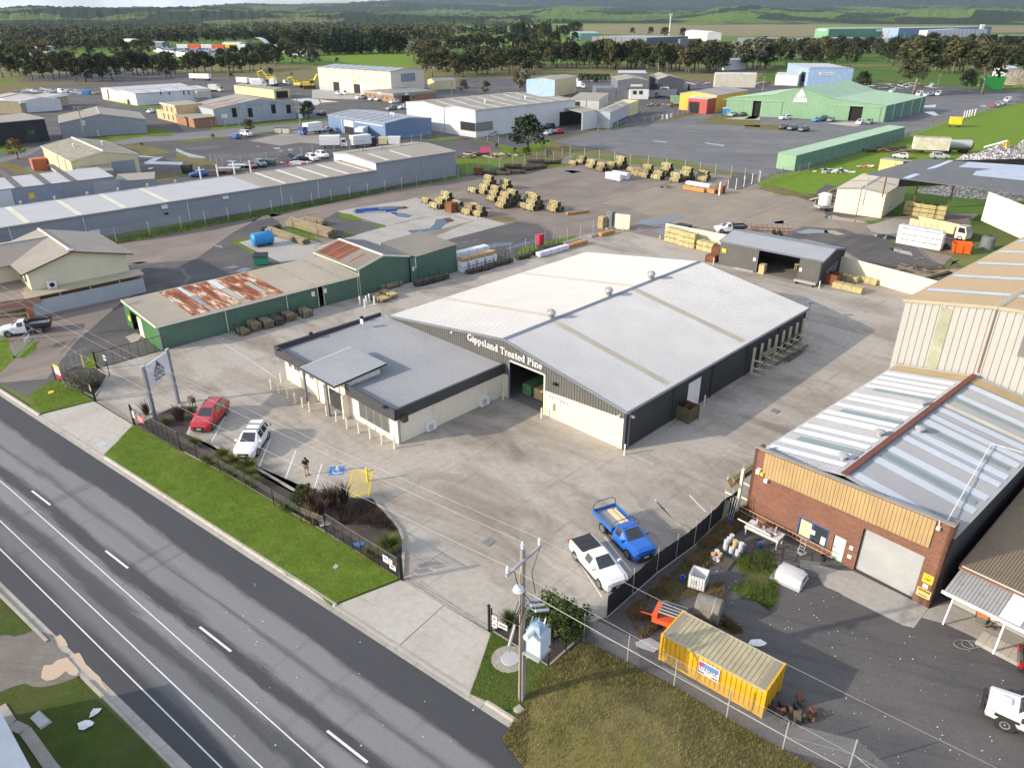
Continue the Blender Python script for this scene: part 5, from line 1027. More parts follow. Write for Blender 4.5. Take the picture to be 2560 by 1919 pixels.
lathe((-.55,-.62,5.2),[(.17,0),(.17,1.1)],12,'x').mk('oil_tank',WHITEP,tx)
for k in range(3):tube([(.2+k*.12,-.35-k*.3,5.15),(.45+k*.15,-.35-k*.3,5.75)],[.09,.03],8).mk('bushing',PORC,tx);tube([(.3+k*.12,-.9+k*.28,5.1),(1.05,-.9+k*.28,5.05)],[.07,.04],8).mk('bushing',flat('pinkish_bushing',(.50,.42,.38),.5) if k==0 else MT['pinkish_bushing'],tx)
MB().add([(0,-1.1,5.16),(.75,-1.1,5.16),(.75,-.3,5.16),(0,-.3,5.16),(.1,-1.0,5.55),(.6,-.9,5.5),(.62,-.4,5.6),(.1,-.45,5.5)],[(0,1,5,4),(1,2,6,5),(2,3,7,6),(3,0,4,7),(4,5,6,7)]).mk('top_cover',flat('cover_blue',(.25,.36,.47),.5),tx)
box(-.2,.9,-1.2,-.15,3.55,3.68).mk('platform',GALV,tx);tube([(0,-.15,3.2),(.0,-1.0,3.6)],.05,5).mk('bracket',GALV,tx)
for x,y,z_ in ((-.24,-.05,9.0),(-.16,-.17,3.6),(.22,-.05,3.4)):tube([(x,y,.0),(x,y,z_*.98)],.05,6).mk('cable_guard',flat('cable_brown',(.33,.27,.20),.7) if x==-.24 else GALV,pw)
for p in ([(-.9,-.14,9.6),(-.7,-.2,8.6),(-.2,-.25,7.6),(.15,-.5,6.9)],[(a1_[0]-.1,-.14,9.5),(.5,-.2,8.4),(.55,-.4,7.2)],[(-.1,-.2,6.6),(-.9,-.5,6.3),(-1.3,-.3,6.6),(-.2,.1,6.9)],[(.4,-.6,6.5),(.3,-.9,6.0),(.4,-.9,5.8)],[(-1.6,-.3,5.6),(-.9,-.2,6.4),(-.25,-.1,6.9)],[(-1.9,-.6,5.3),(-1.1,-.4,6.2),(-.3,-.1,6.6)]):tube(p,.022,5).mk('jumper_cable',BLACKM,pw)
tube([(-1.7,-.45,5.5),(-1.0,-.3,6.25)],.07,6).mk('service_bracket',GALV,pw)
def pole(p,h,lab,arms=1,rz=0.0,m=POLEM,r=.17,xf=False,grp='distant power poles'):
 t=thing('power_pole',lab,'power pole',p,rz,grp);tube([(0,0,0),(0,0,h)],[r,r*.65],8).mk('pole',m,t)
 for k in range(arms):box(-1.2,1.2,-.06,.06,h-.35-k*.9,h-.2-k*.9).mk('crossarm',m,t);[lathe((x,0,h-.2-k*.9),[(.05,0),(.09,.1),(.03,.28)],6).mk('insulator',PORC,t) for x in (-1.05,0.35,1.05)]
 if xf:box(.15,.9,-.4,.4,h*.42,h*.42+1.2).mk('transformer',XFM,t)
 return t
SU=Vec((cos(STREET),sin(STREET),0));SN=Vec((-SU.y,SU.x,0))
endL,endR=pp-SU*78+SN*1.0,pp+SU*60
pole(endL,10.2,'power pole further up the street past the house',1,PD,grp=None);pole(endR,10.2,'power pole further down the street past the workshop',1,PD,grp=None)
WIRE=flat('power_wire',(.34,.33,.31),.5,.3)
def wire(a,b,sag,r=.008,name='power_line',lab='overhead power line strung along the street'):
 p=[a.lerp(b,k/24)-Vec((0,0,sag*4*(k/24)*(1-k/24))) for k in range(25)];o=tube(p,r,4,False).mk(name,WIRE);tag(o,lab,'power line');return o
for i,(x,z_) in enumerate(ins):
 q=pp+SN*x+Vec((0,0,z_+.42));tl_=('kerb side','middle','yard side')[i]
 wire(endL+SN*(x*1.0)+Vec((0,0,z_+.4)),q,1.0,lab='%s power line running from the pole up the street'%tl_);
 if i!=1:wire(q,endR+SN*x+Vec((0,0,z_+.4)),.8,lab='%s power line running from the pole past the workshop'%tl_)
wire(pp+SN*-.3+Vec((0,0,7.95)),endR+SN*-.3+Vec((0,0,8.0)),.8,lab='lower service line running from the pole past the workshop',r=.018)
PK=R(30)
for c,x,y,yt,lab,arms,xf in (('A1',885,525,195,'timber power pole with transformer in front of the big grey gable shed',2,True),('T1',792,415,268,'timber power pole leaning among the trees at upper left',2,False),('A2',1375,690,480,'grey power pole by the round tree and white truck',1,True),('A2',592,190,20,'bare timber power pole near the white trailers',1,False),('A2',1340,450,330,'timber pole beside the silver water spill',1,False),('T4',1245,400,232,'pale timber power pole among trees before the dark sheds',1,False),('T4',1530,680,588,'short timber pole beside the rubble heap',1,False),('T3',2165,790,665,'dark power pole between orange shed and green hall',1,False),('T2',1222,480,325,'grey power pole at the edge of the bright paddock',1,False),('T2',1307,420,295,'white topped mast among the gum trees',0,False),('T3',640,380,330,'small pole near the dark industrial sheds',1,False),('T3',1575,290,240,'small pole in the tan field',1,False),('T3',1998,430,310,'pole in front of the long dark sheds',1,False),('T1',645,390,325,'small pole amid suburban trees',1,False),('T1',1808,640,525,'bare pole by the white trailer row',0,False),('A3',1290,310,160,'pole with crossarm beside the brick office',2,False)):
 pole(at(c,x,y),min(16,tall(c,x,y,yt)),lab,arms,PK,m=POLEM if x%2 else flat('pole_timber',(.24,.19,.15),.9),r=.2,xf=xf)
lt=thing('light_tower','very tall white floodlight mast behind the dark industrial sheds','light mast',at('T3',1357,315),0);hl=tall('T3',1357,315,80)
tube([(0,0,0),(0,0,hl)],[1.1,.7],8).mk('mast',WHITEP,lt);box(-3.2,3.2,-.9,.9,hl,hl+2.6).mk('lamp_head',GREYP,lt)
yl=thing('yard_light','thin yard light post at the rear corner of the main shed','light post',at('B7',1610,1190),0);tube([(0,0,0),(0,0,2.2)],.05,5).mk('post',GALV,yl);box(-.4,.4,-.3,.3,2.2,2.35).mk('lamp',TRIM,yl);
rp_=thing('roller_post','steel bracket post standing at the pen corner','post',at('A4',1836,1250),0);tube([(0,0,0),(0,0,2.8)],.09,6).mk('post',WHITEP,rp_)
# -- vehicles
TYRE=flat('tyre_rubber',(.022,.022,.023),.85);RIM=flat('alloy_rim',(.42,.43,.44),.35,.6);CGLASS=flat('car_glass',(.02,.026,.032),.05,0,.05,spec=.9);LAMP=flat('lamp_lens',(.55,.57,.60),.15);TAIL=flat('tail_lens',(.40,.015,.015),.2);BPLA=flat('black_plastic',(.03,.03,.032),.6);SILV=paint('silver_paint',(.42,.44,.46));CWHITE=paint('white_car_paint',(.78,.79,.80));CRED=paint('red_car_paint',(.42,.015,.02));CBLUE=paint('bright_blue_paint',(.012,.12,.52));CNAVY=paint('navy_paint',(.02,.03,.06));CDARK=paint('dark_paint',(.025,.027,.03));CTEAL=paint('teal_grey_paint',(.09,.15,.19));CMAR=paint('maroon_paint',(.16,.02,.03));CBLU2=paint('mid_blue_paint',(.05,.13,.40));CSKY=paint('sky_blue_paint',(.07,.26,.62));CGREY=paint('grey_paint',(.22,.24,.25));CGRN=paint('dark_green_paint',(.02,.06,.05));PAINTS=dict(white=CWHITE,red=CRED,blue=CBLU2,navy=CNAVY,black=CDARK,teal=CTEAL,maroon=CMAR,silver=SILV,sky=CSKY,grey=CGREY,bright=CBLUE,green=CGRN)
ST={
'suv':[(2.30,.36,.62,.66,.5,.70,'b'),(2.22,.26,.80,.86,.66,.92,'b'),(1.95,.22,.90,.94,.74,1.01,'b'),(1.05,.22,.925,1.03,.80,1.12,'w'),(.30,.22,.925,1.06,.66,1.60,'g'),(-.42,.22,.925,1.07,.67,1.68,'b'),(-.50,.22,.925,1.07,.67,1.68,'g'),(-1.28,.22,.925,1.09,.67,1.66,'b'),(-1.38,.22,.925,1.09,.67,1.655,'g'),(-1.78,.24,.91,1.13,.66,1.63,'b'),(-1.90,.26,.90,1.13,.64,1.60,'w'),(-2.18,.30,.88,1.10,.66,1.16,'b'),(-2.30,.42,.80,.92,.62,.96,'b')],
'sedan':[(2.38,.34,.60,.58,.5,.62,'b'),(2.28,.24,.78,.72,.62,.76,'b'),(1.95,.20,.88,.80,.72,.86,'b'),(.95,.20,.91,.90,.76,.96,'w'),(.10,.20,.91,.93,.62,1.36,'g'),(-.45,.20,.91,.94,.63,1.43,'b'),(-.53,.20,.91,.94,.63,1.43,'g'),(-1.15,.20,.91,.96,.62,1.38,'b'),(-1.27,.20,.91,.96,.60,1.34,'w'),(-1.85,.24,.89,.96,.72,1.00,'b'),(-2.25,.28,.84,.94,.68,.97,'b'),(-2.38,.36,.74,.80,.56,.84,'b')],
'hatch':[(2.10,.34,.60,.60,.5,.64,'b'),(2.0,.24,.80,.76,.62,.82,'b'),(1.7,.20,.87,.86,.70,.92,'b'),(.95,.20,.88,.95,.74,1.01,'w'),(.20,.20,.88,.98,.62,1.42,'g'),(-.45,.20,.88,.99,.63,1.50,'b'),(-.53,.20,.88,.99,.63,1.50,'g'),(-1.25,.20,.88,1.01,.62,1.46,'b'),(-1.45,.22,.87,1.02,.60,1.42,'w'),(-1.90,.26,.85,1.00,.64,1.06,'b'),(-2.08,.36,.76,.82,.58,.86,'b')],
'utility':[(2.48,.34,.60,.60,.5,.64,'b'),(2.38,.24,.80,.76,.64,.82,'b'),(2.05,.20,.90,.85,.74,.92,'b'),(1.10,.20,.93,.95,.78,1.02,'w'),(.35,.20,.93,.98,.64,1.42,'g'),(-.32,.20,.93,1.0,.65,1.47,'b'),(-.45,.20,.93,1.0,.63,1.44,'w'),(-.80,.20,.93,1.02,.82,1.05,'b'),(-2.30,.24,.91,1.03,.80,1.06,'b'),(-2.48,.34,.82,.96,.70,1.0,'b')],
'cab':[(2.45,.36,.62,.66,.5,.70,'b'),(2.36,.26,.82,.86,.66,.92,'b'),(2.05,.22,.90,.95,.74,1.01,'b'),(1.20,.22,.925,1.03,.80,1.10,'w'),(.50,.22,.925,1.06,.66,1.55,'g'),(-.10,.22,.925,1.07,.67,1.60,'b'),(-.22,.22,.925,1.07,.66,1.58,'w'),(-.30,.24,.92,1.07,.66,1.12,'b'),(-.34,.30,.90,1.05,.66,1.10,'b')],
'offroad':[(2.35,.48,.80,.95,.70,1.0,'b'),(2.28,.42,.86,1.05,.74,1.12,'b'),(1.0,.42,.92,1.16,.78,1.22,'w'),(.62,.42,.92,1.18,.72,1.82,'g'),(-.1,.42,.92,1.18,.73,1.90,'b'),(-.2,.42,.92,1.18,.73,1.90,'g'),(-1.0,.42,.92,1.18,.73,1.90,'b'),(-1.1,.42,.92,1.18,.73,1.90,'g'),(-1.9,.42,.92,1.18,.73,1.88,'b'),(-2.05,.42,.92,1.18,.72,1.84,'w'),(-2.22,.45,.90,1.15,.76,1.2,'b'),(-2.3,.5,.86,1.0,.72,1.05,'b')],
'van':[(2.45,.36,.75,.80,.62,.86,'b'),(2.35,.28,.88,1.0,.72,1.06,'b'),(1.75,.24,.94,1.15,.82,1.24,'w'),(1.05,.24,.95,1.2,.80,1.95,'g'),(.25,.24,.95,1.2,.80,2.0,'b'),(-2.2,.26,.95,1.2,.80,2.0,'b'),(-2.4,.28,.93,1.2,.78,1.95,'w'),(-2.45,.30,.92,1.18,.8,1.25,'b'),(-2.48,.4,.88,1.0,.8,1.05,'b')]}
WB={'suv':(1.38,-1.34,.36,.93),'sedan':(1.45,-1.38,.32,.92),'hatch':(1.28,-1.27,.31,.885),'utility':(1.55,-1.45,.34,.935),'cab':(1.50,-1.62,.38,.93),'offroad':(1.38,-1.38,.42,.95),'van':(1.55,-1.45,.34,.955)}
def shell(st):
 bd,gl=MB(),MB();rings=[]
 for x,zs,w_,zb,rw,zr,f in st:
  h=[(w_*.90,zs),(w_,zs+.30*(zb-zs)),(w_*1.0,zb-.14),(w_*.965,zb),(rw,zr-.045),(rw*.80,zr)]
  rings.append([(x,y,z) for y,z in h]+[(x,-y,z) for y,z in h[::-1]])
 for i in range(len(st)-1):
  a,b=rings[i],rings[i+1];f=st[i][6]
  for k in range(11):
   t=bd
   if f=='g' and k in (3,7):t=gl
   if f=='w' and k==5:t=gl
   t.add([a[k],b[k],b[k+1],a[k+1]],[(3,2,1,0)])
  bd.add([a[0],b[0],b[11],a[11]],[(0,1,2,3)])
 bd.add(rings[0],[tuple(range(11,-1,-1))]);bd.add(rings[-1],[tuple(range(12))]);return bd,gl
_mesh={}
def wheels(t,xs,r,w_,det,wd=.23):
 key=('wh',r,det);first=None
 for x in xs:
  for s_ in (1,-1):
   if key not in _mesh:
    o=lathe((0,0,0),[(r*.55,-wd),(r*.93,-wd),(r,-wd*.8),(r,-.05),(r*.94,0),(r*.62,.0),(r*.6,-.03),(.03,-.03)],18,'y').mk('wheel',TYRE,None,True,40);_mesh[key]=o.data
    rm=lathe((0,0,0),[(r*.62,-.02),(r*.60,.002),(r*.2,-.025),(.04,.0)],10,'y').mk('rim',RIM,None,False);_mesh[key+('r',)]=rm.data;delob(rm);delob(o)
   o=newob('wheel',_mesh[key]);link(o);o.parent=t;o.location=(x,s_*(w_+.015),r)
   if s_<0:o.rotation_euler=(0,0,pi)
   if det:c=newob('rim',_mesh[key+('r',)]);link(c);c.parent=o
   if det:
    k2=('arch',r)
    if k2 not in _mesh:a=lathe((0,0,0),[(r*1.17,-.03),(r*1.17,.0)],18,'y').mk('wheel_arch',BPLA);_mesh[k2]=a.data;delob(a)
    a=newob('wheel_arch',_mesh[k2]);link(a);a.parent=t;a.location=(x,s_*(w_+.004),r);a.rotation_euler=(0,0,0 if s_>0 else pi)
def part(name,key,fn,m,t,sharp=35):
 if key not in _mesh:o=fn().mk(name,m,None,True,sharp);_mesh[key]=o.data;delob(o)
 o=newob(name,_mesh[key]);link(o);o.parent=t
 o.material_slots[0].link='OBJECT';o.material_slots[0].material=m;return o
def car(name,lab,cat,kind,col,p,rz,det=False,group=None,extra=()):
 m=PAINTS[col] if isinstance(col,str) else col;t=thing(name,lab,cat,p,rz,group);st=ST[kind];xf,xr,r,w_=WB[kind]
 part('body',(kind,'b'), lambda:shell(st)[0],m,t,28);part('window_glass',(kind,'g'), lambda:shell(st)[1],CGLASS,t,20)
 wheels(t,(xf,xr),r,w_-.015,det);L0,L1=st[0][0],st[-1][0];hl=st[1]
 for s_ in (1,-1):
  part('headlight',(kind,'h',s_), lambda:MB().add([(hl[0]-.26,s_*hl[2]*1.02,hl[3]-.02),(hl[0]+.03,s_*hl[2]*.80,hl[3]-.04),(hl[0]+.05,s_*hl[2]*.52,hl[3]-.12),(hl[0]+.05,s_*hl[2]*.62,hl[3]-.22),(hl[0]+.02,s_*hl[2]*.97,hl[3]-.20),(hl[0]-.24,s_*hl[2]*1.10,hl[3]-.12)],[tuple(range(6)) if s_>0 else tuple(range(5,-1,-1))]),LAMP,t)
  part('tail_light',(kind,'t',s_), lambda:box(L1-.03 if kind not in ('cab',) else L1,L1+.16,min(s_*.52,s_*(w_-.04)),max(s_*.52,s_*(w_-.04)),st[-2][3]-.30,st[-2][3]-.05),TAIL,t) if kind!='cab' else None
 if det:
  part('grille',(kind,'gr'), lambda:box(L0-.2,L0+.015,-.46,.46,hl[3]-.38,hl[3]-.15),BPLA,t);part('lower_bumper',(kind,'lb'), lambda:box(L0-.3,L0+.03,-.60,.60,st[0][1]-.08,st[0][1]+.08),BPLA,t);part('number_plate',(kind,'np'), lambda:box(L0,L0+.04,-.18,.18,st[0][1]+.1,st[0][1]+.2),WHITEP,t)
  ws=next(i for i,q in enumerate(st) if q[6]=='w')
  for s_ in (1,-1):part('wing_mirror',(kind,'m',s_), lambda:MB().obox((st[ws][0]-.22,s_*(w_+.10)),0,.14,.22,st[ws][3]+.02,st[ws][3]+.18),m if kind!='offroad' else BPLA,t)
  for s_ in (1,-1):part('sill',(kind,'s',s_), lambda:box(xr+.45,xf-.45,s_*(w_-.03)-.02,s_*(w_-.03)+.02,st[3][1]-.04,st[3][1]+.09),BPLA,t)
  if 'bars' in extra:
   for s_ in (1,-1):part('roof_rail',(kind,'rr',s_), lambda:tube([(.15,s_*.60,1.64),(-.0,s_*.60,1.70),(-1.6,s_*.60,1.69),(-1.75,s_*.60,1.62)],.022,5),BPLA,t)
   if 'cross' in extra:
    for x in (-.1,-1.0):part('roof_bar',(kind,'rb',x), lambda:box(x-.04,x+.04,-.62,.62,1.70,1.735),BPLA,t)
 return t
def tray(t,m,L=2.3,xb=-.45,det=True,gate=True,frame=BPLA,h=.24):
 x1,x0=xb,xb-L;tr=box(x0,x1,-.95,.95,.86,.95).mk('tray_floor',flat('tray_floor_alloy',(.30,.31,.31),.5,.3),t)
 for s_ in (1,-1):box(x0,x1,s_*.95-.02,s_*.95+.02,.86,.95+h).mk('tray_side',m,t)
 box(x0-.03,x0+.01,-.95,.95,.86,.95+h).mk('tail_gate',m,t);tube([(x1,-.9,.9),(x1,-.9,1.5),(x1,-.7,1.68),(x1,.7,1.68),(x1,.9,1.5),(x1,.9,.9)],.03,6).mk('head_board',frame,t);box(x1-.02,x1+.02,-.9,.9,.9,1.25).mk('head_board_sheet',m,t);box(x0+.1,x1+.3,-.4,.4,.45,.86).mk('chassis',BPLA,t)
 if gate=='rack':tube([(x0,-.93,.9),(x0,-.93,1.55),(x0,-.6,1.8),(x0,.6,1.8),(x0,.93,1.55),(x0,.93,.9)],.03,6).mk('rear_rack',frame,t);tube([(x1+.1,-.9,1.62),(x1+.9,-.72,1.72),(x1+.9,.72,1.72),(x1+.1,.9,1.62)],.025,5).mk('ladder_rack',frame,t)
 for s_ in (1,-1):box(x0-.05,x0-.03,s_*.65-.15,s_*.65+.15,.68,.8).mk('tail_light',TAIL,t)
def seat(fx,rx,k=.5):return fx.lerp(rx,k),az(rx,fx)
def place2(c,xf,yf,xr,yr):
 a,b=at(c,xf,yf),at(c,xr,yr);return(a+b)/2,az(b,a)
p,h=place2('C2',190,715,410,470);car('red_suv','red hatchback SUV nosed in beside the pylon sign garden','car','suv','red',p,h,True,extra=('bars',))
p,h=place2('C2',660,1035,870,715);car('white_suv','white SUV with black roof bars parked in front of grass tussocks','car','suv','white',p,h,True,extra=('bars','cross'))
p,h=place2('C8',1490,1050,1130,640);wu=car('white_ute','white utility with black tonneau cover parked by the shadecloth fence','ute','utility','white',p,h,True);box(-2.36,-.84,-.74,.74,1.07,1.10).mk('tonneau_cover',BPLA,wu)
for x in (-1.2,-1.7):box(x-.02,x+.02,-.74,.74,1.10,1.115).mk('cover_rib',BPLA,wu)
p,h=place2('C8',1770,740,1420,385);bu=car('blue_ute','bright blue tray utility carrying pine boards beside the white utility','ute','cab','bright',p,h,True);tray(bu,CBLUE,2.45,-.42,gate='rack',frame=flat('rack_steel',(.06,.08,.11),.4,.4))
ld=thing('pine_boards','small load of pale pine boards lying in the blue tray','boards',p+Vec((0,0,.96)),h)
for k in range(4):box(-2.6+.05*k,-.5,.12+.15*k,.26+.15*k,0,.09+.04*(k%2)).mk('board',flat('fresh_pine',(.66,.52,.32),.7) if k==0 else MT['fresh_pine'],ld)
p,h=place2('B2',60,1150,470,1100);wt=car('white_tray_ute','white single cab ute with black tray by the cream house','ute','cab','white',p,h,True);tray(wt,BPLA,2.4,-.42,h=.32)
p,h=place2('B6',1560,815,1840,808);wt=car('white_tray_ute','white sedan nosed tray ute parked behind the charcoal shed','ute','cab','white',p,h,True);tray(wt,BPLA,2.4,-.42,h=.3,gate='rack')
p,h=place2('D4',1900,1000,2800,1390);ow=car('white_four_wheel_drive','white four wheel drive with black bull bar at the frame edge','four wheel drive','offroad',CWHITE,p,h,True)
tube([(2.42,-.85,.5),(2.5,-.8,.75),(2.5,.8,.75),(2.42,.85,.5)],.09,6).mk('bull_bar',BPLA,ow);tube([(2.48,-.5,.7),(2.5,-.45,1.1),(2.5,.45,1.1),(2.48,.5,.7)],.04,6).mk('bull_bar',BPLA,ow);box(1.35,1.85,-.22,.22,1.19,1.27).mk('bonnet_scoop',CWHITE,ow)
for s_ in (1,-1):box(.85,1.95,s_*.93-.06,s_*.93+.06,.82,.95).mk('guard_flare',BPLA,ow)
p=at('D4',2290,560);car('black_sedan','black sedan rear poking into the frame behind the four wheel drive','car','sedan','black',p+Vec((1.6,-.5,0)),R(-30),True)

def truck(name,lab,p,rz,body='box',bc=CWHITE,cc=CWHITE,L=5.6,group=None,h=3.3):
 t=thing(name,lab,'truck',p,rz,group);x0=-L+1.2
 MB().add([(1.25,-1.05,.5),(2.95,-1.05,.5),(2.95,1.05,.5),(1.25,1.05,.5),(1.25,-1.05,1.5),(3.0,-1.05,1.5),(3.0,1.05,1.5),(1.25,1.05,1.5),(1.3,-1.0,2.45),(2.6,-.98,2.45),(2.6,.98,2.45),(1.3,1.0,2.45)],[(3,2,1,0),(0,1,5,4),(1,2,6,5),(2,3,7,6),(3,0,4,7),(4,5,9,8),(6,7,11,10),(7,4,8,11),(8,9,10,11)]).mk('cab',cc,t)
 MB().add([(3.0,-1.0,1.5),(3.0,1.0,1.5),(2.6,.93,2.4),(2.6,-.93,2.4)],[(0,1,2,3)]).mk('windscreen',CGLASS,t)
 for s_ in (1,-1):MB().add([(1.6,s_*1.06,1.5),(2.8,s_*1.06,1.5),(2.5,s_*1.01,2.3),(1.6,s_*1.01,2.3)],[(0,1,2,3) if s_<0 else (3,2,1,0)]).mk('side_window',CGLASS,t)
 for s_ in (1,-1):box(2.94,3.02,s_*.8-.15,s_*.8+.15,.75,.95).mk('headlight',LAMP,t)
 box(x0,2.4,-.45,.45,.5,.85).mk('chassis',BPLA,t);wheels(t,(2.1,x0+1.1),.48,1.05,False,.3)
 if body=='box':b=box(x0,1.1,-1.22,1.22,.9,h).mk('box_body',bc,t);box(x0-.03,x0+.01,-1.1,1.1,1.0,h-.15).mk('rear_door',GREYP,b);box(x0+.05,1.05,-1.24,1.24,1.9,1.95).mk('rub_rail',GREYP,b)
 elif body=='tipper':
  b=MB().add([(x0,-1.1,1.0),(1.0,-1.1,1.0),(1.0,1.1,1.0),(x0,1.1,1.0),(x0,-1.2,2.2),(1.0,-1.2,2.2),(1.0,1.2,2.2),(x0,1.2,2.2),(x0+.1,-1.1,1.3),(.9,-1.1,1.3),(.9,1.1,1.3),(x0+.1,1.1,1.3)],[(0,1,5,4),(1,2,6,5),(2,3,7,6),(3,0,4,7),(4,5,9,8),(5,6,10,9),(6,7,11,10),(7,4,8,11),(8,9,10,11)]).mk('tipper_body',bc,t)
  for k in range(5):box(x0+.6+k*1.0,x0+.7+k*1.0,-1.26,-1.18,1.0,2.2).mk('body_rib',bc,b)
 else:box(x0,1.05,-1.2,1.2,.9,1.05).mk('tray_floor',BPLA,t)
 return t
for c,a,lab,bd,bc,cc in (('A2',(1380,790,1560,765),'white box truck with blue cab backed toward the blue shed','box',CWHITE,CBLU2),('A2',(1905,925,1650,930),'white box truck with open rear doors, front of the pair by the blue shed','box',CWHITE,CWHITE),('A2',(2200,905,2010,925),'white box truck with dark cab beside the blue shed end wall','box',CWHITE,CNAVY),('A2',(1960,880,2120,800),'white box truck half hidden behind the others at the blue shed','box',CWHITE,CWHITE),('T1',(1800,730,1640,722),'white semi truck beside the long white shed','box',SILV,CWHITE),('A4',(595,265,500,262),'white truck in the grey hardstand past the factory roof','box',CWHITE,CWHITE),('A4',(560,215,440,222),'white truck cab row by the powder blue shed','tray',CWHITE,CWHITE),('A4',(1240,350,1370,358),'rusty dark truck among scrap near the green skip','tray',BPLA,CGREY),('A2',(1000,250,880,250),'white van body truck among parked trailers','box',CWHITE,CWHITE),('A2',(1230,232,1120,240),'white tray truck by the yellow excavators','tray',CWHITE,CWHITE)):
 p,h=place2(c,*a);truck('box_truck' if bd=='box' else 'flat_truck',lab,p,h,bd,bc,cc)
p,h=place2('B8',1640,830,1130,720);truck('tipper_truck','cream tipper truck parked under the dark carport roof',p,h,'tipper',flat('cream_tipper',(.66,.55,.32),.6),flat('cream_cab',(.70,.66,.55),.4),7.6)
def box_trailer(lab,p,rz,L=9,m=CWHITE,h=3.6,w_=2.5,name='box_trailer'):
 t=thing(name,lab,'trailer',p,rz);box(-L/2,L/2,-w_/2,w_/2,1.1,h).mk('box_body',m,t);box(-L/2,L/2,-.5,.5,.8,1.1).mk('chassis',BPLA,t);wheels(t,(-L/2+1,-L/2+2.2),.5,1.15,False,.3);box(L/2-2,L/2-1.8,-.8,.8,0,1.0).mk('landing_leg',BPLA,t);return t
for c,a,lab,L in (('A2',(690,225,810,232),'white box trailer in the upper yard, nearest the bare pole',8),('A2',(840,240,960,248),'white box trailer parked beside a white van body truck',8),('A2',(180,180,370,185),'long white container trailer along the back wall',13),('A2',(1050,255,1110,240),'short white box trailer near the excavators',5)):
 p,h=place2(c,*a);box_trailer(lab,p,h,L)

CARS=[('A2',(615,815,705,835),'hatch','blue','blue hatchback beside the white four wheel drive on the wet yard'),('A2',(845,812,720,790),'offroad','white','white four wheel drive under the small roadside tree'),('A2',(1610,755,1700,740),'sedan','silver','pale sedan parked beside the slate blue shed'),('A2',(200,1250,310,1240),'hatch','blue','blue wagon beside the black box in the weedy yard'),('A2',(885,1165,780,1130),'sedan','maroon','maroon sedan beside flat trailers'),('A2',(1005,1155,880,1105),'suv','teal','dark teal wagon beside the maroon sedan'),('A2',(1270,1085,1440,1065),'sedan','navy','navy sedan beside the dark gravel heap'),('A2',(1570,1085,1450,1045),'suv','white','white dual cab behind the navy sedan'),('A2',(1690,1050,1550,1015),'suv','white','white dual cab near the white end wall of the grey shed'),
('A3',(330,292,260,280),'van','white','white service van at the beige workshop doors'),('A3',(265,292,220,280),'suv','white','white car tucked by the first beige workshop door'),('A3',(400,328,490,318),'suv','white','white canopy ute before the brown brick office'),('A3',(530,338,590,330),'sedan','white','white sedan first in the brick office row'),('A3',(590,342,655,335),'suv','white','white wagon second in the brick office row'),('A3',(715,368,800,358),'suv','white','white SUV at the brick office corner'),('A3',(690,430,775,420),'suv','grey','dark grey ute loaded near the blue shed roof'),('A3',(820,415,870,410),'suv','white','white ute half behind the white factory'),('A3',(50,470,120,480),'suv','navy','dark car parked beside the round topped tree'),
('A4',(300,685,390,678),'hatch','red','bright red car among wrecks near the white factory'),('A4',(240,640,300,628),'suv','black','black car beside the red wreck'),('A4',(235,695,300,680),'sedan','silver','silver wreck beside the round dark tree'),('A4',(1915,530,2000,505),'sedan','silver','silver sedan by the blue skip at the green hall'),('A4',(2010,530,2095,508),'sedan','black','black sedan beside the silver one at the green hall'),('A4',(1165,365,1180,330),'van','white','white camper van by the grey boundary wall'),('A4',(880,310,900,285),'offroad','grey','khaki four wheel drive by the charcoal office'),('A4',(655,205,695,200),'van','white','white van in front of the green hedge'),('A4',(740,205,705,200),'van','silver','pale van beside the hedge'),
('B1',(280,315,370,310),'suv','white','white SUV at the green hall wall, front of two'),('B1',(330,300,395,295),'suv','white','white SUV behind the front one at the green hall'),('B1',(525,335,630,322),'sedan','sky','light blue wagon beside the green hall door'),('B1',(600,330,650,312),'suv','navy','dark blue car tucked behind the light blue wagon'),('B1',(650,340,715,318),'hatch','grey','grey hatchback beside the light blue wagon'),('B1',(880,365,940,335),'suv','white','white SUV at the green hall corner apron'),('B1',(955,362,1015,332),'suv','grey','grey wagon at the green hall corner apron'),('B1',(280,398,340,378),'suv','black','dark green four wheel drive, first of three on the asphalt'),('B1',(345,405,415,390),'suv','green','dark four wheel drive, middle of three on the asphalt'),('B1',(430,415,510,400),'suv','navy','dark navy four wheel drive, last of three on the asphalt'),
('B1',(1355,130,1410,120),'van','white','white van in the row under the big gum tree'),('B1',(1420,132,1460,125),'suv','white','white wagon beside the van under the gum tree'),('B1',(1460,128,1490,120),'suv','silver','silver wagon under the gum tree'),('B1',(1515,128,1550,118),'van','white','white van at the end of the gum tree row'),('B1',(1140,105,1195,95),'suv','white','white ute by the rubble heap'),('B1',(1940,225,1990,210),'hatch','red','red car first in the line along the paddock fence'),('B1',(1985,215,2020,200),'suv','silver','silver car second in the line along the paddock fence'),('B1',(2020,205,2060,190),'suv','silver','silver wagon third in the line along the paddock fence'),('B1',(2055,180,2100,170),'van','white','white van last in the line along the paddock fence'),
('T1',(1700,725,1660,715),'van','white','white van beside the long white shed wall'),('T4',(1455,690,1500,680),'suv','white','white ute near the short timber pole'),('A1',(1540,265,1590,250),'sedan','white','white sedan at the tan brick office'),('A1',(1900,110,1970,95),'van','white','white van behind the tan office roof'),('T1',(500,738,480,735),'van','white','white vehicle beside scrap near the blue skip')]
for c,a,k,col,lab in CARS:
 p,h=place2(c,*a);car('parked_'+{'suv':'suv','sedan':'sedan','hatch':'hatchback','offroad':'four_wheel_drive','van':'van'}[k],lab,'van' if k=='van' else 'car',k,col,p,h)

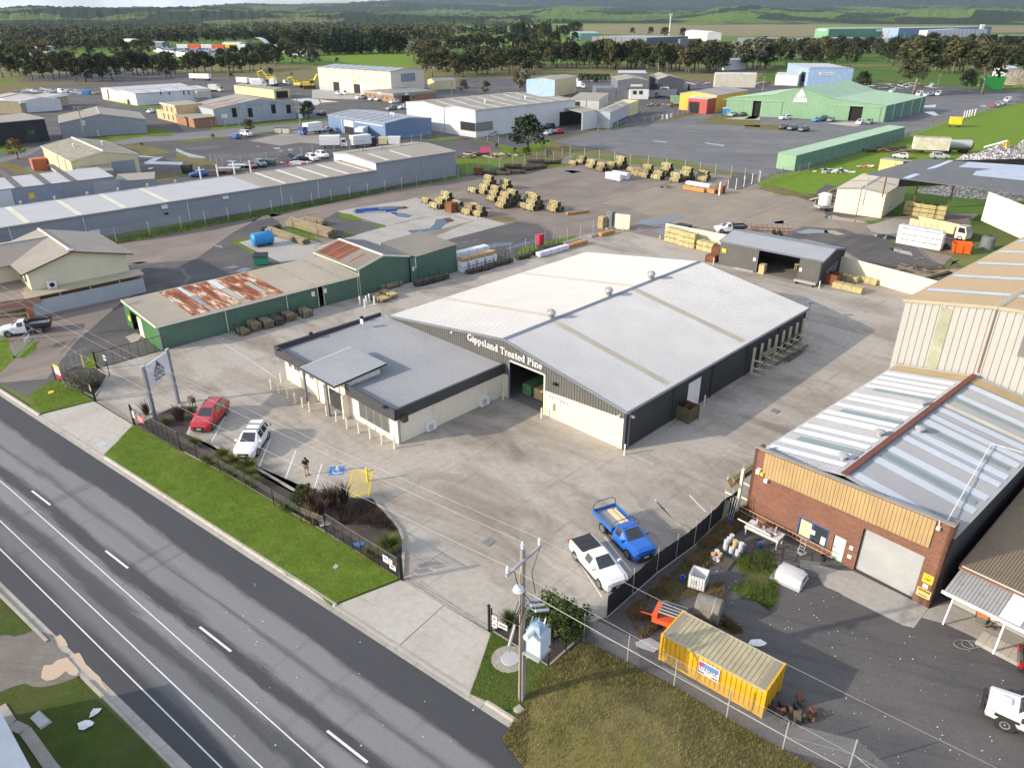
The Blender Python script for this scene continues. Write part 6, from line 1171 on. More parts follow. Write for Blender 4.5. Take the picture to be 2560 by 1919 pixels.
for i,(x,y,m,lab) in enumerate(((500,1215,RUSTM,'rusty flat trailer in the weedy yard'),(590,1185,CGREY,'dark grey flat deck trailer beside the rusty one'),(705,1150,SILV,'silver flat deck trailer beside the maroon sedan'))):
 t=thing('flat_trailer',lab,'trailer',at('A2',x,y),R(5));box(-2.6,2.6,-1.1,1.1,.7,.82).mk('deck',m,t);wheels(t,(-.5,.4),.32,1.1,False);tube([(2.6,0,.7),(3.8,0,.5)],.06,5).mk('draw_bar',m,t)
tt=thing('frame_trailer','rusty frame trailer parked behind the charcoal shed roof','trailer',at('B7',1230,285),R(-10))
for y in (-1,1):tube([(-3.4,y,.9),(3.4,y,.9)],.07,5).mk('side_rail',RUSTM,tt)
for k in range(9):tube([(-3.4+k*.85,-1,.9),(-3.4+k*.85,1,.9)],.05,4).mk('cross_member',RUSTM,tt);[tube([(-3.4+k*.85,y,.9),(-3.4+k*.85,y,1.6)],.04,4).mk('stake',RUSTM,tt) for y in (-1,1)]
wheels(tt,(.4,1.3),.36,1.0,False)

def curtain(lab,p,rz,L,m,h=4.1,txt=()):
 t=thing('curtain_trailer',lab,'trailer',p,rz);b=MB();b.sheet((-L/2,-1.25,0),(1,0,0),(0,0,1),(0,-1,0),0,L,1.2,h-.1,.5,.04);b.sheet((-L/2,1.25,0),(1,0,0),(0,0,1),(0,1,0),0,L,1.2,h-.1,.5,.04);b.mk('curtain',m,t)
 box(-L/2,L/2,-1.22,1.22,h-.1,h).mk('roof',flat('grimy_trailer_roof',(.33,.31,.25),.8),t);box(-L/2,-L/2+.08,-1.2,1.2,1.1,h-.1).mk('end_frame',m,t);box(L/2-.08,L/2,-1.2,1.2,1.1,h-.1).mk('end_frame',RUSTM,t);box(-L/2,L/2,-1.2,1.2,1.05,1.2).mk('chassis',BPLA,t);wheels(t,(L/2-1.5,L/2-2.8),.5,1.15,False,.3)
 for s,hh,mm,x,z_ in txt:fontmesh(s,hh,'lettering',mm,t,(x,-1.30,z_),(1,0,0),(0,-1,0),.01)
 return t
a,b=at('B1',1065,770),at('B1',1520,835);curtain('faded yellow curtain sided trailer with peeling dark letters in the paddock',(a+b)/2,az(a,b),(b-a).length,flat('faded_yellow_curtain',(.62,.53,.22),.8,0,.15,1.5,dirt=(.48,.42,.25)),4.3,(("'N TWENTY",.95,flat('peeling_letters',(.12,.12,.10),.9),-(b-a).length*.24,3.05),("FAMILY BAKING",.62,flat('ghost_letters',(.64,.60,.42),.9),-(b-a).length*.18,2.0)))
a,b=at('B1',1320,580),at('B1',1600,592);curtain('grimy white curtain sided trailer abandoned in the paddock',(a+b)/2,az(a,b),(b-a).length,flat('grimy_white_curtain',(.60,.58,.47),.8,0,.2,2,dirt=(.40,.38,.25),streak=True),4.4)
t=thing('tanker_trailer','silver tanker trailer with rusty end beside the white curtain trailer','trailer',at('B1',1680,575),R(-5));lathe((-3.4,0,2.2),[(.9,0),(1.15,.2),(1.15,6.4),(.9,6.6)],16,'x').mk('tank',SILV,t,True,40);box(-3.3,3.3,-.6,.6,.7,1.15).mk('chassis',RUSTM,t);wheels(t,(2.0,1.0,-2.4),.5,1.1,False,.3);box(3.2,3.5,-1,1,1.2,2.6).mk('rear_frame',RUSTM,t)
p,h=place2('B1',1610,625,1475,620);car('wrecked_wagon','stripped silver wagon in front of the white curtain trailer','wreck','suv','silver',p,h);p,h=place2('B1',1205,615,1270,622);car('wrecked_hatchback','pale wrecked car body by the scrap timber heap','wreck','hatch','silver',p,h)
tp=at('B1',2060,580);te=thing('telehandler','yellow and white telescopic loader parked in the green paddock','loader',tp,R(185));box(-2.6,1.6,-.9,.9,.8,1.6).mk('body',YELP,te);box(-.6,.8,-.95,-.1,1.6,2.9).mk('cab',YELP,te);box(-.5,.75,-.98,-.93,1.9,2.7).mk('cab_window',CGLASS,te);tube([(.6,.4,3.2),(6.6,.4,1.7)],[.35,.26],4).mk('boom',WHITEP,te);tube([(.6,.4,1.2),(.9,.4,3.4)],.32,5).mk('mast',YELP,te);wheels(te,(1.4,-1.8),.75,1.2,False,.5)
yk=thing('yellow_hopper','yellow steel hopper standing by the paddock fence','hopper',at('B1',1660,372),R(-20));box(-1.7,1.7,-1.3,1.3,.9,3.1).mk('body',YELP,yk);
for x in (-1.5,1.4):[box(x,x+.2,y,y+.2,0,.9).mk('leg',BPLA,yk) for y in (-1.2,1.0)]
for k in range(3):box(-1.75,1.75,-1.36,-1.3,1.3+k*.7,1.4+k*.7).mk('rib',YELP,yk)
def digger(lab,p,rz,s=1.0):
 t=thing('excavator',lab,'excavator',p,rz);t.scale=(s,s,s)
 for y in (-1.2,1.2):lathe((-2.0,y,.5),[(.5,0),(.5,.01)],4,'y') and box(-2.1,2.1,y-.35,y+.35,0,1.0).mk('track',BPLA,t)
 box(-2.4,1.4,-1.4,1.4,1.2,2.4).mk('engine_house',YELP,t);c=box(.3,1.8,-1.4,-.3,1.3,3.1).mk('cab',YELP,t);box(.35,1.84,-1.43,-.25,2.1,2.9).mk('cab_window',CGLASS,c);tube([(1.2,.2,2.0),(3.2,.2,4.8),(5.6,.2,4.2)],[.35,.4,.3],4).mk('boom',YELP,t);tube([(5.6,.2,4.4),(4.9,.2,1.5)],[.28,.2],4).mk('stick',YELP,t);box(4.2,5.2,-.4,.8,.6,1.5).mk('bucket',BPLA,t);return t
digger('big yellow excavator beside the beige workshop',at('A2',1480,275),R(10),1.35);digger('yellow excavator with lowered boom left of the bigger one',at('A2',1350,262),R(160),1.0);digger('rusty orange excavator behind white truck bodies',at('A2',1050,200),R(180),1.2)
# -- timber: pole bundles, cradles, packs
POLEW=flat('treated_pine_pole',(.40,.335,.175),.85,0,.28,5,dirt=(.26,.25,.13),streak=False);POLED=flat('old_dark_pole',(.11,.095,.07),.9,0,.25,4);POLEO=flat('weathered_round_pole',(.27,.225,.14),.9,0,.25,4);STRAP=flat('pack_strap',(.03,.03,.03),.6);PACK=flat('treated_board',(.47,.41,.20),.8,0,.2,5);PACKO=flat('orange_board',(.50,.25,.08),.8,0,.15,4);WRAP=flat('white_wrap',(.72,.74,.78),.35,0,.06,1.5,dirt=(.5,.52,.55))
rl=RNG(11)
def hexpack(r,rr):
 o=[];n=int(r/rr)+1
 for i in range(-n,n+1):
  for j in range(-n,n+1):
   x,y=(i+.5*(j%2))*2*rr,j*1.74*rr
   if math.hypot(x,y)<r-rr*.6:o.append((x,y))
 return o
def poles_mesh(r,rr,L,n=7,jit=.08):
 mb=MB()
 for x,z in hexpack(r,rr):j=rl.uniform(-jit,jit);q=rr*rl.uniform(.85,1.02);mb.lathe((-L/2+j,x,z),[(q,0),(q*.97,L)],n,'x')
 return mb
def bundle_proto(r,rr,L,m,name='pole_bundle',lab='x'):
 t=thing(name,lab,'pole bundle');o=poles_mesh(r,rr,L).mk('poles',m,t);o['kind']='stuff';o.location=(0,0,r)
 mb=MB()
 for x,z in hexpack(r,rr):
  for s_ in (1,-1):mb.poly([(s_*(L/2+.09),x+rr*.95*cosn*s_,z+r+rr*.95*sinn) for cosn,sinn in [(cos(k*1.05),sin(k*1.05)) for k in range(6)]])
 mb.mk('pole_ends',flat('dark_ends',(.030,.026,.020),.9,0,.4,8),t)['kind']='stuff'  # end faces get a much darker colour than the poles
 for x in (-L*.3,L*.3):lathe((x-.02,0,r),[(r+.01,0),(r+.01,.04)],14,'x').mk('strap',STRAP,t)
 for x in (-L*.32,L*.32):box(x-.05,x+.05,-r*1.5,r*1.3,0,.1).mk('bearer',POLED,t)
 return t
BP=[bundle_proto(.52,.06,2.4,POLEW),bundle_proto(.50,.075,2.2,POLEO),bundle_proto(.55,.05,2.6,flat('pale_green_pole',(.42,.40,.215),.85,0,.2,5)),bundle_proto(.5,.09,4.2,POLED)]
used=set()
def bundle(k,p,rz,lab,grp):
 if k not in used:used.add(k);o=BP[k];o.location=p;o.rotation_euler=(0,0,rz);o['label']=lab;o['group']=grp;return o
 return dup(BP[k],p,rz,lab,None,grp)
LAX=R(-50);LP=Vec((cos(LAX+pi/2),sin(LAX+pi/2),0));LU=Vec((cos(LAX),sin(LAX),0))
def stacks(rows,grp,where,ks=(0,0,2,1)):
 i=0
 for c,x,y,n in rows:
  p=at(c,x,y)
  for lv in range(n):
   cnt=1 if n==1 else (n-lv)
   for q in range(cnt):
    pos=p+LP*((q-(cnt-1)/2)*1.08)+LU*rl.uniform(-.12,.12)+Vec((0,0,lv*.92+.02));k=ks[i%len(ks)];i+=1
    bundle(k,pos,LAX+rl.uniform(-.04,.04),('tan' if k==0 else 'weathered' if k==1 else 'pale green')+' pole bundle '+('on the ground ' if lv==0 else 'on top ' if lv==n-1 else 'midway up ')+where,grp)
stacks([('A4',490,968,1),('A4',570,955,2),('A4',660,995,2),('A4',750,1022,2),('A4',840,1015,2),('A4',925,1000,3)],'pole bundles along the back fence, first run','at the fence corner end of the back row')
stacks([('A4',1030,1030,1),('A4',1085,1065,2),('A4',1170,1080,3),('A4',1270,1100,2),('A4',1345,1065,3)],'pole bundles along the back fence, second run','in the middle of the back row')
stacks([('A4',1440,1122,2),('A4',1530,1105,3),('A4',1680,1118,1),('A4',1690,1100,2)],'pole bundles along the back fence, last run','near the white pipe pen')
stacks([('B5',262,345,1),('B5',345,398,1),('B5',395,395,2),('B5',460,330,2),('B5',570,372,1)],'pole bundles left of the rust red crate','left of the rust red crate',(0,2))
stacks([('B5',605,435,1),('B5',690,455,2),('B5',790,472,2),('B5',745,400,1)],'pole bundles right of the rust red crate','right of the rust red crate',(1,0,1))
stacks([('B5',725,245,1),('B5',815,258,1),('B5',880,205,3),('B5',1040,205,2),('B5',945,268,2)],'pole bundles in the middle yard, far side','on the far side of the middle stack',(2,0))
stacks([('B5',910,325,1),('B5',1040,385,3),('B5',1110,355,3),('B5',1215,395,1)],'pole bundles in the middle yard, tall stack','in the tallest middle stack',(0,0,2))
stacks([('B5',1325,408,3),('B5',1300,340,2),('B5',1530,425,2)],'pole bundles in the middle yard, near end','at the orange beam end of the middle stack',(2,0))
for i,(x,y,z_) in enumerate(((1640,1022,0),(1745,1025,0),(1825,985,0),(1880,1010,0),(1850,990,.9),(1960,980,0),(2050,955,0),(2080,965,0),(2060,950,.9),(2110,930,0))):bundle(3,at('A3',x,y)+Vec((0,0,z_)),R(-8+i*2),'dark old pole bundle beside the wire fence, '+ordn[i]+' from the grey shed','dark pole bundles along the wire fence')
for i,(x,y) in enumerate(((30,1020),(150,1005),(300,960))):dup(BP[3],at('A4',x,y),R(12),'dark old poles lying near the back gate, '+ordn[i]+' from the tree',None,'dark poles by the back gate')

def longpile(lab,a,b,r,rr=.1,m=POLEO,n=1):
 t=thing('pole_pile',lab,'pole pile',(a+b)/2,az(a,b));L=(b-a).length
 o=poles_mesh(r,rr,L,7,.25)
 o.v=[(x,y*1.35,max(.02,(z*.8+r*.75))) for x,y,z in o.v];q=o.mk('poles',m,t);q['kind']='stuff'
 for x in (-L*.3,L*.3):tube([(x,-r*1.4,0),(x,-r*1.4,r*2)],.05,5).mk('stake',STRAP,t)
 return t
longpile('big pile of long weathered poles, the larger behind the blue tank',at('B4',625,455),at('B4',1010,570),.95);longpile('second layer pile of long poles left of the biggest pile',at('B4',420,515),at('B4',760,630),.6);longpile('dark short pole pile behind the blue tank',at('B4',345,510),at('B4',520,480),.5,.09,POLED);longpile('pile of long poles stacked beyond the biggest pile',at('B4',740,420),at('B4',930,455),.6)

CRD=flat('cradle_steel',(.06,.065,.07),.6,.4)
def cradle(lab,p,rz,L,r,m,w_=1.3,h=1.1,ends=2,grp=None,rr=.07):
 t=thing('pole_cradle',lab,'pole cradle',p,rz,grp)
 for k in range(ends):
  x=-L*.32+L*.64*k/max(1,ends-1);box(x-.05,x+.05,-w_/2,w_/2,.05,.15).mk('cross_bar',CRD,t)
  for s_ in (1,-1):box(x-.04,x+.04,s_*w_/2-.04,s_*w_/2+.04,0,h).mk('upright',CRD,t)
 for s_ in (1,-1):box(-L*.32,L*.32,s_*w_/2-.03,s_*w_/2+.03,.05,.12).mk('side_bar',CRD,t)
 mb=MB();k=0
 for i in range(int(w_/(2*rr))-1):
  for j in range(int(r/(1.75*rr))):
   y=-w_/2+rr*1.6+i*2*rr+(rr if j%2 else 0)
   if y>w_/2-rr:continue
   q=rr*rl.uniform(.85,1);mb.lathe((-L/2+rl.uniform(-.1,.1),y,.15+rr+j*1.75*rr),[(q,0),(q*.96,L)],6,'x')
 o=mb.mk('poles',m,t);o['kind']='stuff';return t
for i,(x,y,m) in enumerate(((1300,1075,POLEO),(1405,1035,POLEO),(1530,1010,POLEO),(1635,985,POLED),(1745,940,POLEO),(1912,905,POLEO))):cradle('steel cradle of short poles by the green store wall, %s from the gate end'%ordn[i],at('B3',x,y),R(-48),1.9,.75 if i else .4,m,1.35,1.15,2,'pole cradles by the green store')
cradle('long cradle of brown poles beside the green gable shed',at('B4',1540,1030),R(42),3.4,.5,POLEO,1.0,1.0,2);cradle('long cradle of dark poles in front of the green lean shed',at('B4',1915,980),R(42),5.6,.7,POLED,1.1,1.2,3)
cradle('pale pole cradle beside white bollards, the longer pole pair',at('B4',1440,1140),R(-44),2.6,.4,POLEW,1.6,.7,2);cradle('pale pole cradle beside white bollards, above its neighbour',at('B4',1520,1110),R(-44),2.6,.5,POLEW,1.3,.7,2)
for x,y,L,lab in ((785,1020,4.6,'dark pole rack in front of the white wrapped stack'),(985,960,4.6,'dark pole rack right of the white wrapped stack'),(1215,895,2.6,'short dark pole rack near the red cabinet'),(1345,850,2.8,'short dark pole rack behind the white wrapped beam pack'),(1440,815,2.8,'dark pole rack under the red cabinet'),(1540,790,2.6,'dark pole rack ending near the orange beams')):cradle(lab,at('B5',x,y),R(40),L,.5,POLED,.95,1.5,3)

def pack(lab,p,rz,L,w_,h,m,nb=5,straps=2,name='timber_pack',cat='timber pack',layers=True,zb=0.08,grp=None):
 t=thing(name,lab,cat,p,rz,grp);box(-L*.35,-L*.35+.09,-w_/2,w_/2,0,.08).mk('bearer',POLED,t);box(L*.35,L*.35+.09,-w_/2,w_/2,0,.08).mk('bearer',POLED,t)
 for k in range(nb):
  j=rl.uniform(-.05,.05) if layers else 0;box(-L/2+j,L/2+j,-w_/2,w_/2,zb+h*k/nb,zb+h*(k+1)/nb-(.012 if layers else .0)).mk('board_layer',m,t)
 for k in range(straps):x=-L/2+L*(k+1)/(straps+1);box(x-.02,x+.02,-w_/2-.006,w_/2+.006,zb,zb+h+.006).mk('strap',STRAP,t)
 return t
def wrapped(lab,p,rz,L,w_,h,m=WRAP,grp=None,bands=4):
 t=thing('wrapped_pack',lab,'wrapped timber',p,rz,grp);b=MB();e=.05
 b.add([(-L/2,-w_/2,.1),(L/2,-w_/2,.1),(L/2,w_/2,.1),(-L/2,w_/2,.1),(-L/2,-w_/2,h-e),(L/2,-w_/2,h-e),(L/2,w_/2,h-e),(-L/2,w_/2,h-e),(-L/2+e,-w_/2+e,h),(L/2-e,-w_/2+e,h),(L/2-e,w_/2-e,h),(-L/2+e,w_/2-e,h)],[(0,1,5,4),(1,2,6,5),(2,3,7,6),(3,0,4,7),(4,5,9,8),(5,6,10,9),(6,7,11,10),(7,4,8,11),(8,9,10,11),(3,2,1,0)]).mk('wrap',m,t)
 for k in range(bands):x=-L/2+L*(k+.5)/bands;box(x-.02,x+.02,-w_/2-.008,w_/2+.008,.08,h+.006).mk('strap',STRAP,t)
 for s_ in (-.3,.3):box(L*s_-.05,L*s_+.05,-w_/2,w_/2,0,.1).mk('bearer',POLED,t)
 return t
F46=R(46);Z= lambda z:Vec((0,0,z))
for i,(x,y,n) in enumerate(((1195,905,3),(1325,945,3),(1495,985,2))):
 for k in range(n):pack('treated board pack by the cream panel fence, %s stack, %s tier'%(ordn[i],('bottom','second','top')[k]),at('B6',x,y)+Z(k*.78),R(-48)+rl.uniform(-.03,.03),3.0,1.2,.68,PACK,4,2,grp='treated board packs by the cream panel fence')
for x,y,L,n,rz,lab in ((282,1250,2.4,1,-48,'pack nearest the charcoal shed end'),(488,1272,2.5,1,-48,'pack by the shaded part of the fence'),(680,1300,2.9,2,-48,'double pack'),(888,1352,2.6,1,-48,'pack nearest the tall shed'),(1090,1310,1.8,1,-48,'pack half hidden by the tall shed'),(262,1352,3.9,1,-44,'long pack out in the open')):
 for k in range(n):pack('pale board %s along the cream fence%s'%(lab,', upper half' if k else ''),at('B8',x,y)+Z(k*.85),R(rz),L,1.1,.75,PACK,4,2)
def crate(lab,p,rz,l,w_,h,m,name='steel_crate',cat='crate',open_=False):
 t=thing(name,lab,cat,p,rz)
 for x0,x1,y0,y1 in ((-l/2,l/2,-w_/2,-w_/2+.04),(-l/2,l/2,w_/2-.04,w_/2),(-l/2,-l/2+.04,-w_/2+.04,w_/2-.04),(l/2-.04,l/2,-w_/2+.04,w_/2-.04)):box(x0,x1,y0,y1,.12,h).mk('side_panel',m,t)
 box(-l/2,l/2,-w_/2,w_/2,.1,.15).mk('base',m,t)
 if not open_:box(-l/2-.02,l/2+.02,-w_/2-.02,w_/2+.02,h,h+.04).mk('lid',m,t)
 for x in (-l/2,l/2):[box(x-.05,x+.05,y-.05,y+.05,0,h+.02).mk('corner_post',m,t) for y in (-w_/2,w_/2)]
 return t
crate('rust brown open crate beside the charcoal shed end',at('B7',1850,800),R(-45),2.2,1.6,1.5,RUSTM,open_=True);crate('rust red crate between pole bundles in the back yard',at('B5',507,435),R(-44),1.7,1.5,1.8,RUSTM);o=crate('rusty open sided stillage by the white side roller door',at('C5',568,1128),R(44),1.5,1.6,1.45,flat('rusty_green_steel',(.15,.125,.065),.85,.1,.3,2),'stillage','stillage',True);crate('rusty crate by the fence gate near the grey end shed',at('A3',1535,1020),R(-10),1.8,1.6,1.6,RUSTM)
box(-.7,.7,-.03,.03,.15,1.4).mk('divider',RUSTM,o)
crate('stack of brown steel boxes at the charcoal shed corner',at('B7',590,570),R(-42),1.4,1.2,1.0,RUSTM);crate('upper brown steel box at the charcoal shed corner',at('B7',640,545),R(-42),1.2,1.2,1.9,RUSTM)
rz_=R(42)
for i,(x,y,L,lv) in enumerate(((770,990,6.4,0),(770,990,6.4,1),(700,955,6.4,0),(700,955,6.4,1),(700,955,6.2,2))):wrapped('white wrapped timber pack beside the green lean shed, '+('front lower','front upper','rear lower','rear middle','rear top')[i],at('B5',x,y)+Z(lv*.82),rz_,L,1.2,.8,grp='wrapped packs beside the green lean shed')
pack('tan timber pack lying on top of the white wrapped packs',at('B5',770,990)+Z(1.65),rz_,6.2,.9,.45,flat('tan_pack',(.48,.33,.15),.8),3,3)
wrapped('long white wrapped beam pack on the concrete near the orange beams',at('B5',1508,840),R(44),6.6,.9,.75);pack('orange beam pack behind the long white wrapped beams',at('B5',1748,770),R(44),4.2,.9,.6,PACKO,3,3);pack('orange beam pack beside the pallet stacks',at('B5',2040,660),R(42),3.4,.8,.55,PACKO,3,2);pack('single orange beam lying by the middle pole stacks',at('B5',1755,452),R(25),4.6,.5,.45,PACKO,2,0)
for i,(x,y,L) in enumerate(((1720,730,3.2),(1620,765,2.8),(1960,665,4.2),(2090,600,2.8))):
 t=thing('steel_sections','bundle of grey galvanised sections beside the wire fence, %s along'%ordn[i],'steel sections',at('B5',x,y),R(43))
 for k in range(4):box(-L/2,L/2,-.3+k*.17,-.3+k*.17+.12,.1,.28+.06*(k%2)).mk('section',GALV,t)
for i,(x,y,lv) in enumerate(((645,330,0),(645,330,1),(705,318,0),(705,318,1))):wrapped('white wrapped timber pack in the open back yard, '+('front lower','front upper','rear lower','rear upper')[i],at('B6',x,y)+Z(lv*.75),R(-50),4.4,1.1,.72,grp='white packs in the open back yard',bands=2)
for i in range(2):pack('orange board pack beneath white wrap by the pipe pen, '+('longer','shorter')[i],at('B6',(1385,1535)[i],(432,450)[i]),R(-44),(5.0,2.2)[i],1.0,.75,PACKO,3,2)
wrapped('white wrapped timber lying on the orange packs',at('B6',1420,425)+Z(.85),R(-44),5.6,1.1,.7,bands=2);crate('rusty steel crate at the pipe pen corner',at('B6',1620,455),R(-44),1.6,1.1,1.5,RUSTM)
for i,(lv,c) in enumerate(((0,0),(1,0),(2,0),(0,1),(1,1),(2,1))):wrapped('white wrapped timber pack beside the tipper truck, %s tier, %s row'%(('bottom','middle','top')[lv],('front','rear')[c]),at('B8',1045,868 if c==0 else 830)+Z(lv*.85),R(-44),6.6,1.3,.82,grp='wrapped packs beside the tipper truck')
for j,(x,y,m,n) in enumerate(((1995,590,TIMBER,9),(2080,590,flat('grey_pallet_wood',(.24,.26,.29),.8),13))):
 for k in range(n):
  t=thing('pallet',('tan' if j==0 else 'grey')+' timber pallet in the tall stacks beside the cream gate leaf','pallet',at('B5',x,y)+Z(k*.23),R(43)+rl.uniform(-.05,.05),'tan pallets in a stack' if j==0 else 'grey pallets in a stack')
  for q in range(5):box(-.6,.6,-.55+q*.24,-.55+q*.24+.15,.12,.15).mk('slat',m,t)
  for q in (-.5,0,.5):box(q-.05,q+.05,-.55,.55,0,.12).mk('bearer',m,t)

tk=thing('water_tank','bright blue cylindrical tank on skids beside long poles','tank',at('B4',362,640),R(38));TB=flat('tank_blue',(.02,.25,.55),.4);lathe((-1.7,0,1.15),[(.55,0),(.95,.12),(1.05,.35),(1.05,3.1),(.95,3.3),(.55,3.42)],22,'x').mk('tank',TB,tk,True,50);lathe((.9,0,2.15),[(.3,0),(.3,.2)],10).mk('hatch',TB,tk)
for x in (-1.2,0,1.2):box(x-.1,x+.1,-.9,.9,0,.35).mk('skid',flat('skid_red',(.22,.05,.04),.7) if x==-1.2 else RUSTM,tk)
db=thing('wheeled_skip','green steel bin with black lid near the rusty roof','bin',at('B4',350,815),R(10));GB=flat('bin_green',(.03,.27,.16),.5);MB().add([(-.95,-.65,.15),(.95,-.65,.15),(.95,.65,.15),(-.95,.65,.15),(-1.0,-.75,1.3),(1.0,-.75,1.3),(1.0,.75,1.55),(-1.0,.75,1.55)],[(0,3,2,1),(0,1,5,4),(1,2,6,5),(2,3,7,6),(3,0,4,7),(4,5,6,7)]).mk('body',GB,db);slab([(-1.03,-.8,1.32),(1.03,-.8,1.32),(1.03,.8,1.58),(-1.03,.8,1.58)],.05).mk('lid',BLACKM,db)
for k in range(5):slab([(-.95+k*.42,-.78,1.38),(-.75+k*.42,-.78,1.38),(-.75+k*.42,.78,1.64),(-.95+k*.42,.78,1.64)],.02).mk('lid_rib',BLACKM,db)
box(-1.06,1.06,-.06,.06,.8,.95).mk('side_pocket',GB,db)
rb=thing('red_cabinet','red steel cabinet standing on legs by the wire fence','cabinet',at('B5',1385,775),R(40));box(-.55,.55,-.4,.4,.3,2.0).mk('body',flat('cabinet_red',(.45,.03,.05),.5),rb);[box(x,x+.06,y,y+.06,0,.3).mk('leg',BLACKM,rb) for x in (-.5,.44) for y in (-.35,.3)]
t=thing('steel_beams','heap of blue and grey steel beams on the concrete pad','steel beams',at('A3',570,1360),R(12));BB=flat('beam_blue',(.05,.14,.42),.5)
for k in range(9):MB().obox((rl.uniform(-1.5,1.5),-1.2+k*.28),rl.uniform(-.12,.12),rl.uniform(3.5,6.5),.2,.05,.3+.25*(k%3)).mk('beam',BB if k in (1,2) else GALV if k%2 else GREYP,t)
MB().obox((4.5,1.6),.1,3.6,1.4,.05,.2).mk('rusty_sheet',RUSTM,t)
t=thing('steel_sections','light steel lengths lying at the foot of the charcoal shed wall','steel sections',at('B7',930,665),R(-42));[MB().obox((0,k*.22),rl.uniform(-.05,.05),3.0-.2*k,.15,.05,.18).mk('section',GALV,t) for k in range(4)]
t=thing('steel_sections','steel beam on trestles right of the charcoal shed opening','steel sections',at('B7',1580,820),R(-42));MB().obox((0,0),0,3.0,.5,.35,.6).mk('section',GALV,t);[box(x,x+.1,-.3,.3,0,.35).mk('trestle',BLACKM,t) for x in (-1.2,1.1)]
t=thing('roof_sheets','dark corrugated sheets stacked behind the cream fence','roof sheets',at('B6',1275,775),R(-44))
for k in range(6):box(-1.3+k*.44,-1.0+k*.44,-1.2,1.2,.2,.55).mk('sheet',BLACKM,t)
for c,x,y,lab,col in (('B6',1068,880,'orange witch hat cone by the cream fence end',flat('cone_cream',(.65,.5,.3),.6)),('B6',730,800,'small cone beside the cream gate leaf',flat('cone_orange',(.7,.4,.2),.6))):t=thing('traffic_cone',lab,'cone',at(c,x,y),0);lathe((0,0,.04),[(.16,0),(.04,.75)],10).mk('cone',col,t);box(-.22,.22,-.22,.22,0,.04).mk('base',BPLA,t)
# -- cantilever racks
RACKM=flat('cream_rack',(.66,.62,.49),.6,0,.1,3)
def rackcol(lab,p,rz,h,arms,al,grp,tilt=.08):
 t=thing('rack_column',lab,'storage rack',p,rz,grp);box(-.09,.09,-.02,.02,0,h).mk('column',RACKM,t)
 for y in (-.09,.09):box(-.10,.10,y-.02,y+.02,0,h).mk('flange',RACKM,t)
 for z_ in arms:o=slab([(.1,-.05,z_),(.1+al,-.05,z_+tilt*al),(.1+al,.05,z_+tilt*al),(.1,.05,z_)],-.12).mk('arm',RACKM,t);tube([(.08+al,0,z_),(.08+al,0,z_+.35)],.018,4).mk('end_stop',RACKM,o)
 box(.05,1.1,-.07,.07,0,.14).mk('foot',RACKM,t);return t
def mw(x,y,z=0):return main.world(x,y,z)
cols=[21.3+1.6*k for k in range(8)]
for i,y in enumerate(cols):rackcol('cream cantilever rack column on the main shed side wall, %s from the doors'%ordn[i],mw(W0+.35,y),F,2.9,(.75,1.6),1.0,'rack columns on the main shed wall')
def longpole(lab,a,b,r,m,grp=None,name='pole'):
 o=lathe((0,0,0),[(r,0),(r*.94,(b-a).length)],9,'x').mk(name,m,None,True,40);d=b-a;o.location=a;o.rotation_euler=(0,-math.asin(d.z/d.length),az(a,b));return tag(o,lab,'pole',grp)
k=0
for y0,y1,zz_,offs,r in ((21.5,25.3,.86,.3,.07),(22.4,25.0,1.75,.3,.08),(22.4,25.1,1.75,.46,.08),(22.3,24.8,1.9,.38,.08),(22.5,25.0,1.75,.62,.08),(22.5,24.9,1.9,.55,.08),(22.4,24.7,1.75,.78,.08),(21.7,24.2,.86,.5,.06),(26.0,31.5,.9,.45,.07),(26.2,31.0,.9,.62,.07),(26.5,31.5,1.72,.35,.06),(27.0,32.0,.2,1.15,.08),(26.0,30.0,.2,1.32,.08),(26.6,30.4,.2,1.5,.08),(24.5,28.8,.2,1.0,.08)):
 longpole('round pole on the main shed rack, %s tier'%('floor','lower','upper')[0 if zz_<.5 else 1 if zz_<1.5 else 2],mw(W0+.35+offs,y0,zz_+.08),mw(W0+.35+offs,y1,zz_+.08),r,POLEO if k<8 else POLED,'poles on the main shed rack, '+('floor','lower','upper')[0 if zz_<.5 else 1 if zz_<1.5 else 2]+' tier');k+=1
WR=flat('long_round_pole',(.24,.185,.11),.85,0,.2,4)
bl= lambda x,y,z=0:br.world(x,y,z);cy_=[-.4+2.05*k for k in range(14)]
for i,y in enumerate(cy_):rackcol('cream cantilever rack column along the workshop side wall, %s from the street end'%ordn[i],bl(-.45,y),ba+pi,3.9,(1.4,2.55),1.05,'rack columns along the workshop wall',.03)
for y0,y1,z_,xs in ((-1.5,5.8,2.62,(-.72,-.9,-1.08,-1.26,-.8,-1.0)),(5.0,11.5,1.47,(-.75,-.95,-1.15)),(9.2,14.2,2.62,(-.8,-1.0)),(13.8,19.8,2.62,(-.75,-.95,-1.15,-1.3)),(17.5,22.8,2.62,(-.72,-.9,-1.08,-1.26)),(21,26,2.62,(-.75,-.93,-1.12,-1.3))):
 for i,x in enumerate(xs):longpole('long brown pole on the workshop side rack',bl(x,y0+.15*i,z_+.10+(.2 if i>3 else 0)),bl(x,y1+.1*i,z_+.10+(.2 if i>3 else 0)),.10,WR,'long poles on the workshop side rack')
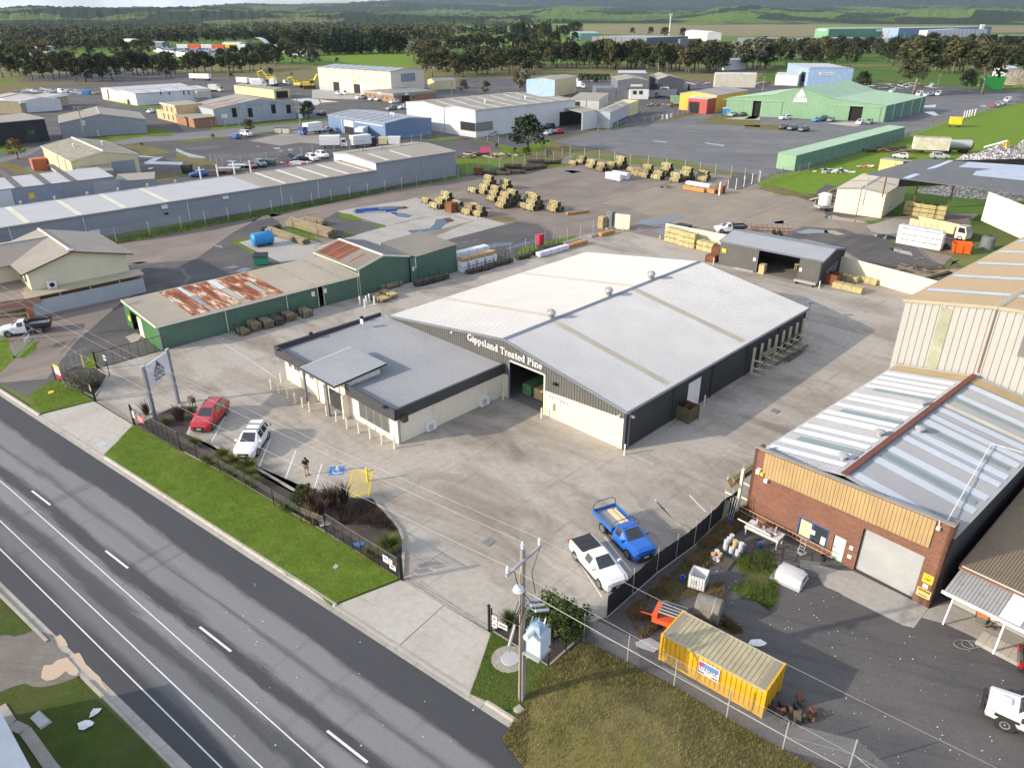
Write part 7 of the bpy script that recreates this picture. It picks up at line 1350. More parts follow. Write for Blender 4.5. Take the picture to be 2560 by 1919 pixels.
# -- the weedy workshop yard
def tin(t_,x,y,z,r,h,m,lid=None):o=lathe((x,y,z),[(r*.95,0),(r,.02),(r,h*.9),(r*1.05,h*.92),(r*1.05,h)],12).mk('tin',m,t_,True,40);lathe((x,y,z+h),[(r*.9,-.03),(r*.88,-.02)],12).mk('lid',lid or GREYP,o);return o
TW_,TO_,TG_=flat('tin_white',(.62,.62,.62),.5,0,.1,4,dirt=(.35,.3,.26)),flat('tin_orange',(.60,.40,.20),.6),flat('tin_grey',(.25,.28,.33),.5)
def palletbase(t,m,s=1.2):
 for q in range(6):box(-s/2,s/2,-s/2+q*s/6+.02,-s/2+q*s/6+s/6-.02,.1,.13).mk('slat',m,t)
 for q in (-.45,0,.45):box(q*s-.05,q*s+.05,-s/2,s/2,0,.1).mk('bearer',m,t)
BLP=flat('blue_pallet_wood',(.08,.13,.20),.8);cB=at('D1',805,565);t=thing('blue_pallet','blue pallet holding white paint tins near the black fence','pallet',cB,R(-42));palletbase(t,BLP,1.35);t=thing('old_pallet','old dark pallet under a few rusty tins','pallet',at('D1',690,690),R(-38));palletbase(t,flat('old_pallet_wood',(.10,.075,.055),.9),1.2)
ca,sa_=cos(R(-42)),sin(R(-42));k=0
for i,(x,y,m) in enumerate(((-.45,-.4,TW_),(-.45,0,TG_),(-.45,.42,TW_),(0,-.42,TW_),(0,0,TO_),(0,.42,TW_),(.45,-.4,TW_),(.45,.02,TW_),(.45,.42,TG_))):
 p=cB+Vec((x*ca-y*sa_,x*sa_+y*ca,.135));t=thing('paint_tin','paint tin standing in the group on the blue pallet','paint tin',p,0,'paint tins on the blue pallet');tin(t,0,0,0,.17,.40,m,TO_ if i==2 else None)
 if i in (0,1,2,4,7):t=thing('paint_tin','paint tin stacked on another tin on the blue pallet','paint tin',p+Z(.405),0,'stacked paint tins on the blue pallet');tin(t,0,0,0,.16,.36,TW_ if i!=4 else TO_)
for i,(x,y,m) in enumerate(((585,640,TO_),(625,610,TW_),(655,640,TO_),(625,665,TW_),(600,672,TW_),(640,690,TW_))):t=thing('paint_tin','rusty topped paint tin beside the old dark pallet','paint tin',at('D1',x,y),0,'rusty tins by the old pallet');tin(t,0,0,0,.16 if i<4 else .11,.42 if i<3 else .25,m,RUSTM)
ib=thing('cage_tank','open topped white tank inside a wire cage among brown weeds','tank',at('D1',430,930),R(-28));
for s_ in (1,-1):box(-.5,.5,s_*.5-.02,s_*.5+.02,.16,1.1).mk('tank_wall',WHITEP,ib);box(s_*.5-.02,s_*.5+.02,-.48,.48,.16,1.1).mk('tank_wall',WHITEP,ib)
box(-.5,.5,-.5,.5,.14,.18).mk('tank_floor',WHITEP,ib);box(-.55,.55,-.55,.55,0,.13).mk('pallet_base',BPLA,ib)
for k in range(7):
 q=-.54+k*.18
 for s_ in (1,-1):tube([(q,s_*.54,.13),(q,s_*.54,1.14)],.012,4).mk('cage_bar',GALV,ib);tube([(s_*.54,q,.13),(s_*.54,q,1.14)],.012,4).mk('cage_bar',GALV,ib)
for z_ in (.3,.55,.8,1.13):tube([(-.54,-.54,z_),(.54,-.54,z_),(.54,.54,z_),(-.54,.54,z_),(-.54,-.54,z_)],.014,4).mk('cage_ring',GALV,ib)
box(-.35,-.02,-.57,-.55,.5,.85).mk('label_plate',GREYP,ib)
tb=thing('scrap_table','white table piled with scrap against the brick wall','table',at('D1',1110,445),R(-44));box(-1.25,1.25,-.5,.5,.78,.84).mk('table_top',TW_,tb);[box(x,x+.07,y,y+.07,0,.78).mk('leg',TW_,tb) for x in (-1.2,1.12) for y in (-.45,.38)];box(-1.25,1.25,-.52,-.48,.62,.84).mk('apron',TW_,tb);sc_=thing('scrap_heap','rusty ring, pipes and boards heaped on the white table','scrap',at('D1',1110,445)+Z(.85),R(-44))
tube([(.35+.36*cos(a*.45),.05+.36*sin(a*.45),.12) for a in range(15)],.06,6).mk('rusty_ring',RUSTM,sc_)
for k in range(10):x,y=rl.uniform(-1,.9),rl.uniform(-.4,.4);MB().obox((x,y),rl.uniform(0,3),rl.uniform(.3,.9),.1,.02,.12+.05*(k%3)).mk('scrap_piece',(TW_,RUSTM,GREYP,GALV)[k%4],sc_)
tube([(-1.9,-.35,.12),(.6,-.5,.14)],.045,6).mk('white_pipe',WHITEP,sc_)
bf=thing('tray_frame','black welded tube frame lying over green weeds','steel frame',at('D1',1140,690),R(-25))
for x in (-.95,0,.95):tube([(x,-.75,0),(x,-.62,.95),(x,.62,.95),(x,.75,0)],.035,5).mk('hoop',BLACKM,bf)
for y,z_ in ((-.62,.95),(.62,.95),(-.70,.4),(.70,.4)):tube([(-.95,y,z_),(.95,y,z_)],.03,5).mk('rail',BLACKM,bf)
cn=thing('canopy_shell','white fibreglass canopy shell sitting on a pallet','canopy',at('D1',1390,865),R(-40));prof=[(-.75,.12),(-.72,.5),(-.6,.72),(-.3,.8),(.3,.8),(.6,.72),(.72,.5),(.75,.12)]
vs=[];[vs.extend([(x,y*s_,.12+(z-.12)*s2) for y,z in prof]) for x,s_,s2 in ((-.8,1,.97),(.55,.98,1.0),(.85,.86,.82))]
MB().add(vs,[(i*8+j,i*8+j+1,(i+1)*8+j+1,(i+1)*8+j) for i in range(2) for j in range(7)]+[tuple(range(16,24))]).mk('shell',TW_,cn,True,35);box(.83,.88,-.35,.35,.42,.66).mk('window',CGLASS,cn);box(-1.1,.9,-.85,.85,0,.12).mk('pallet_base',GREYP,cn)
rp=thing('ribbed_panel','dark ribbed metal panel leaning by the canopy shell','panel',at('D1',1580,830),R(-12));[slab([(-.6,-.02+.13*k*.5,.05+k*.13),(.6,-.02+.13*k*.5,.05+k*.13),(.6,.04+.13*k*.5,.15+k*.13),(-.6,.04+.13*k*.5,.15+k*.13)],.03).mk('rib',CHARL,rp) for k in range(7)]
ldr=thing('ladder','long orange timber ladder lying along the brick wall','ladder',br.world(-.3,-.32,.35),ba);[tube([(0,0,z_),(7.2,0,z_)],.03,5).mk('stile',flat('ladder_orange',(.52,.33,.20),.6) if z_==0 else MT['ladder_orange'],ldr) for z_ in (0,.4)];[tube([(.2+k*.31,0,0),(.2+k*.31,0,.4)],.018,4).mk('rung',MT['ladder_orange'],ldr) for k in range(23)]
ht=thing('hand_trolley','pale hand trolley standing below the blue framed window','trolley',at('D1',1500,590),R(-60));tube([(-.2,0,.1),(-.2,.05,1.1),(.2,.05,1.1),(.2,0,.1)],.022,5).mk('frame',GALV,ht);[lathe((x,.12,.13),[(.13,0),(.13,.05)],10,'x').mk('wheel',GREYP,ht) for x in (-.3,.26)];[tube([(-.2,.03,z_),(.2,.03,z_)],.015,4).mk('cross_bar',GALV,ht) for z_ in (.3,.55,.8)];box(-.25,.25,-.25,0,.05,.08).mk('toe_plate',GALV,ht)
bk=thing('black_bucket','black bucket beside the mint green door','bucket',at('D1',1728,665),0);lathe((0,0,0),[(.15,0),(.2,.42),(.17,.42),(.13,.05)],14).mk('tub',BPLA,bk)
for x,y,lab in ((765,290,'blue bucket under leaning pipes at the fence corner'),(270,875,'blue plastic drum in the weeds by the cage tank'),(1075,530,'small blue tub inside the black tube frame')):t=thing('blue_bucket',lab,'bucket',at('D1',x,y),0);lathe((0,0,0),[(.14,0),(.19,.4),(.16,.4),(.12,.04)],12).mk('tub',BLUEP,t);tube([(-.17,0,.38),(0,0,.52),(.17,0,.38)],.01,4).mk('handle',GALV,t)
lp_=thing('leaning_pipes','bunch of pale pipes and a board leaning on the fence corner','pipes',at('D1',770,260),R(-40));[tube([(-.3+k*.14,-.1,0),(-.35+k*.2,.35,1.7+.15*k)],.03,5).mk('pipe',GALV,lp_) for k in range(4)];slab([(-.7,-.2,0),(-.4,-.2,0),(-.3,.25,1.5),(-.6,.25,1.5)],.04).mk('board',flat('mossy_board',(.25,.25,.17),.9),lp_)
hb=thing('round_bale','grey weathered round bale beside the yellow container','bale',at('D1',530,1265),R(-28));lathe((-.75,0,.8),[(.1,-.02),(.72,0),(.8,.06),(.8,1.44),(.72,1.5),(.1,1.52)],24,'x').mk('bale',flat('grey_straw',(.20,.185,.155),.95,0,.25,6,dirt=(.34,.34,.33)),hb,True,40);lathe((.3,0,.8),[(.805,0),(.805,.03)],24,'x').mk('twine',GREYP,hb)
ot=thing('sign_trailer','orange trailer with dark solar panel behind the yellow container','trailer',at('D3',440,330),R(-28));OR=flat('plant_orange',(.72,.12,.04),.5);box(-.9,.9,-.65,.65,.55,.85).mk('body',OR,ot);slab([(-.7,-.5,1.25),(.75,-.5,1.25),(.75,.5,1.35),(-.7,.5,1.35)],.05).mk('solar_panel',flat('solar_panel_blue',(.02,.025,.045),.2),ot);[box(-.72,.77,-.5+k*.25-.012,-.5+k*.25+.012,1.30,1.41).mk('panel_frame',GALV,ot) for k in range(5)];wheels(ot,(0,),.3,.62,False);tube([(-.9,0,.5),(-1.9,0,.4)],.05,5).mk('draw_bar',OR,ot);box(-.06,.06,-.06,.06,.85,1.3).mk('mast',OR,ot);box(-1.05,-.75,-.6,.6,.5,1.15).mk('control_box',OR,ot);box(.5,1.3,-.75,.75,.5,.75).mk('tail_board',flat('dusty_pink',(.50,.32,.28),.7),ot)

q0,q1,q2=at('D3',365,390,1.95),at('D3',1345,930,1.95),at('D3',540,165,1.95)
c_a=az(q0,q1);cl=(q1-q0).length;cw=abs((q2-q0).dot(Vec((-sin(c_a),cos(c_a),0))));ct=thing('shipping_container','yellow corrugated shipping container with tan roof and blue and white sign','container',(q0.x,q0.y,0),c_a);YC=flat('container_yellow',(.72,.42,.025),.5,0,.12,1.5,dirt=(.42,.24,.05),streak=True);CT=flat('container_roof_tan',(.42,.365,.235),.75,0,.12,2,dirt=(.30,.20,.10))
for O,U,N,L in (((0,0,0),(1,0,0),(0,-1,0),cl),((0,cw,0),(1,0,0),(0,1,0),cl),((cl,0,0),(0,1,0),(1,0,0),cw),((0,0,0),(0,1,0),(-1,0,0),cw)):
 mb=MB();mb.sheet(Vec(O)-Vec(N)*.04,U,(0,0,1),N,0,L,.1,1.9,.28,.045,.55);mb.mk('side_panel',YC,ct)
mb=MB();mb.sheet((0,0,1.92),(1,0,0),(0,1,0),(0,0,1),.45,cl-.45,.04,cw-.04,.27,.03,.6);mb.mk('roof',CT,ct);box(.04,.45,.04,cw-.04,1.88,1.935).mk('roof_plate',flat('grimy_roof_plate',(.28,.25,.18),.8),ct);box(cl-.45,cl-.04,.04,cw-.04,1.88,1.935).mk('roof_plate',MT['grimy_roof_plate'],ct)
for x in (0,cl):[box(x-.06,x+.06,y-.06,y+.06,0,1.98).mk('corner_post',YC,ct) for y in (0,cw)]
for y in (0,cw):box(.06,cl-.06,y-.05,y+.05,1.84,1.95).mk('top_rail',CT,ct);box(.06,cl-.06,y-.05,y+.05,.05,.2).mk('bottom_rail',YC,ct)
for x in (0,cl):box(x-.05,x+.05,.06,cw-.06,1.84,1.95).mk('top_rail',YC,ct)
for k in range(4):tube([(cl+.06,.3+k*(cw-.6)/3,.15),(cl+.06,.3+k*(cw-.6)/3,1.85)],.025,5).mk('lock_rod',YC,ct)
a,b=onwall('D3',705,690,(q0.x,q0.y),c_a)[0],onwall('D3',900,800,(q0.x,q0.y),c_a)[0]
sg=box(a,b,-.07,-.05,.75,1.65).mk('sign_board',WHITEP,ct);w_=b-a;MB().add([(a+.05,-.073,1.28),(b-.05,-.073,1.28),(b-.05,-.073,1.6),(a+.05,-.073,1.6)],[(0,1,2,3)]).mk('blue_band',flat('sign_light_blue',(.12,.25,.62),.5),sg);MB().add([(a+.05,-.075,1.6),(a+.05,-.075,1.3),(a+.05+w_*.30,-.075,1.42),(a+.05+w_*.22,-.075,1.6)],[(0,1,2,3)]).mk('red_flash',flat('sign_magenta',(.50,.06,.20),.5),sg);fontmesh('DASMA',.40,'lettering',BLACKM,sg,((a+b)/2,-.076,1.04),(1,0,0),(0,-1,0),.006,w_*.82,'CENTER')
MB().add([(a+.05,-.073,.82),(a+.4,-.073,.82),(a+.4,-.073,.92),(a+.05,-.073,.92),(b-.4,-.073,.82),(b-.05,-.073,.82),(b-.05,-.073,.92),(b-.4,-.073,.92)],[(0,1,2,3),(4,5,6,7)]).mk('blue_band',BLUEP,sg);MB().add([(a+.5,-.073,.86),(b-.5,-.073,.86),(b-.5,-.073,.9),(a+.5,-.073,.9),(a+.5,-.073,.94),(b-.5,-.073,.94),(b-.5,-.073,.98),(a+.5,-.073,.98)],[(0,1,2,3),(4,5,6,7)]).mk('small_print',GREYP,sg)
def sheetlitter(name,lab,p,s,m,seed,rz=0):
 rnd=RNG(seed);n=9;vs=[];t=pi*2
 pts_=[(s*(.6+.5*rnd.random())*cos(t*i/n),s*.6*(.6+.6*rnd.random())*sin(t*i/n),rnd.uniform(.02,.12)) for i in range(n)]
 o=MB().add([(0,0,.16)]+pts_,[(0,i+1,(i+1)%n+1) for i in range(n)]).mk(name,m);o.location=p;o.rotation_euler=(0,0,rz);return tag(o,lab,'litter')
sheetlitter('plastic_sheet','crumpled white plastic sheet on the asphalt behind the container',at('D3',1255,480),.55,WHITEP,2);sheetlitter('plastic_sheet','torn white plastic caught in the grass across the street',at('D6',690,1330)+Z(.09),.5,WHITEP,3);sheetlitter('plastic_sheet','twisted tail of white plastic in the grass across the street',at('D6',765,1225)+Z(.09),.4,WHITEP,4,R(60));sheetlitter('plastic_bag','pale blue plastic sheet beside the round bale',at('D3',905,270),.4,flat('pale_blue_plastic',(.35,.48,.53),.5),5);sheetlitter('plastic_sheet','grey crumpled plastic heap against the fence by the container',at('D3',240,500),.9,flat('grey_plastic_film',(.42,.43,.45),.5),6);sheetlitter('tarpaulin','blue crumpled tarpaulin inside the front fence',at('C7',1230,1150)+Z(.06),.55,flat('tarp_blue',(.04,.20,.48),.5),7);sheetlitter('rock_slab','pale grey stone lying under the front fence',at('C7',790,890)+Z(.06),.6,flat('pale_stone',(.42,.40,.40),.9),8)
rnd=RNG(4)
lit=MB()
for k in range(150):
 x,y=rnd.uniform(0,2000),rnd.uniform(0,1560);p=at('D4',x,y) if k<60 else at('D1',rnd.uniform(500,1900),rnd.uniform(300,1500)) if k<110 else at('D7',rnd.uniform(300,2100),rnd.uniform(300,1500));s=rnd.uniform(.02,.06);lit.add([p+Vec((s,0,.05)),p+Vec((0,s,.06)),p+Vec((-s,-s*.4,.05))],[(0,1,2)])
o=lit.mk('litter',WHITEP);o['kind']='stuff';o['label']='tiny scraps of pale litter scattered about'
bn=thing('wheelie_bin','grey and orange wheeled bin under the verandah roof','bin',at('E1',960,1100),R(-35));BG=flat('bin_grey',(.13,.15,.13),.6);MB().add([(-.25,-.25,.06),(.25,-.25,.06),(.25,.25,.06),(-.25,.25,.06),(-.31,-.32,1.0),(.31,-.32,1.0),(.31,.32,1.0),(-.31,.32,1.0)],[(0,3,2,1),(0,1,5,4),(1,2,6,5),(2,3,7,6),(3,0,4,7),(4,5,6,7)]).mk('body',BG,bn);slab([(-.33,-.36,1.0),(.33,-.36,1.0),(.33,.36,1.06),(-.33,.36,1.06)],.04).mk('lid',BG,bn);box(-.3,.3,-.325,-.29,.55,.85).mk('orange_panel',flat('bin_orange',(.60,.16,.05),.6),bn);[lathe((x,.3,.1),[(.1,0),(.1,.05)],10,'x').mk('wheel',BPLA,bn) for x in (-.3,.25)]
ch=thing('outdoor_fan','round cream fan head with dark cables beside the wheeled bin','fan',at('E1',1140,1180),R(-30));lathe((0,0,.7),[(.05,-.2),(.26,-.1),(.30,0),(.24,.1),(.05,.16)],14,'y').mk('fan_head',flat('cream_plastic',(.58,.50,.38),.5),ch);tube([(0,0,0),(0,0,.65)],.04,6).mk('stand',BPLA,ch);[tube([(rl.uniform(-.5,.5),rl.uniform(-.5,.2),.25),(rl.uniform(-.3,.3),-.3,.32),(rl.uniform(-.6,.6),-.6,.26)],.02,4).mk('cable',BPLA,ch) for k in range(6)]
hs_=thing('wire_coil','loose coil of thin wire on the asphalt by the verandah','wire coil',at('E1',690,1480),0)
for k in range(3):tube([(.55*cos(a*.42)*(1-.2*k)+.35*k,.38*sin(a*.42)*(1-.15*k),.06+.02*k) for a in range(16)],.012,4).mk('loop',GALV,hs_)

cs=Shed('cream_store','cream ribbed shed with grey gable roof behind the carport',at('B1',705,1040),R(-37.6),8.4,17.0,[(0,4.4),(4.2,4.9),(8.4,4.5)],'x',CREAMS,flat('khaki_roof',(.36,.34,.29),.7),.3,.03,trim=flat('grey_flashing',(.25,.26,.26),.6));cs.put('f',4.1,0,4.2,4.8,BLACKM,'door_gap',.05)
for i in (0,1):cs.strips(i,(8,),.7,flat('dark_grey_strip',(.22,.23,.24),.5),up=.07)
c0,c1,c2,c3=at('B1',915,968,4.6),at('B1',1350,828,4.9),at('B1',2330,905,5.2),at('B1',2212,1158,4.5)
cp=thing('carport','wide dark flat roofed carport on leaning steel posts','carport',c0);O=c0.copy();L_= lambda p,z:(p.x-O.x,p.y-O.y,z)
slab([L_(c0,4.6),L_(c3,4.5),L_(c2,5.2),L_(c1,4.9)],.1).mk('roof',flat('carport_roof',(.135,.13,.13),.6,.1),cp)
def patch(name,f0,f1,g0,g1,m):
 q= lambda u,v:c0.lerp(c3,u).lerp(c1.lerp(c2,u),v);slab([(p.x-O.x,p.y-O.y,p.z+.13) for p in (q(f0,g0),q(f1,g0),q(f1,g1),q(f0,g1))],.02).mk(name,m,cp)
patch('skylight',.235,.275,.02,.98,SKYLB);patch('new_roof_panel',.40,1.0,.42,.98,flat('new_roof_blue',(.40,.45,.54),.45))
for c,x,y,m in (('B1',892,1208,GALV),('B1',1046,1135,RUSTM),('B8',930,645,RUSTM),('B8',1305,700,RUSTM)):p=at(c,x,y);tube([L_(p,0),L_(p,4.6)],.11,6).mk('post',m,cp)
pA,pB=at('B8',1645,900),at('B8',2300,1250);w=MB();w.sheet(L_(pA,0),Vec(L_(pB,0))-Vec(L_(pA,0)) and (pB-pA).normalized(),(0,0,1),Vec((-(pB-pA).y,(pB-pA).x,0)).normalized()*-1,0,14,0,4.4,.3,.03);w.mk('end_wall',CREAMS,cp)
bA,bB=at('B1',1140,1090)+Vec((3,5,0)),at('B1',1860,1110)+Vec((4,9,0));w=MB();w.sheet(L_(bA,0),(bB-bA).normalized(),(0,0,1),Vec((0,-1,0)),0,26,0,4.5,0,0);w.mk('rear_wall',DKINT,cp)  # near-black sheet, the shade under the carport put into its colour
for i in range(4):
 for k in range(3):pack('pale timber pack stored under the dark carport, %s along, %s tier'%(ordn[i],('bottom','middle','top')[k]),at('B8',880+i*95,555+i*14)+Z(k*.8)+Vec((2.5,2.5,0)),R(-38),2.6,1.2,.7,PACK,3,1,grp='timber packs under the carport')
sk=thing('orange_skip','orange steel skip bin beside the tipper truck','skip bin',at('B8',1505,935),R(-20));OS=flat('skip_orange',(.68,.13,.02),.5);MB().add([(-1.1,-.9,.1),(1.1,-.9,.1),(1.1,.9,.1),(-1.1,.9,.1),(-1.3,-1,1.6),(1.3,-1,1.6),(1.3,1,1.6),(-1.3,1,1.6),(-1.2,-.9,.9),(1.2,-.9,.9),(1.2,.9,.9),(-1.2,.9,.9)],[(0,1,5,4),(1,2,6,5),(2,3,7,6),(3,0,4,7),(4,5,9,8),(5,6,10,9),(6,7,11,10),(7,4,8,11),(8,9,10,11)]).mk('body',OS,sk);[box(x-.05,x+.05,-1.06,-.98,.1,1.6).mk('rib',OS,sk) for x in (-1.1,0,1.1)]
wt=thing('trailer_tank','white plastic tank on a galvanised trailer by the cream store','tank',at('B1',625,1030),R(10));lathe((0,0,1.0),[(1.0,0),(1.1,.1),(1.1,2.0),(.9,2.15),(.3,2.25)],18).mk('tank',WHITEP,wt,True,40);box(-1.5,1.5,-1.1,1.1,.65,.85).mk('trailer_bed',GALV,wt);[box(x,x+.1,y,y+.1,.85,1.7).mk('stake',GALV,wt) for x in (-1.4,1.3) for y in (-1.0,.9)];wheels(wt,(0,),.33,1.1,False);tube([(-1.5,0,.7),(-3.2,0,.5)],.06,5).mk('draw_bar',GALV,wt)
wk=thing('water_tank','dark round water tank beside the cream end wall','tank',at('B8',1790,900),0);lathe((0,0,0),[(1.0,0),(1.0,1.9),(.8,2.1),(.1,2.2)],16).mk('tank',flat('tank_grey_green',(.14,.17,.16),.6),wk,True,40);lathe((0,0,2.15),[(.3,0),(.3,.12)],10).mk('lid',BPLA,wk)
# -- buildings further off
def eb(name,lab,c,A,B,Cc,h,prof,d='x',wall=None,roof=None,base=False,D=None,cc=None,**k):

 z=0 if base else h;a,b=at(c,*A,z),at(c,*B,z);th=az(a,b);L=(b-a).length
 if D is None:q=at(cc or c,*Cc,h)-a;D=abs(-q.x*sin(th)+q.y*cos(th))
 S_=L if d=='x' else D;pr=[(f*S_,h+dz) for f,dz in prof]
 return Shed(name,lab,a,th,L,D,pr,d,wall,roof,k.pop('pitch',0),k.pop('dep',0),trim=k.pop('trim',None),**k)
FLT=[(0,0),(1,.25)];GAB=[(0,0),(.5,1.0),(1,0)]
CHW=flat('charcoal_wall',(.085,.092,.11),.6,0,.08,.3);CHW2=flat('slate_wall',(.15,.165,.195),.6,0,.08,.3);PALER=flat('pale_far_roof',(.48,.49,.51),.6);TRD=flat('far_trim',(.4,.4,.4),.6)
b=eb('beige_workshop','tall beige panel workshop with open doors and blank grey sign','A3',(50,28),(722,72),(1045,52),10.4,[(0,0),(.5,.9),(1,0)],'y',BEIGE,GREYROOF,trim=TRD)
for i in range(9):b.strips(0,(3+i*b.L/9.3,),b.L/24,SKYLB,up=.1)
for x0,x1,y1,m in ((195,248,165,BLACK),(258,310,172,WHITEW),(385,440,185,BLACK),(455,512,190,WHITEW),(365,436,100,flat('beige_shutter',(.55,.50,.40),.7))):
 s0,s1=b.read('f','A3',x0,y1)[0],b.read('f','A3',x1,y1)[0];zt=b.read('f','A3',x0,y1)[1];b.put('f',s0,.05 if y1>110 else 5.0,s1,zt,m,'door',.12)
for i in range(1,6):b.put('f',b.L*i/6-.12,0,b.L*i/6+.12,10.3,flat('panel_joint',(.30,.28,.24),.8) if i==1 else MT['panel_joint'],'panel_joint',.06)
b.putpx('r','A3',818,92,950,155,flat('grey_blank_sign',(.22,.25,.30),.7),'blank_sign',.15);b.put('f',0,.02,b.L*.3,1.6,flat('blue_grey_base',(.36,.41,.45),.8),'base_band',.05)
b=eb('brick_office','low brown brick office with flat tan roof in front of the beige workshop','A3',(478,245),(752,280),(1290,268),3.3,FLT,'x',BRICKF,GREYROOF,skip='');b.put('f',-.3,2.5,b.L+.3,3.5,TANROOF,'fascia',.3);b.put('r',-.3,2.5,b.D+.3,3.5,TANROOF,'fascia',.3);[b.window('f',1+i*b.L/7,.9,2.2+i*b.L/7,2.2,1) for i in range(6)];b.put('r',b.D*.18,0,b.D*.36,2.4,BLACK,'entry',.05);b.window('r',b.D*.42,.9,b.D*.5,2.2,1);b.put('r',b.D*.25,2.6,b.D*.33,3.4,WHITEP,'sign',.4);b.put('f',b.L*.5,2.6,b.L*.62,3.5,WHITEP,'sign',.4)
b=eb('slate_blue_shed','slate blue steel shed with grey gable roof and open door','A3',(145,468),(672,548),(1105,500),4.8,[(0,0),(.5,.9),(1,0)],'y',BLUEW,BLUER,holes={'f':[]},trim=TRD)
for i in range(7):b.strips(0,(2.2+i*b.L/7.5,),.5,flat('dark_skylight',(.12,.13,.15),.5) if i==0 else MT['dark_skylight'],up=.1)
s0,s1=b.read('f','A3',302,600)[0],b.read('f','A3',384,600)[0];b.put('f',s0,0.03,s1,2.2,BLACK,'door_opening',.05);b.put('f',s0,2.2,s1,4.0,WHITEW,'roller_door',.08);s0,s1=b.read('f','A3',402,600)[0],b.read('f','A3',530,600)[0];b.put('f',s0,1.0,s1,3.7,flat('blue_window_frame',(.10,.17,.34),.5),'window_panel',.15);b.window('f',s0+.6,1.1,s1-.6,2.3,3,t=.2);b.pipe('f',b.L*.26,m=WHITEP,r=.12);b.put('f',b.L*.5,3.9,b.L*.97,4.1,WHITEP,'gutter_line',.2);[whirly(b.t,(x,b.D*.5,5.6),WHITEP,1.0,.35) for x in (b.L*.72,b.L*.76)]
b=eb('white_factory','large white factory with tan roof and dark corner window','A3',(868,350),(1505,428),(465,362),7.8,[(0,0),(.27,.75),(.57,-.35),(.74,.55),(1,0)],'x',WHITEW,TANROOF,trim=TRD,cc='A4')
for sl in (1,3):b.strips(sl,[4+i*b.D/7.5 for i in range(7)],1.0,SKYL,up=.1,v0=.6)
for sl in (0,):b.strips(sl,[4+i*b.D/7.5 for i in range(7)],1.0,SKYL,up=.1)
s0,z0=b.read('f','A3',1370,605);z1=b.read('f','A3',1500,545)[1];b.window('f',s0,z0,b.L-.1,z1,6,BLACKM,GLASS,.08);s1=b.read('r','A3',1665,570)[0];b.window('r',.1,z0,s1,z1,1,BLACKM,flat('pale_reflection_glass',(.22,.22,.20),.15),.08);b.pipe('f',b.L*.57,m=GREYP,r=.14)  # side pane is paler, a reflection put into its colour
[whirly(b.t,(b.L*.74,y,8.4),WHITEP,1.0,.4) for y in (12,30)]
pa,pb=at('A4',330,432,5.2),at('A4',572,492,5.2);q=b.local(pb);pc=b.local(at('A4',715,470,5.2));t_=b.t
x0,y0,y1=b.L+.1,b.local(pa).y,pc.y
p0,p1,p2,p3=[b.local(at('A4',x,y,5.2)) for x,y in ((330,432),(572,492),(715,470),(470,415))];slab([p0,p1,p2,p3],.2).mk('portico_roof',TANROOF,t_);g0=b.local(at('A4',572,492,5.2));g1=b.local(at('A4',713,470,5.2));slab([(g0.x,g0.y,0),(g1.x,g1.y,0),(g1.x,g1.y,5.1),(g0.x,g0.y,5.1)],.2).mk('portico_wall',WHITEW,t_)
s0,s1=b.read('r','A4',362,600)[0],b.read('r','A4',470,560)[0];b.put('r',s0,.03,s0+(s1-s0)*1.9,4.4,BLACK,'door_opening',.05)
b=eb('grey_store','blotched grey steel store with tan roof behind the white factory','A4',(692,476),(832,482),(1302,416),5.0,[(0,0),(.5,.5),(1,0)],'x',flat('blotchy_grey_steel',(.42,.45,.49),.6,0,.1,.2,dirt=(.20,.24,.27)),TANROOF,trim=TRD);b.strips(1,(3,19),1.2,SKYL,up=.1);b.put('r',b.D*.15,.4,b.D*.98,1.1,flat('green_shade_roll',(.03,.10,.11),.8),'shade_roll',.3)
b=eb('pale_gable_store','pale grey gabled store with tan roof and small dark window','A4',(465,360),(728,370),(960,345),6.2,[(0,0),(1,1.2)],'y',flat('pale_grey_panel',(.50,.49,.48),.7),TANROOF,trim=TRD);b.put('f',b.L*.12,3.0,b.L*.34,5.4,GLASS,'window',.08);b.pipe('f',b.L*.55,m=GREYP,r=.12)
eb('yellow_roofed_store','small store with bright pale yellow roof between grey sheds','A4',(862,398),(1000,405),(1090,378),4.4,FLT,'y',YELW,flat('yellow_roof',(.72,.63,.28),.6))
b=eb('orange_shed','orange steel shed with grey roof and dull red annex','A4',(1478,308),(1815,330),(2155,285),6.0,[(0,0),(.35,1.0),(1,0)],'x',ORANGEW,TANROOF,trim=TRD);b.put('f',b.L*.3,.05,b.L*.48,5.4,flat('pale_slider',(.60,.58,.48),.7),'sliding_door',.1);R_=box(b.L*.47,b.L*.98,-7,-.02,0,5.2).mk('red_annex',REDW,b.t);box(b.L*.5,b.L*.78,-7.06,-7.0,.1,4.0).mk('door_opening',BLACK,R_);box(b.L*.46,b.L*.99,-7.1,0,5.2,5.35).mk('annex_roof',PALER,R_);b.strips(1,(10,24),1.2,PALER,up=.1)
b=eb('powder_blue_shed','powder blue shed with ribbed cream roof and yellow side','A4',(60,180),(322,190),(388,150),7.0,[(0,0),(.6,.9),(1,.2)],'x',LBLUE,TANROOF,skip='r');b.wall('r',YELW)
b=eb('charcoal_office','charcoal gabled office with white ground floor front','A4',(902,192),(1190,192),(1160,140),7.4,GAB,'x',CHW2,TANROOF,D=24);b.put('f',b.L*.38,0,b.L*.99,4.3,WHITEP,'office_front',2.0);[b.put('f',b.L*f,2.0,b.L*(f+.12),3.5,GLASS,'window',2.08) for f in (.48,.68)];b.put('f',b.L*.42,5.0,b.L*.80,5.9,CREAMS,'lettering',.1);box(-b.L*.68,-.2,1,16,0,4.2).mk('side_annex',CHW2,b.t);box(b.L*.3,b.L*1.0,-2.2,-.0,4.3,4.5).mk('awning',CHW,b.t)
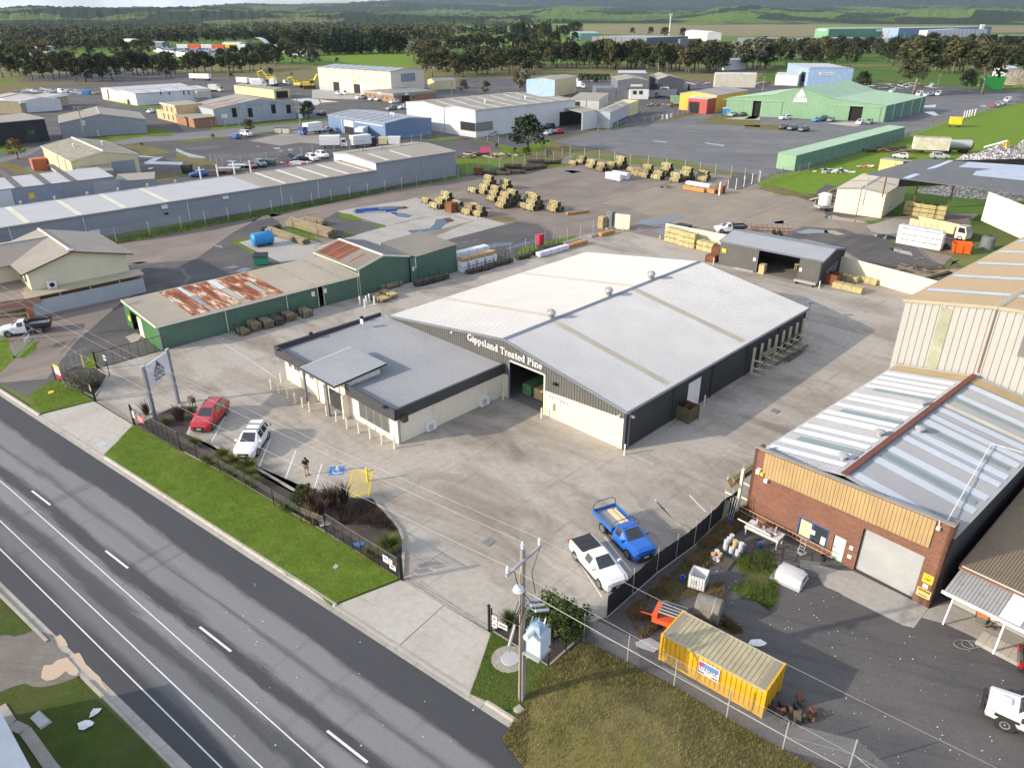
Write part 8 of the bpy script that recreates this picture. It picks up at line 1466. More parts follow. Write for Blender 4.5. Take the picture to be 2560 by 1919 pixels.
eb('charcoal_rear_hall','charcoal hall behind the charcoal office','A4',(908,122),(1166,124),None,8.5,FLT,'y',CHW2,PALER,D=16)
b=eb('charcoal_small_office','small black clad office with white entry frame','A4',(1275,182),(1516,182),None,6.2,[(0,0),(.4,1.6),(1,0)],'x',CHW,TANROOF,D=26);b.put('f',b.L*.08,0,b.L*.42,3.0,WHITEP,'entry_frame',1.4);b.put('f',b.L*.12,.05,b.L*.38,2.5,GLASS,'entry_door',1.45)

ga0,gb0=at('A4',1890,510),at('B1',1100,335);th=az(ga0,gb0);L=(gb0-ga0).length
gt=Shed('green_hall','huge pale green steel hall with white tree emblem and two dark doors',ga0,th,L,42,[(0,5.9),(L*.30,7.6),(L*.475,10.2),(L*.665,6.95),(L,5.3)],'x',GREENL,GREENR,.9,.05,holes={'f':[(9.4,12.2,.02,5.3),(41.9,46.1,.02,4.75)]},trim=None,rp=2.6,rd_=.1,skip='r')
gt.wall('r',flat('shaded_green_steel',(.10,.20,.15),.55),z1=5.3);[gt.put('r',y,0,y+.25,5.2,WHITEP,'joint_cover',.1) for y in (8,17,27,37)]  # right wall in a darker green, its shade put into the colour
for x0,x1,zz_ in ((-1,20,5.6),(36,52,5.0)):gt.put('f',x0,zz_-.15,x1,zz_,flat('door_track',(.45,.55,.45),.6),'door_track',.25)
gt.put('f',12.4,.05,19.5,5.2,GREENL,'sliding_door',.2);gt.put('f',46.3,.05,51.8,4.7,GREENL,'sliding_door',.2)
DOORI=box(9.4,12.2,.6,.7,0,5.3).mk('interior_shade',BLACK,gt.t);box(41.9,46.1,.6,.7,0,4.8).mk('interior_shade',BLACK,gt.t)  # black sheets inside the doorways, the shade there put into colour
ex=L*.475;em=MB();em.add([(ex-2.3,-.12,6.2),(ex+2.3,-.12,6.2),(ex+1.9,-.12,7.2),(ex,-.12,9.9),(ex-1.9,-.12,7.2)],[(0,1,2,3,4)]);em.add([(ex-2.4,-.12,5.5),(ex+2.4,-.12,5.5),(ex+2.4,-.12,6.0),(ex-2.4,-.12,6.0)],[(0,1,2,3)]);eo=em.mk('tree_emblem',WHITEP,gt.t);fontmesh('GTP',1.7,'lettering',flat('emblem_green',(.10,.17,.12),.6),eo,(ex,-.16,6.4),(1,0,0),(0,-1,0),.02,3.6,'CENTER')
def shear(o,k):
 for c in o.children:
  if c.type=='MESH':
   for v in c.data.vertices:v.co.x+=v.co.y*k
  shear(c,k)
shear(gt.t,.36)
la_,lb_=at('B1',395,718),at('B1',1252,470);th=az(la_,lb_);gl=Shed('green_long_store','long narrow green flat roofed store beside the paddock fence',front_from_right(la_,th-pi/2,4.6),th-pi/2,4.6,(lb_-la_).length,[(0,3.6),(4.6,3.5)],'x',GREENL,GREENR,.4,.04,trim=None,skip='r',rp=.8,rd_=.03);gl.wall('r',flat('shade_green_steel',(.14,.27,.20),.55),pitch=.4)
b=eb('sky_blue_depot','sky blue two storey depot with solar panels and a white name board','T4',(348,500),(516,545),(812,535),8.5,FLT,'x',flat('sky_blue_steel',(.30,.44,.64),.6),PALER);b.putpx('r','T4',597,572,718,592,WHITEP,'name_board',.15);s0,z0=b.read('r','T4',605,592);s1=b.read('r','T4',712,592)[0];fontmesh('PREMIUM',1.0,'lettering',BLUEP,b.t,(b.L+.2,s0,z0+.35),(0,1,0),(1,0,0),.02,(s1-s0));b.putpx('f','T4',458,565,478,650,BLACK,'door',.1);b.putpx('f','T4',438,555,450,650,PALER,'door_frame',.1);box(.5,b.L-.5,.2,1.2,8.6,8.75)
for k in range(14):slab([(b.L-2.4,1+k*b.D/15,8.75),(b.L-.6,1+k*b.D/15,8.75),(b.L-.6,1+(k+.8)*b.D/15,9.5),(b.L-2.4,1+(k+.8)*b.D/15,9.5)],.05).mk('solar_panel',GLASS,b.t)
IND=[('T3',(690,318),(1165,328),(1375,312),13,[(0,0),(1,0)],'y','long charcoal shed with blue grey ribbed roof before the tan field',True),('T3',(1055,372),(1186,380),(1385,366),7,FLT,'y','low charcoal lean-to in front of the long charcoal shed',False),('T3',(1455,340),(1633,336),(1945,328),11,FLT,'x','charcoal shed with pale white roofed hall behind it',True),('T3',(1950,328),(2142,338),(2300,328),11,FLT,'x','charcoal shed right of the white striped one',True),('T4',(402,300),(607,308),(866,298),11,FLT,'x','charcoal shed in front of the green factory',True),('T4',(915,308),(1150,312),(1312,300),11,FLT,'x','charcoal shed in front of the big blue hall',True),('T4',(1925,280),(2100,285),(2400,270),11,FLT,'x','charcoal shed at the right edge behind gum trees',True)]
for c,A_,B_,C_,h,pf,d,lab,st in IND:
 b=eb('charcoal_industrial_shed',lab,c,A_,B_,C_,h,pf,d,CHW2,BLUER,skip='r');b.wall('r',CHW)  # right wall in a darker charcoal, shade put into the colour
 for i in range(1,9):b.put('r' if d=='x' else 'f',(b.D if d=='x' else b.L)*i/9-.25,.2,(b.D if d=='x' else b.L)*i/9+.25,h-.3,PALER if i%3==0 or d=='x' else CHW,'column',.4)
for c,A_,B_,C_,h,wm,rm,lab,nm,wr in (('T3',(1690,285),(1812,285),(1990,268),13,WHITEW,WHITEW,'white hall rising behind a charcoal shed','white_hall',PALER),('T4',(565,228),(672,230),(872,222),13.5,flat('factory_green',(.17,.36,.24),.6),GREENR,'green factory hall with pale sign panel','green_factory',flat('factory_green_shade',(.10,.24,.17),.6)),('T4',(1003,222),(1225,225),(1470,208),14,flat('hall_blue',(.24,.36,.56),.6),PALER,'big blue hall with lighter door panel','blue_hall',flat('hall_blue_shade',(.13,.21,.36),.6)),('T4',(1452,242),(1925,232),(2112,226),12,WHITEW,WHITEW,'very long white factory with roof stacks','long_white_factory',PALER),('T3',(500,275),(590,290),(678,278),10,flat('teal_shed',(.10,.22,.20),.6),flat('teal_roof',(.28,.42,.40),.6),'small teal green shed at the tree line','teal_shed',flat('teal_shed',(.10,.22,.20),.6))):
 b=eb(nm,lab,c,A_,B_,C_,h,[(0,0),(.5,1.5),(1,0)] if nm!='blue_hall' else FLT,'x',wm,rm,skip='r');b.wall('r',wr)  # wr: right-wall colour, mostly a darker copy with shade put in
 if nm=='long_white_factory':
  for i in range(1,14):b.put('f',b.L*i/14,2,b.L*i/14+1.2,11,GREYP,'rib',.8)
  for i in range(4):tube([(b.L*.93+i*4,6,11),(b.L*.93+i*4,6,19)],1.2,8).mk('stack',WHITEP,b.t)
 if nm=='green_factory':b.put('f',b.L*.25,10.5,b.L*.8,13,WHITEP,'sign',.5);b.put('r',b.D*.88,9,b.D*.98,12,WHITEP,'sign',.5)
 if nm=='blue_hall':b.put('f',b.L*.28,.1,b.L*.66,12,BLUER,'door_panel',.5)

b=eb('faded_sign_workshop','grey gabled workshop with faded lettering, dark windows and rusty patched roof','A2',(440,682),(1330,603),None,5.1,[(0,0),(.58,2.3),(1,-.1)],'x',flat('faded_grey_steel',(.36,.40,.46),.65,0,.12,.4,dirt=(.30,.26,.22),streak=True),TANROOF,base=True,D=21,trim=TRD)
for x in (645,822,1078,1245):s_,z_=b.read('f','A2',x,540 if x<900 else 500);b.put('f',s_-.8,z_-1.4,s_+.8,z_+1.5,BLACK,'window',.08)
s0,z0=b.read('f','A2',768,476);s1=b.read('f','A2',1110,452)[0];fontmesh('VALLEYWAY HOMES',1.25,'lettering',flat('faded_letters',(.24,.27,.31),.8),b.t,(s0,-.03,z0),(1,0,0),(0,-1,0),.04,s1-s0);b.pipe('f',b.L*.58,m=GREYP,r=.12);b.putpx('f','A2',498,560,572,596,WHITEP,'blank_sign',.08)
b.strips(0,(1.5,7.0),4.6,flat('rust_blotch_roof',(.36,.25,.18),.8,0,.4,.5,dirt=(.26,.11,.06)),'rusted_sheet',.5,10,up=.08)
for k in range(2):
 for j in range(8):P,Uu,V_,N,W,run=b.slope(0);q=P+Uu*(5.0+k*7.2)+V_*(1.2+j*1.55)+N*.12;slab([q,q+Uu*1.7,q+Uu*1.7+V_*1.4,q+V_*1.4],.06).mk('solar_panel',GLASS,b.t)
box(-7.5,-.1,-1.5,3.5,0,2.8).mk('brick_lean_to',BRICKF,b.t);slab([(-8,-2,2.85),(0,-2,2.95),(0,3.8,3.2),(-8,3.8,3.1)],.12).mk('lean_to_roof',TANROOF,b.t)
b=eb('tan_office','two storey tan office with tall windows and flat roof','A1',(1700,330),(1850,368),None,5.6,FLT,'y',flat('tan_stucco',(.58,.42,.23),.85),TANROOF,base=True,D=9);b.put('f',-.2,5.2,b.L+.2,5.8,flat('tan_fascia',(.60,.50,.36),.8),'fascia',.4)
for i in range(3):b.window('f',.5+i*b.L/3.2,3.2,1.5+i*b.L/3.2,5.0,1,CREAMS,GLASS,.08);b.window('f',.5+i*b.L/3.2,.4,1.5+i*b.L/3.2,2.4,1,CREAMS,GLASS,.08)
box(-6,-.05,0,7,0,3.0).mk('low_wing',MT['tan_stucco'],b.t);box(b.L+.05,b.L+9,-.5,6,0,2.8).mk('brick_wing',BRICKF,b.t);box(b.L,b.L+9.4,-1.2,6.5,2.8,3.0).mk('wing_roof',TANROOF,b.t)
b=eb('long_white_shed','long white shed with twin gables and dark doors','T1',(815,785),(1088,836),(1645,700),4.6,[(0,0),(.22,.7),(.45,-.1),(.68,.6),(1,0)],'x',flat('chalk_white_steel',(.66,.67,.67),.7,0,.1,.4),PALER,base=True,trim=TRD);b.putpx('f','T1',842,704,868,782,BLACK,'door',.08);b.putpx('f','T1',992,735,1004,825,GREYP,'door',.08);b.putpx('f','T1',1006,785,1030,828,BLACK,'door',.09);[b.putpx('r','T1',x,722,x+14,750,BLACK,'window',.08) for x in (1262,1330,1445,1485)];b.strips(3,(6,13,20,27),.8,flat('brown_skylight',(.35,.32,.28),.6),up=.1);b.putpx('r','T1',1530,718,1650,765,flat('pale_porch',(.52,.50,.44),.7),'porch',2.5)
[box(x-.15,x+.15,-1.2,-.9,0,1.4).mk('guard_post',YELP,b.t) for x in (b.L*.2,b.L*.25,b.L*.72,b.L*.8)]
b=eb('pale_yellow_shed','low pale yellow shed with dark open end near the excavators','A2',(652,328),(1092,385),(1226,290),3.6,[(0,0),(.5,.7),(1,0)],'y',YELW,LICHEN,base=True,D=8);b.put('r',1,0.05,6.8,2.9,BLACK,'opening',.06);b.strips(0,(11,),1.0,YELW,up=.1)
b=eb('grey_gable_shed','large blue grey gabled shed with tan roof behind the timber pole','A1',(655,522),(1532,467),(290,268),4.3,[(0,0),(.48,2.0),(1,-.2)],'x',GREYW,TANROOF,base=True,D=22,trim=TRD);b.put('f',b.L*.4,.02,b.L*.42,1.8,GREYP,'meter_box',.3);b.strips(0,(5,10,15),.5,LICHEN,up=.09);b.put('l',.1,.05,8,4.0,CHW,'dark_wall',.05)
b=eb('black_shed','black clad shed with tan roof and bright green number 26','A1',(-330,640),(520,548),None,6.2,FLT,'y',flat('black_cladding',(.018,.02,.025),.6),TANROOF,base=True,D=16,trim=TRD);s0,z0=b.read('f','A1',288,482);s1=b.read('f','A1',362,480)[0];fontmesh('26',1.6,'lettering',flat('lime_green',(.16,.62,.05),.6),b.t,(s0,-.04,z0),(1,0,0),(0,-1,0),.04,s1-s0);b.putpx('f','A1',235,372,400,560,flat('charcoal_door',(.028,.03,.036),.6),'door_panel',.06)
b=eb('white_fascia_store','tan store with broad white roof edge behind the grey gable shed','A1',(235,268),(715,178),None,4.2,FLT,'y',flat('tan_panel',(.35,.29,.2),.8),ZINCW,base=True,D=9);b.put('f',-.3,3.6,b.L+.3,4.5,WHITEP,'fascia',.5)
b=eb('rusty_roofed_store','pale store with rusty roof streak at the upper left edge','A1',(-60,200),(240,262),None,4.0,[(0,0),(.5,1.0),(1,0)],'y',WHITEW,flat('faded_pink_roof',(.40,.36,.34),.7),base=True,D=14);b.strips(0,(9,),2,RUSTM,'rusted_sheet',up=.1)
b=eb('yellow_shed','yellow shed with mossy roof and big grey roller door','A1',(728,755),(1420,683),(330,612),5.0,[(0,0),(.5,1.3),(1,0)],'x',YELW,LICHEN,trim=CREAMS);s0,s1=b.read('f','A1',1160,800)[0],b.read('f','A1',1400,800)[0];b.shutter('f',s0,s1,3.9,GREYW,rec=-.1,pitch=.2);box(1.0,b.L*.5,-4,-.05,0,2.7).mk('lean_to',flat('tan_lean_to',(.50,.42,.32),.8),b.t);slab([(.5,-4.4,2.7),(b.L*.52,-4.4,2.7),(b.L*.52,0,3.5),(.5,0,3.5)],.1).mk('lean_to_roof',TANROOF,b.t);b.put('l',0,.05,b.D,1.8,flat('stained_base',(.52,.45,.34),.8),'lower_wall',.06);[b.pipe('l',y,m=GREYP,r=.08) for y in (5,12)];tube([(b.L*.5,-.1,6.4),(b.L*.5,b.D,6.4)],.15,5).mk('ridge_cap',CREAMS,b.t);[whirly(b.t,(b.L*f,b.D*.5,5.9),CREAMS,.9,.3) for f in (.3,.75)];box(-3.4,-.3,b.D-3,b.D,0,2.6).mk('brick_annex',flat('annex_brick',(.42,.13,.07),.9),b.t)
b=eb('white_sheeted_shed','grey shed with white roof sheets and dark gaps beside the long shed','A1',(-380,1100),(1172,918),(1050,832),4.2,FLT,'y',GREYW,ZINCW);b.strips(0,[b.L*f for f in (.33,.52,.70)],1.2,flat('dark_roof_gap',(.13,.12,.10),.8),'dark_strip',0,20,up=.08);s0=b.read('f','A1',140,1100)[0];b.put('f',s0,.05,s0+8.2,3.6,flat('steel_blue_door',(.26,.30,.36),.6),'sliding_door',.1);s1=b.read('f','A1',325,1118)[0];b.put('f',s1-.4,2.0,s1+.5,3.0,YELP,'warning_sign',.13);s0=b.read('f','A1',955,1000)[0];b.shutter('f',s0,s0+6.2,3.6,flat('grey_roller',(.36,.37,.38),.6),rec=-.08,pitch=.2);b.put('f',0,.02,b.read('f','A1',125,1100)[0],4.0,WHITEW,'white_panel',.06)
eb('grey_annex','low grey annex with tan roof right of the white sheeted shed','A1',(1195,968),(1592,942),(1500,890),3.2,FLT,'y',GREYW,TANROOF)
MB_=[('T1',1135,378,1285,380,12,5.5,CHW2,ZINCW,'dark blue shed with white roof in the trees'),('T1',270,412,388,416,10,4.5,WHITEW,PALER,'white house among the trees at upper left'),('T1',200,440,255,445,8,3.5,WHITEW,PALER,'small pale shed in the suburban trees'),('T1',980,338,1050,340,10,4,WHITEW,ZINCW,'white roofed house before the tall trees'),('T1',830,345,895,348,10,4,BEIGE,PALER,'beige house beside the leaning timber pole'),('T2',1655,418,1800,426,14,6,WHITEW,ZINCW,'white farm shed among dark gum trees'),('T2',280,440,380,446,14,5,WHITEW,ZINCW,'white sheds at the end of the wrecking yard'),('T2',85,415,230,418,12,6,flat('tan_hall',(.48,.40,.26),.8),PALER,'tan wrecking yard building'),('T1',1760,378,1900,380,10,5,WHITEW,ZINCW,'white roofed store in the wrecking yard'),('T3',1845,610,2020,600,12,6,WHITEW,PALER,'long white roofed shed half hidden by gum trees'),('A3',1130,240,1330,232,10,4,YELW,GREYROOF,'low yellow shed with grey roof behind the brick office'),('T3',1745,755,2100,758,3,6,flat('cream_wall',(.60,.57,.48),.8),PALER,'cream long wall behind the orange shed'),('T4',240,672,420,680,8,5,WHITEW,PALER,'white yard office beside the sky blue depot'),('T4',2050,650,2140,648,9,7,WHITEW,PALER,'white block house by the sawn timber yard')]
for c,x0,y0,x1,y1,D,h,wm,rm,lab in MB_:b=eb('distant_shed' if 'house' not in lab else 'distant_house',lab,c,(x0,y0),(x1,y1),None,h,[(0,0),(.5,1.0),(1,0)],'y',wm,rm,base=True,D=D)
dm_=thing('white_dome','white arched dome shelter in the wrecking yard','dome shelter',at('T1',2040,390),0);mb=MB();[mb.add([(12*cos(a),y,12*sin(a)*.95) for y in (-9,9) for a in (pi*k/12,pi*(k+1)/12)],[(0,1,3,2)]) for k in range(12)];mb.mk('fabric_roof',WHITEP,dm_);box(-12,12,8.8,9,0,6).mk('end_wall',GREYP,dm_)
ww=thing('boundary_wall','long white wall around the wrecking yard','wall',at('T1',1290,430));P=[at('T1',x,y)-at('T1',1290,430) for x,y in ((1215,405),(1290,430),(1550,470),(1640,462),(1740,452))];[MB().obox((p+q)/2,az(p,q),(q-p).length,.4,0,4.0).mk('wall_panel',WHITEP,ww) for p,q in zip(P,P[1:])]
gw=thing('boundary_wall','grey block wall in front of the charcoal offices','wall',at('T3',730,800));P=[at('T3',x,y)-at('T3',730,800) for x,y in ((730,800),(900,812),(980,845),(1230,840),(1420,830))];[MB().obox((p+q)/2,az(p,q),(q-p).length,.3,0,3).mk('wall_panel',flat('grey_block',(.40,.39,.37),.8) if i==0 else MT['grey_block'],gw) for i,(p,q) in enumerate(zip(P,P[1:]))]

rnd=RNG(21);cm={k:MB() for k in ('white','silver','navy','red','sky')}
for i in range(620):
 u,v=rnd.random(),rnd.random();p=at('T1',1215+u*(840+60*v)+v*60,384+v*56-abs(u-.5)*8);k=rnd.choice(('white','white','silver','silver','navy','navy','red','sky'));a=rnd.choice((.3,1.9));cm[k].obox(p,a,4.5,1.9,.2,1.0);cm[k].obox(p,a,2.2,1.7,1.0,1.55)
cy=thing('packed_wrecks','wrecking yard packed with hundreds of parked cars','parked cars',(0,0,0));cy['kind']='stuff'
for k,m in cm.items():m.mk('packed_cars',PAINTS[k],cy)['kind']='stuff'
t=thing('container_row','orange and white containers behind the packed wrecks','container',at('T1',1620,392));[box(-30+i*13,-18.5+i*13,0,5,0,5).mk('container_box',(WHITEP,MT['plant_orange'],WHITEP,MT['plant_orange'],YELP,WHITEP)[i],t) for i in range(6)]
# -- heaps
def heap(name,lab,p,rx,ry,h,m,seed,rz=0,rough=.16,n=26):
 from mathutils import noise
 mb=MB();vs=[]
 for j in range(n+1):
  for i in range(n+1):
   u,v=i/n*2-1,j/n*2-1;r=math.hypot(u,v);z=max(0,1-r)**.85;w_=noise.noise(Vec((u*2+seed,v*2,0)))*.35+noise.noise(Vec((u*9+seed,v*9,3)))*.5*rough*3
   vs.append((u*rx,v*ry,h*max(0,z*(1+w_)) if r<1 else -.05))
 fs=[(j*(n+1)+i,j*(n+1)+i+1,(j+1)*(n+1)+i+1,(j+1)*(n+1)+i) for j in range(n) for i in range(n)]
 o=mb.add(vs,fs).mk(name,m);o.location=p;o.rotation_euler=(0,0,rz);o['kind']='stuff';return tag(o,lab,'heap')
def m_rubble(name,c1,c2,c3,sc_):
 t=NT(name);p=t.pos();v=t.n('TexVoronoi');v.inputs['Scale'].default_value=sc_;t.l(p,v.inputs['Vector']);r=t.n('SeparateColor');t.l(v.outputs['Color'],r.inputs[0])
 col=t.ramp(r.outputs[0],[(.2,c1),(.55,c2),(.85,c3)]);return t.out(col,.85,bump=v.outputs['Distance'],bstr=1.0,bdist=.25)
RUB=m_rubble('rubble_mix',(.10,.10,.11),(.22,.21,.20),(.50,.50,.54),2.6);RUB2=m_rubble('dark_rubble',(.07,.075,.075),(.14,.15,.15),(.26,.27,.27),3)
rc=at('B1',2090,830)+Vec((6,4,0));heap('rubble_heap','big grey and white rubble heap in the paddock corner',rc,24,15,7.5,RUB,1,R(-20),.3,60);heap('rubble_heap','lower dark rubble heap before the carport roof',at('B1',2060,905),17,6,2.6,RUB2,2,R(-12),.3,40)
def junk(name,lab,p,s,n,mats,seed,hmax=1.2,L=(.8,3.0),cat='scrap heap'):
 rnd=RNG(seed);t=thing(name,lab,cat,p)
 for k in range(n):
  r=s*math.sqrt(rnd.random());a=rnd.random()*6.3;z=max(0,hmax*(1-r/s))*rnd.random();l,w_=rnd.uniform(*L),rnd.uniform(.12,.6);o=box(-l/2,l/2,-w_/2,w_/2,0,rnd.uniform(.06,.35)).mk('scrap_piece',mats[k%len(mats)],t);o.location=(r*cos(a),r*.55*sin(a),z);o.rotation_euler=(rnd.uniform(-.25,.25),rnd.uniform(-.25,.25),rnd.uniform(-.6,.6))
 return t
junk('timber_heap','untidy heap of boards, pallets and a red box on the grass',at('A3',1600,850),8,44,(POLED,TIMBER,GREYP,BLACKM,POLEO),1,1.0,(1,5));t=thing('red_box','pinkish red box on the untidy board heap','box',at('A3',1600,835)+Z(.5));box(-1.3,1.3,-.5,.5,0,1.3).mk('body',flat('pink_red',(.62,.10,.20),.6),t);box(-1.35,1.35,-.55,.55,1.3,1.36).mk('lid',REDP,t)
junk('timber_heap','old dark boards and sheets dumped beside the green long store',at('B1',1150,565),8,34,(POLED,BPLA,POLEO,RUSTM),2,1.8,(2,6));junk('rubbish_heap','white plastic rubbish heap in the paddock',at('B1',705,725),4.5,34,(WHITEP,BPLA,GREYP),3,.9,(.5,1.8));junk('rubbish_heap','small dark and white rubbish heap in the paddock',at('B1',965,690),2.4,14,(WHITEP,POLED,PINKR),4,.6,(.5,1.4));junk('timber_heap','heap of old round poles beside the cream panel fence',at('B8',1160,1150),5,16,(POLEO,POLED),5,1.0,(3,6));junk('timber_heap','board and pipe stack against the cream store wall',at('B1',690,960),4,26,(POLED,POLEO,TIMBER),6,2.6,(1,3));junk('scrap_heap','rusty scrap and dark machinery heap beyond the grey wall',at('A4',1340,425),9,36,(RUSTM,BPLA,GREYP),7,1.8,(.8,2.5));junk('scrap_heap','pale rubble and steel scrap heap under the gum trees',at('T4',1150,690),22,60,(GREYP,RUSTM,POLED,WHITEP),8,6,(1.5,6));junk('scrap_heap','orange scaffold and white trucks clutter behind the orange shed',at('T3',1900,735),26,44,(WHITEP,MT['plant_orange'],RUSTM,BPLA),9,4,(2,7));junk('timber_heap','yellow sawn timber stacks by the far road',at('T4',2120,690),16,26,(PACK,TIMBER,PACKO),10,4,(2,6));junk('scrap_heap','white steel lengths and rubbish near the blue skip',at('A1',780,55),9,26,(WHITEP,GREYP,GALV),11,.8,(2,6));junk('timber_heap','pile of short logs beside the blue skip',at('A1',1010,60),5,24,(POLED,POLEO,TIMBER),12,1.0,(1,3));junk('scrap_heap','steel racks and white lengths on the upper left yard',at('T1',330,720),16,34,(GALV,WHITEP,GREYP),13,1.5,(3,10));junk('scrap_heap','white and red panels beside the navy sedan',at('A2',1340,1100),3.5,14,(WHITEP,REDP,GREYP),14,.6,(1,3));junk('scrap_heap','wrecks and drums beside the red car',at('A4',270,660),4,18,(BPLA,GREYP,WHITEP),15,1.0,(.8,2));junk('scrap_heap','dark engine parts heap by the yard corner gate',at('B8',1350,890),1.6,16,(BPLA,POLED),16,.5,(.3,.9));junk('scrap_heap','green racks and pallets by the white factory wall',at('A3',1680,660),4,18,(GREENM,TIMBER,GREENW),17,1.5,(1,2.5));junk('rubbish_heap','rotting brown leaves and rubbish under the chain wire fence',at('D3',1660,1130),1.6,22,(RUSTM,POLED,BPLA),18,.2,(.1,.5))
heap('gravel_heap','dark gravel heap beside the navy sedan',at('A2',1235,1068),4,2.6,1.7,DARKG,5);heap('gravel_heap','low dark dirt heap beside the flat trailers',at('A2',345,1165),5,2.5,1.0,DARKG,6);heap('sand_heap','tan sand heap at the far timber yard',at('T4',2160,660),14,8,7,GRAVELT,7)
for c,x,y,s,m,lab,rz in (('A1',900,70,(3.6,2.0,1.7),flat('skip_blue',(.03,.20,.55),.5),'bright blue skip bin near scrap at upper left',0),('A2',130,1210,(2.2,1.8,1.9),BPLA,'black box beside the blue wagon',0),('A2',1050,1112,(2.4,1.6,1.2),GREENW,'dark skip bin beside the teal wagon',0),('A2',1138,768,(2.2,1.5,1.6),BEIGE,'cream skip bin with black lid, first of two by the road',0),('A2',1222,770,(2.2,1.5,1.6),BEIGE,'cream skip bin with black lid, second of two by the road',0),('A4',1905,508,(3.2,2.0,2.4),flat('skip_blue',(.03,.20,.55),.5),'blue skip with white top at the green hall door',R(-20)),('A4',1465,405,(7.5,3,3.0),GREENL,'pale green open skip beside the orange shed',R(-5)),('T4',1945,708,(10,5,6),flat('skip_green',(.03,.30,.06),.5),'bright green truck body by the far road',0),('A3',660,738,(2.6,1.6,1.8),YELW,'cream box beside the slate blue shed',0),('A3',760,738,(3.6,1.8,2.0),WHITEP,'white box with dark windows beside the slate blue shed',0)):
 t=thing('skip_bin' if 'skip' in lab else 'storage_box',lab,'bin' if 'skip' in lab else 'box',at(c,x,y),rz);l,w_,h=s;MB().add([(-l*.42,-w_*.45,.1),(l*.42,-w_*.45,.1),(l*.42,w_*.45,.1),(-l*.42,w_*.45,.1),(-l/2,-w_/2,h),(l/2,-w_/2,h),(l/2,w_/2,h),(-l/2,w_/2,h)],[(0,1,5,4),(1,2,6,5),(2,3,7,6),(3,0,4,7)]).mk('body',m,t);box(-l/2-.03,l/2+.03,-w_/2-.03,w_/2+.03,h,h+.08).mk('lid',BLACKM if 'black lid' in lab else WHITEP if 'white top' in lab else m,t)
rf=thing('edge_roof','pale corrugated roof edge in the bottom corner of the view','building',at('D6',-40,1500));q0,q1=at('D6',40,1270,3.2),at('D6',270,1700,3.2);O=at('D6',-40,1500);d=(q1-q0).normalized();n=Vec((d.y,-d.x,0));n=n if n.x<0 else -n
mb=MB();mb.sheet(q0-O-d*4,d,(n+Vec((0,0,.06))).normalized(),(0,0,1),0,14,0,9,.076,.012);mb.mk('roof',flat('pale_blue_roof',(.42,.46,.52),.5,.2),rf);slab([q0-O-d*4-Z(3.2)-n*-.2,q1-O+d*8-Z(3.2)+n*.2,q1-O+d*8+n*.2-Z(.05),q0-O-d*4+n*.2-Z(.05)],.1).mk('wall',GREYW,rf)
ks=V('D6 0 1170,90 1310,200 1360,260 1440,400 1640,500 1760',.075);kb=thing('garden_kerb','grey concrete channel beside the corner roof','kerb');[MB().obox((a+b_)/2,az(a,b_),(b_-a).length,.55,0,.13).mk('kerb_stone',KERB,kb) for a,b_ in zip(ks,ks[1:])]
# -- trees and plants
def m_leaf(name,c1,c2,c3=None):
 t=NT(name);p=t.pos();oi=t.n('ObjectInfo');a=t.noise(p,.55,3,.6);b=t.noise(p,2.4,2);k=t.mth('ADD',t.mth('MULTIPLY',a,.6),t.mth('MULTIPLY',b,.4));col=t.ramp(k,[(.35,c1),(.65,c2)])
 col=t.mix(t.mth('MULTIPLY',oi.outputs['Random'],.6),col,c3 or tuple(x*.6 for x in c1));t.out(col,.8,spec=.2);return t.m
LF=dict(gum=m_leaf('gum_leaves',(.030,.040,.018),(.085,.095,.042),(.055,.060,.026)),dark=m_leaf('dark_leaves',(.015,.026,.012),(.045,.060,.024),(.03,.035,.015)),pine=m_leaf('pine_needles',(.012,.026,.014),(.034,.056,.026),(.03,.05,.02)),olive=m_leaf('olive_leaves',(.055,.055,.022),(.12,.115,.045),(.10,.09,.04)),yellow=m_leaf('yellow_leaves',(.10,.10,.02),(.22,.20,.05),(.13,.14,.03)),rust=m_leaf('autumn_leaves',(.12,.07,.03),(.22,.14,.06),(.14,.10,.05)),grey=m_leaf('grey_leaves',(.10,.105,.075),(.22,.22,.16),(.14,.14,.10)),bush=m_leaf('bright_bush_leaves',(.025,.045,.010),(.085,.12,.028),(.05,.07,.02)))
BARK=flat('pale_bark',(.20,.175,.145),.85,0,.2,2);BARKD=flat('dark_bark',(.09,.07,.055),.9,0,.2,2)
def leafclump(mb,c,r,n,s,rnd,flat_=.8):
 for _ in range(n):
  d=Vec((rnd.gauss(0,1),rnd.gauss(0,1),rnd.gauss(0,1))).normalized();q=c+Vec((d.x,d.y,d.z*flat_))*r*(rnd.random()**.35)
  a=Vec((rnd.gauss(0,1),rnd.gauss(0,1),rnd.gauss(0,.6))).normalized();b=a.cross(d+Vec((rnd.gauss(0,.6),rnd.gauss(0,.6),rnd.gauss(0,.6)))).normalized();k=s*rnd.uniform(.6,1.3)
  mb.add([q-a*k,q-b*k*.45,q+a*k,q+b*k*.45],[(0,1,2,3)])
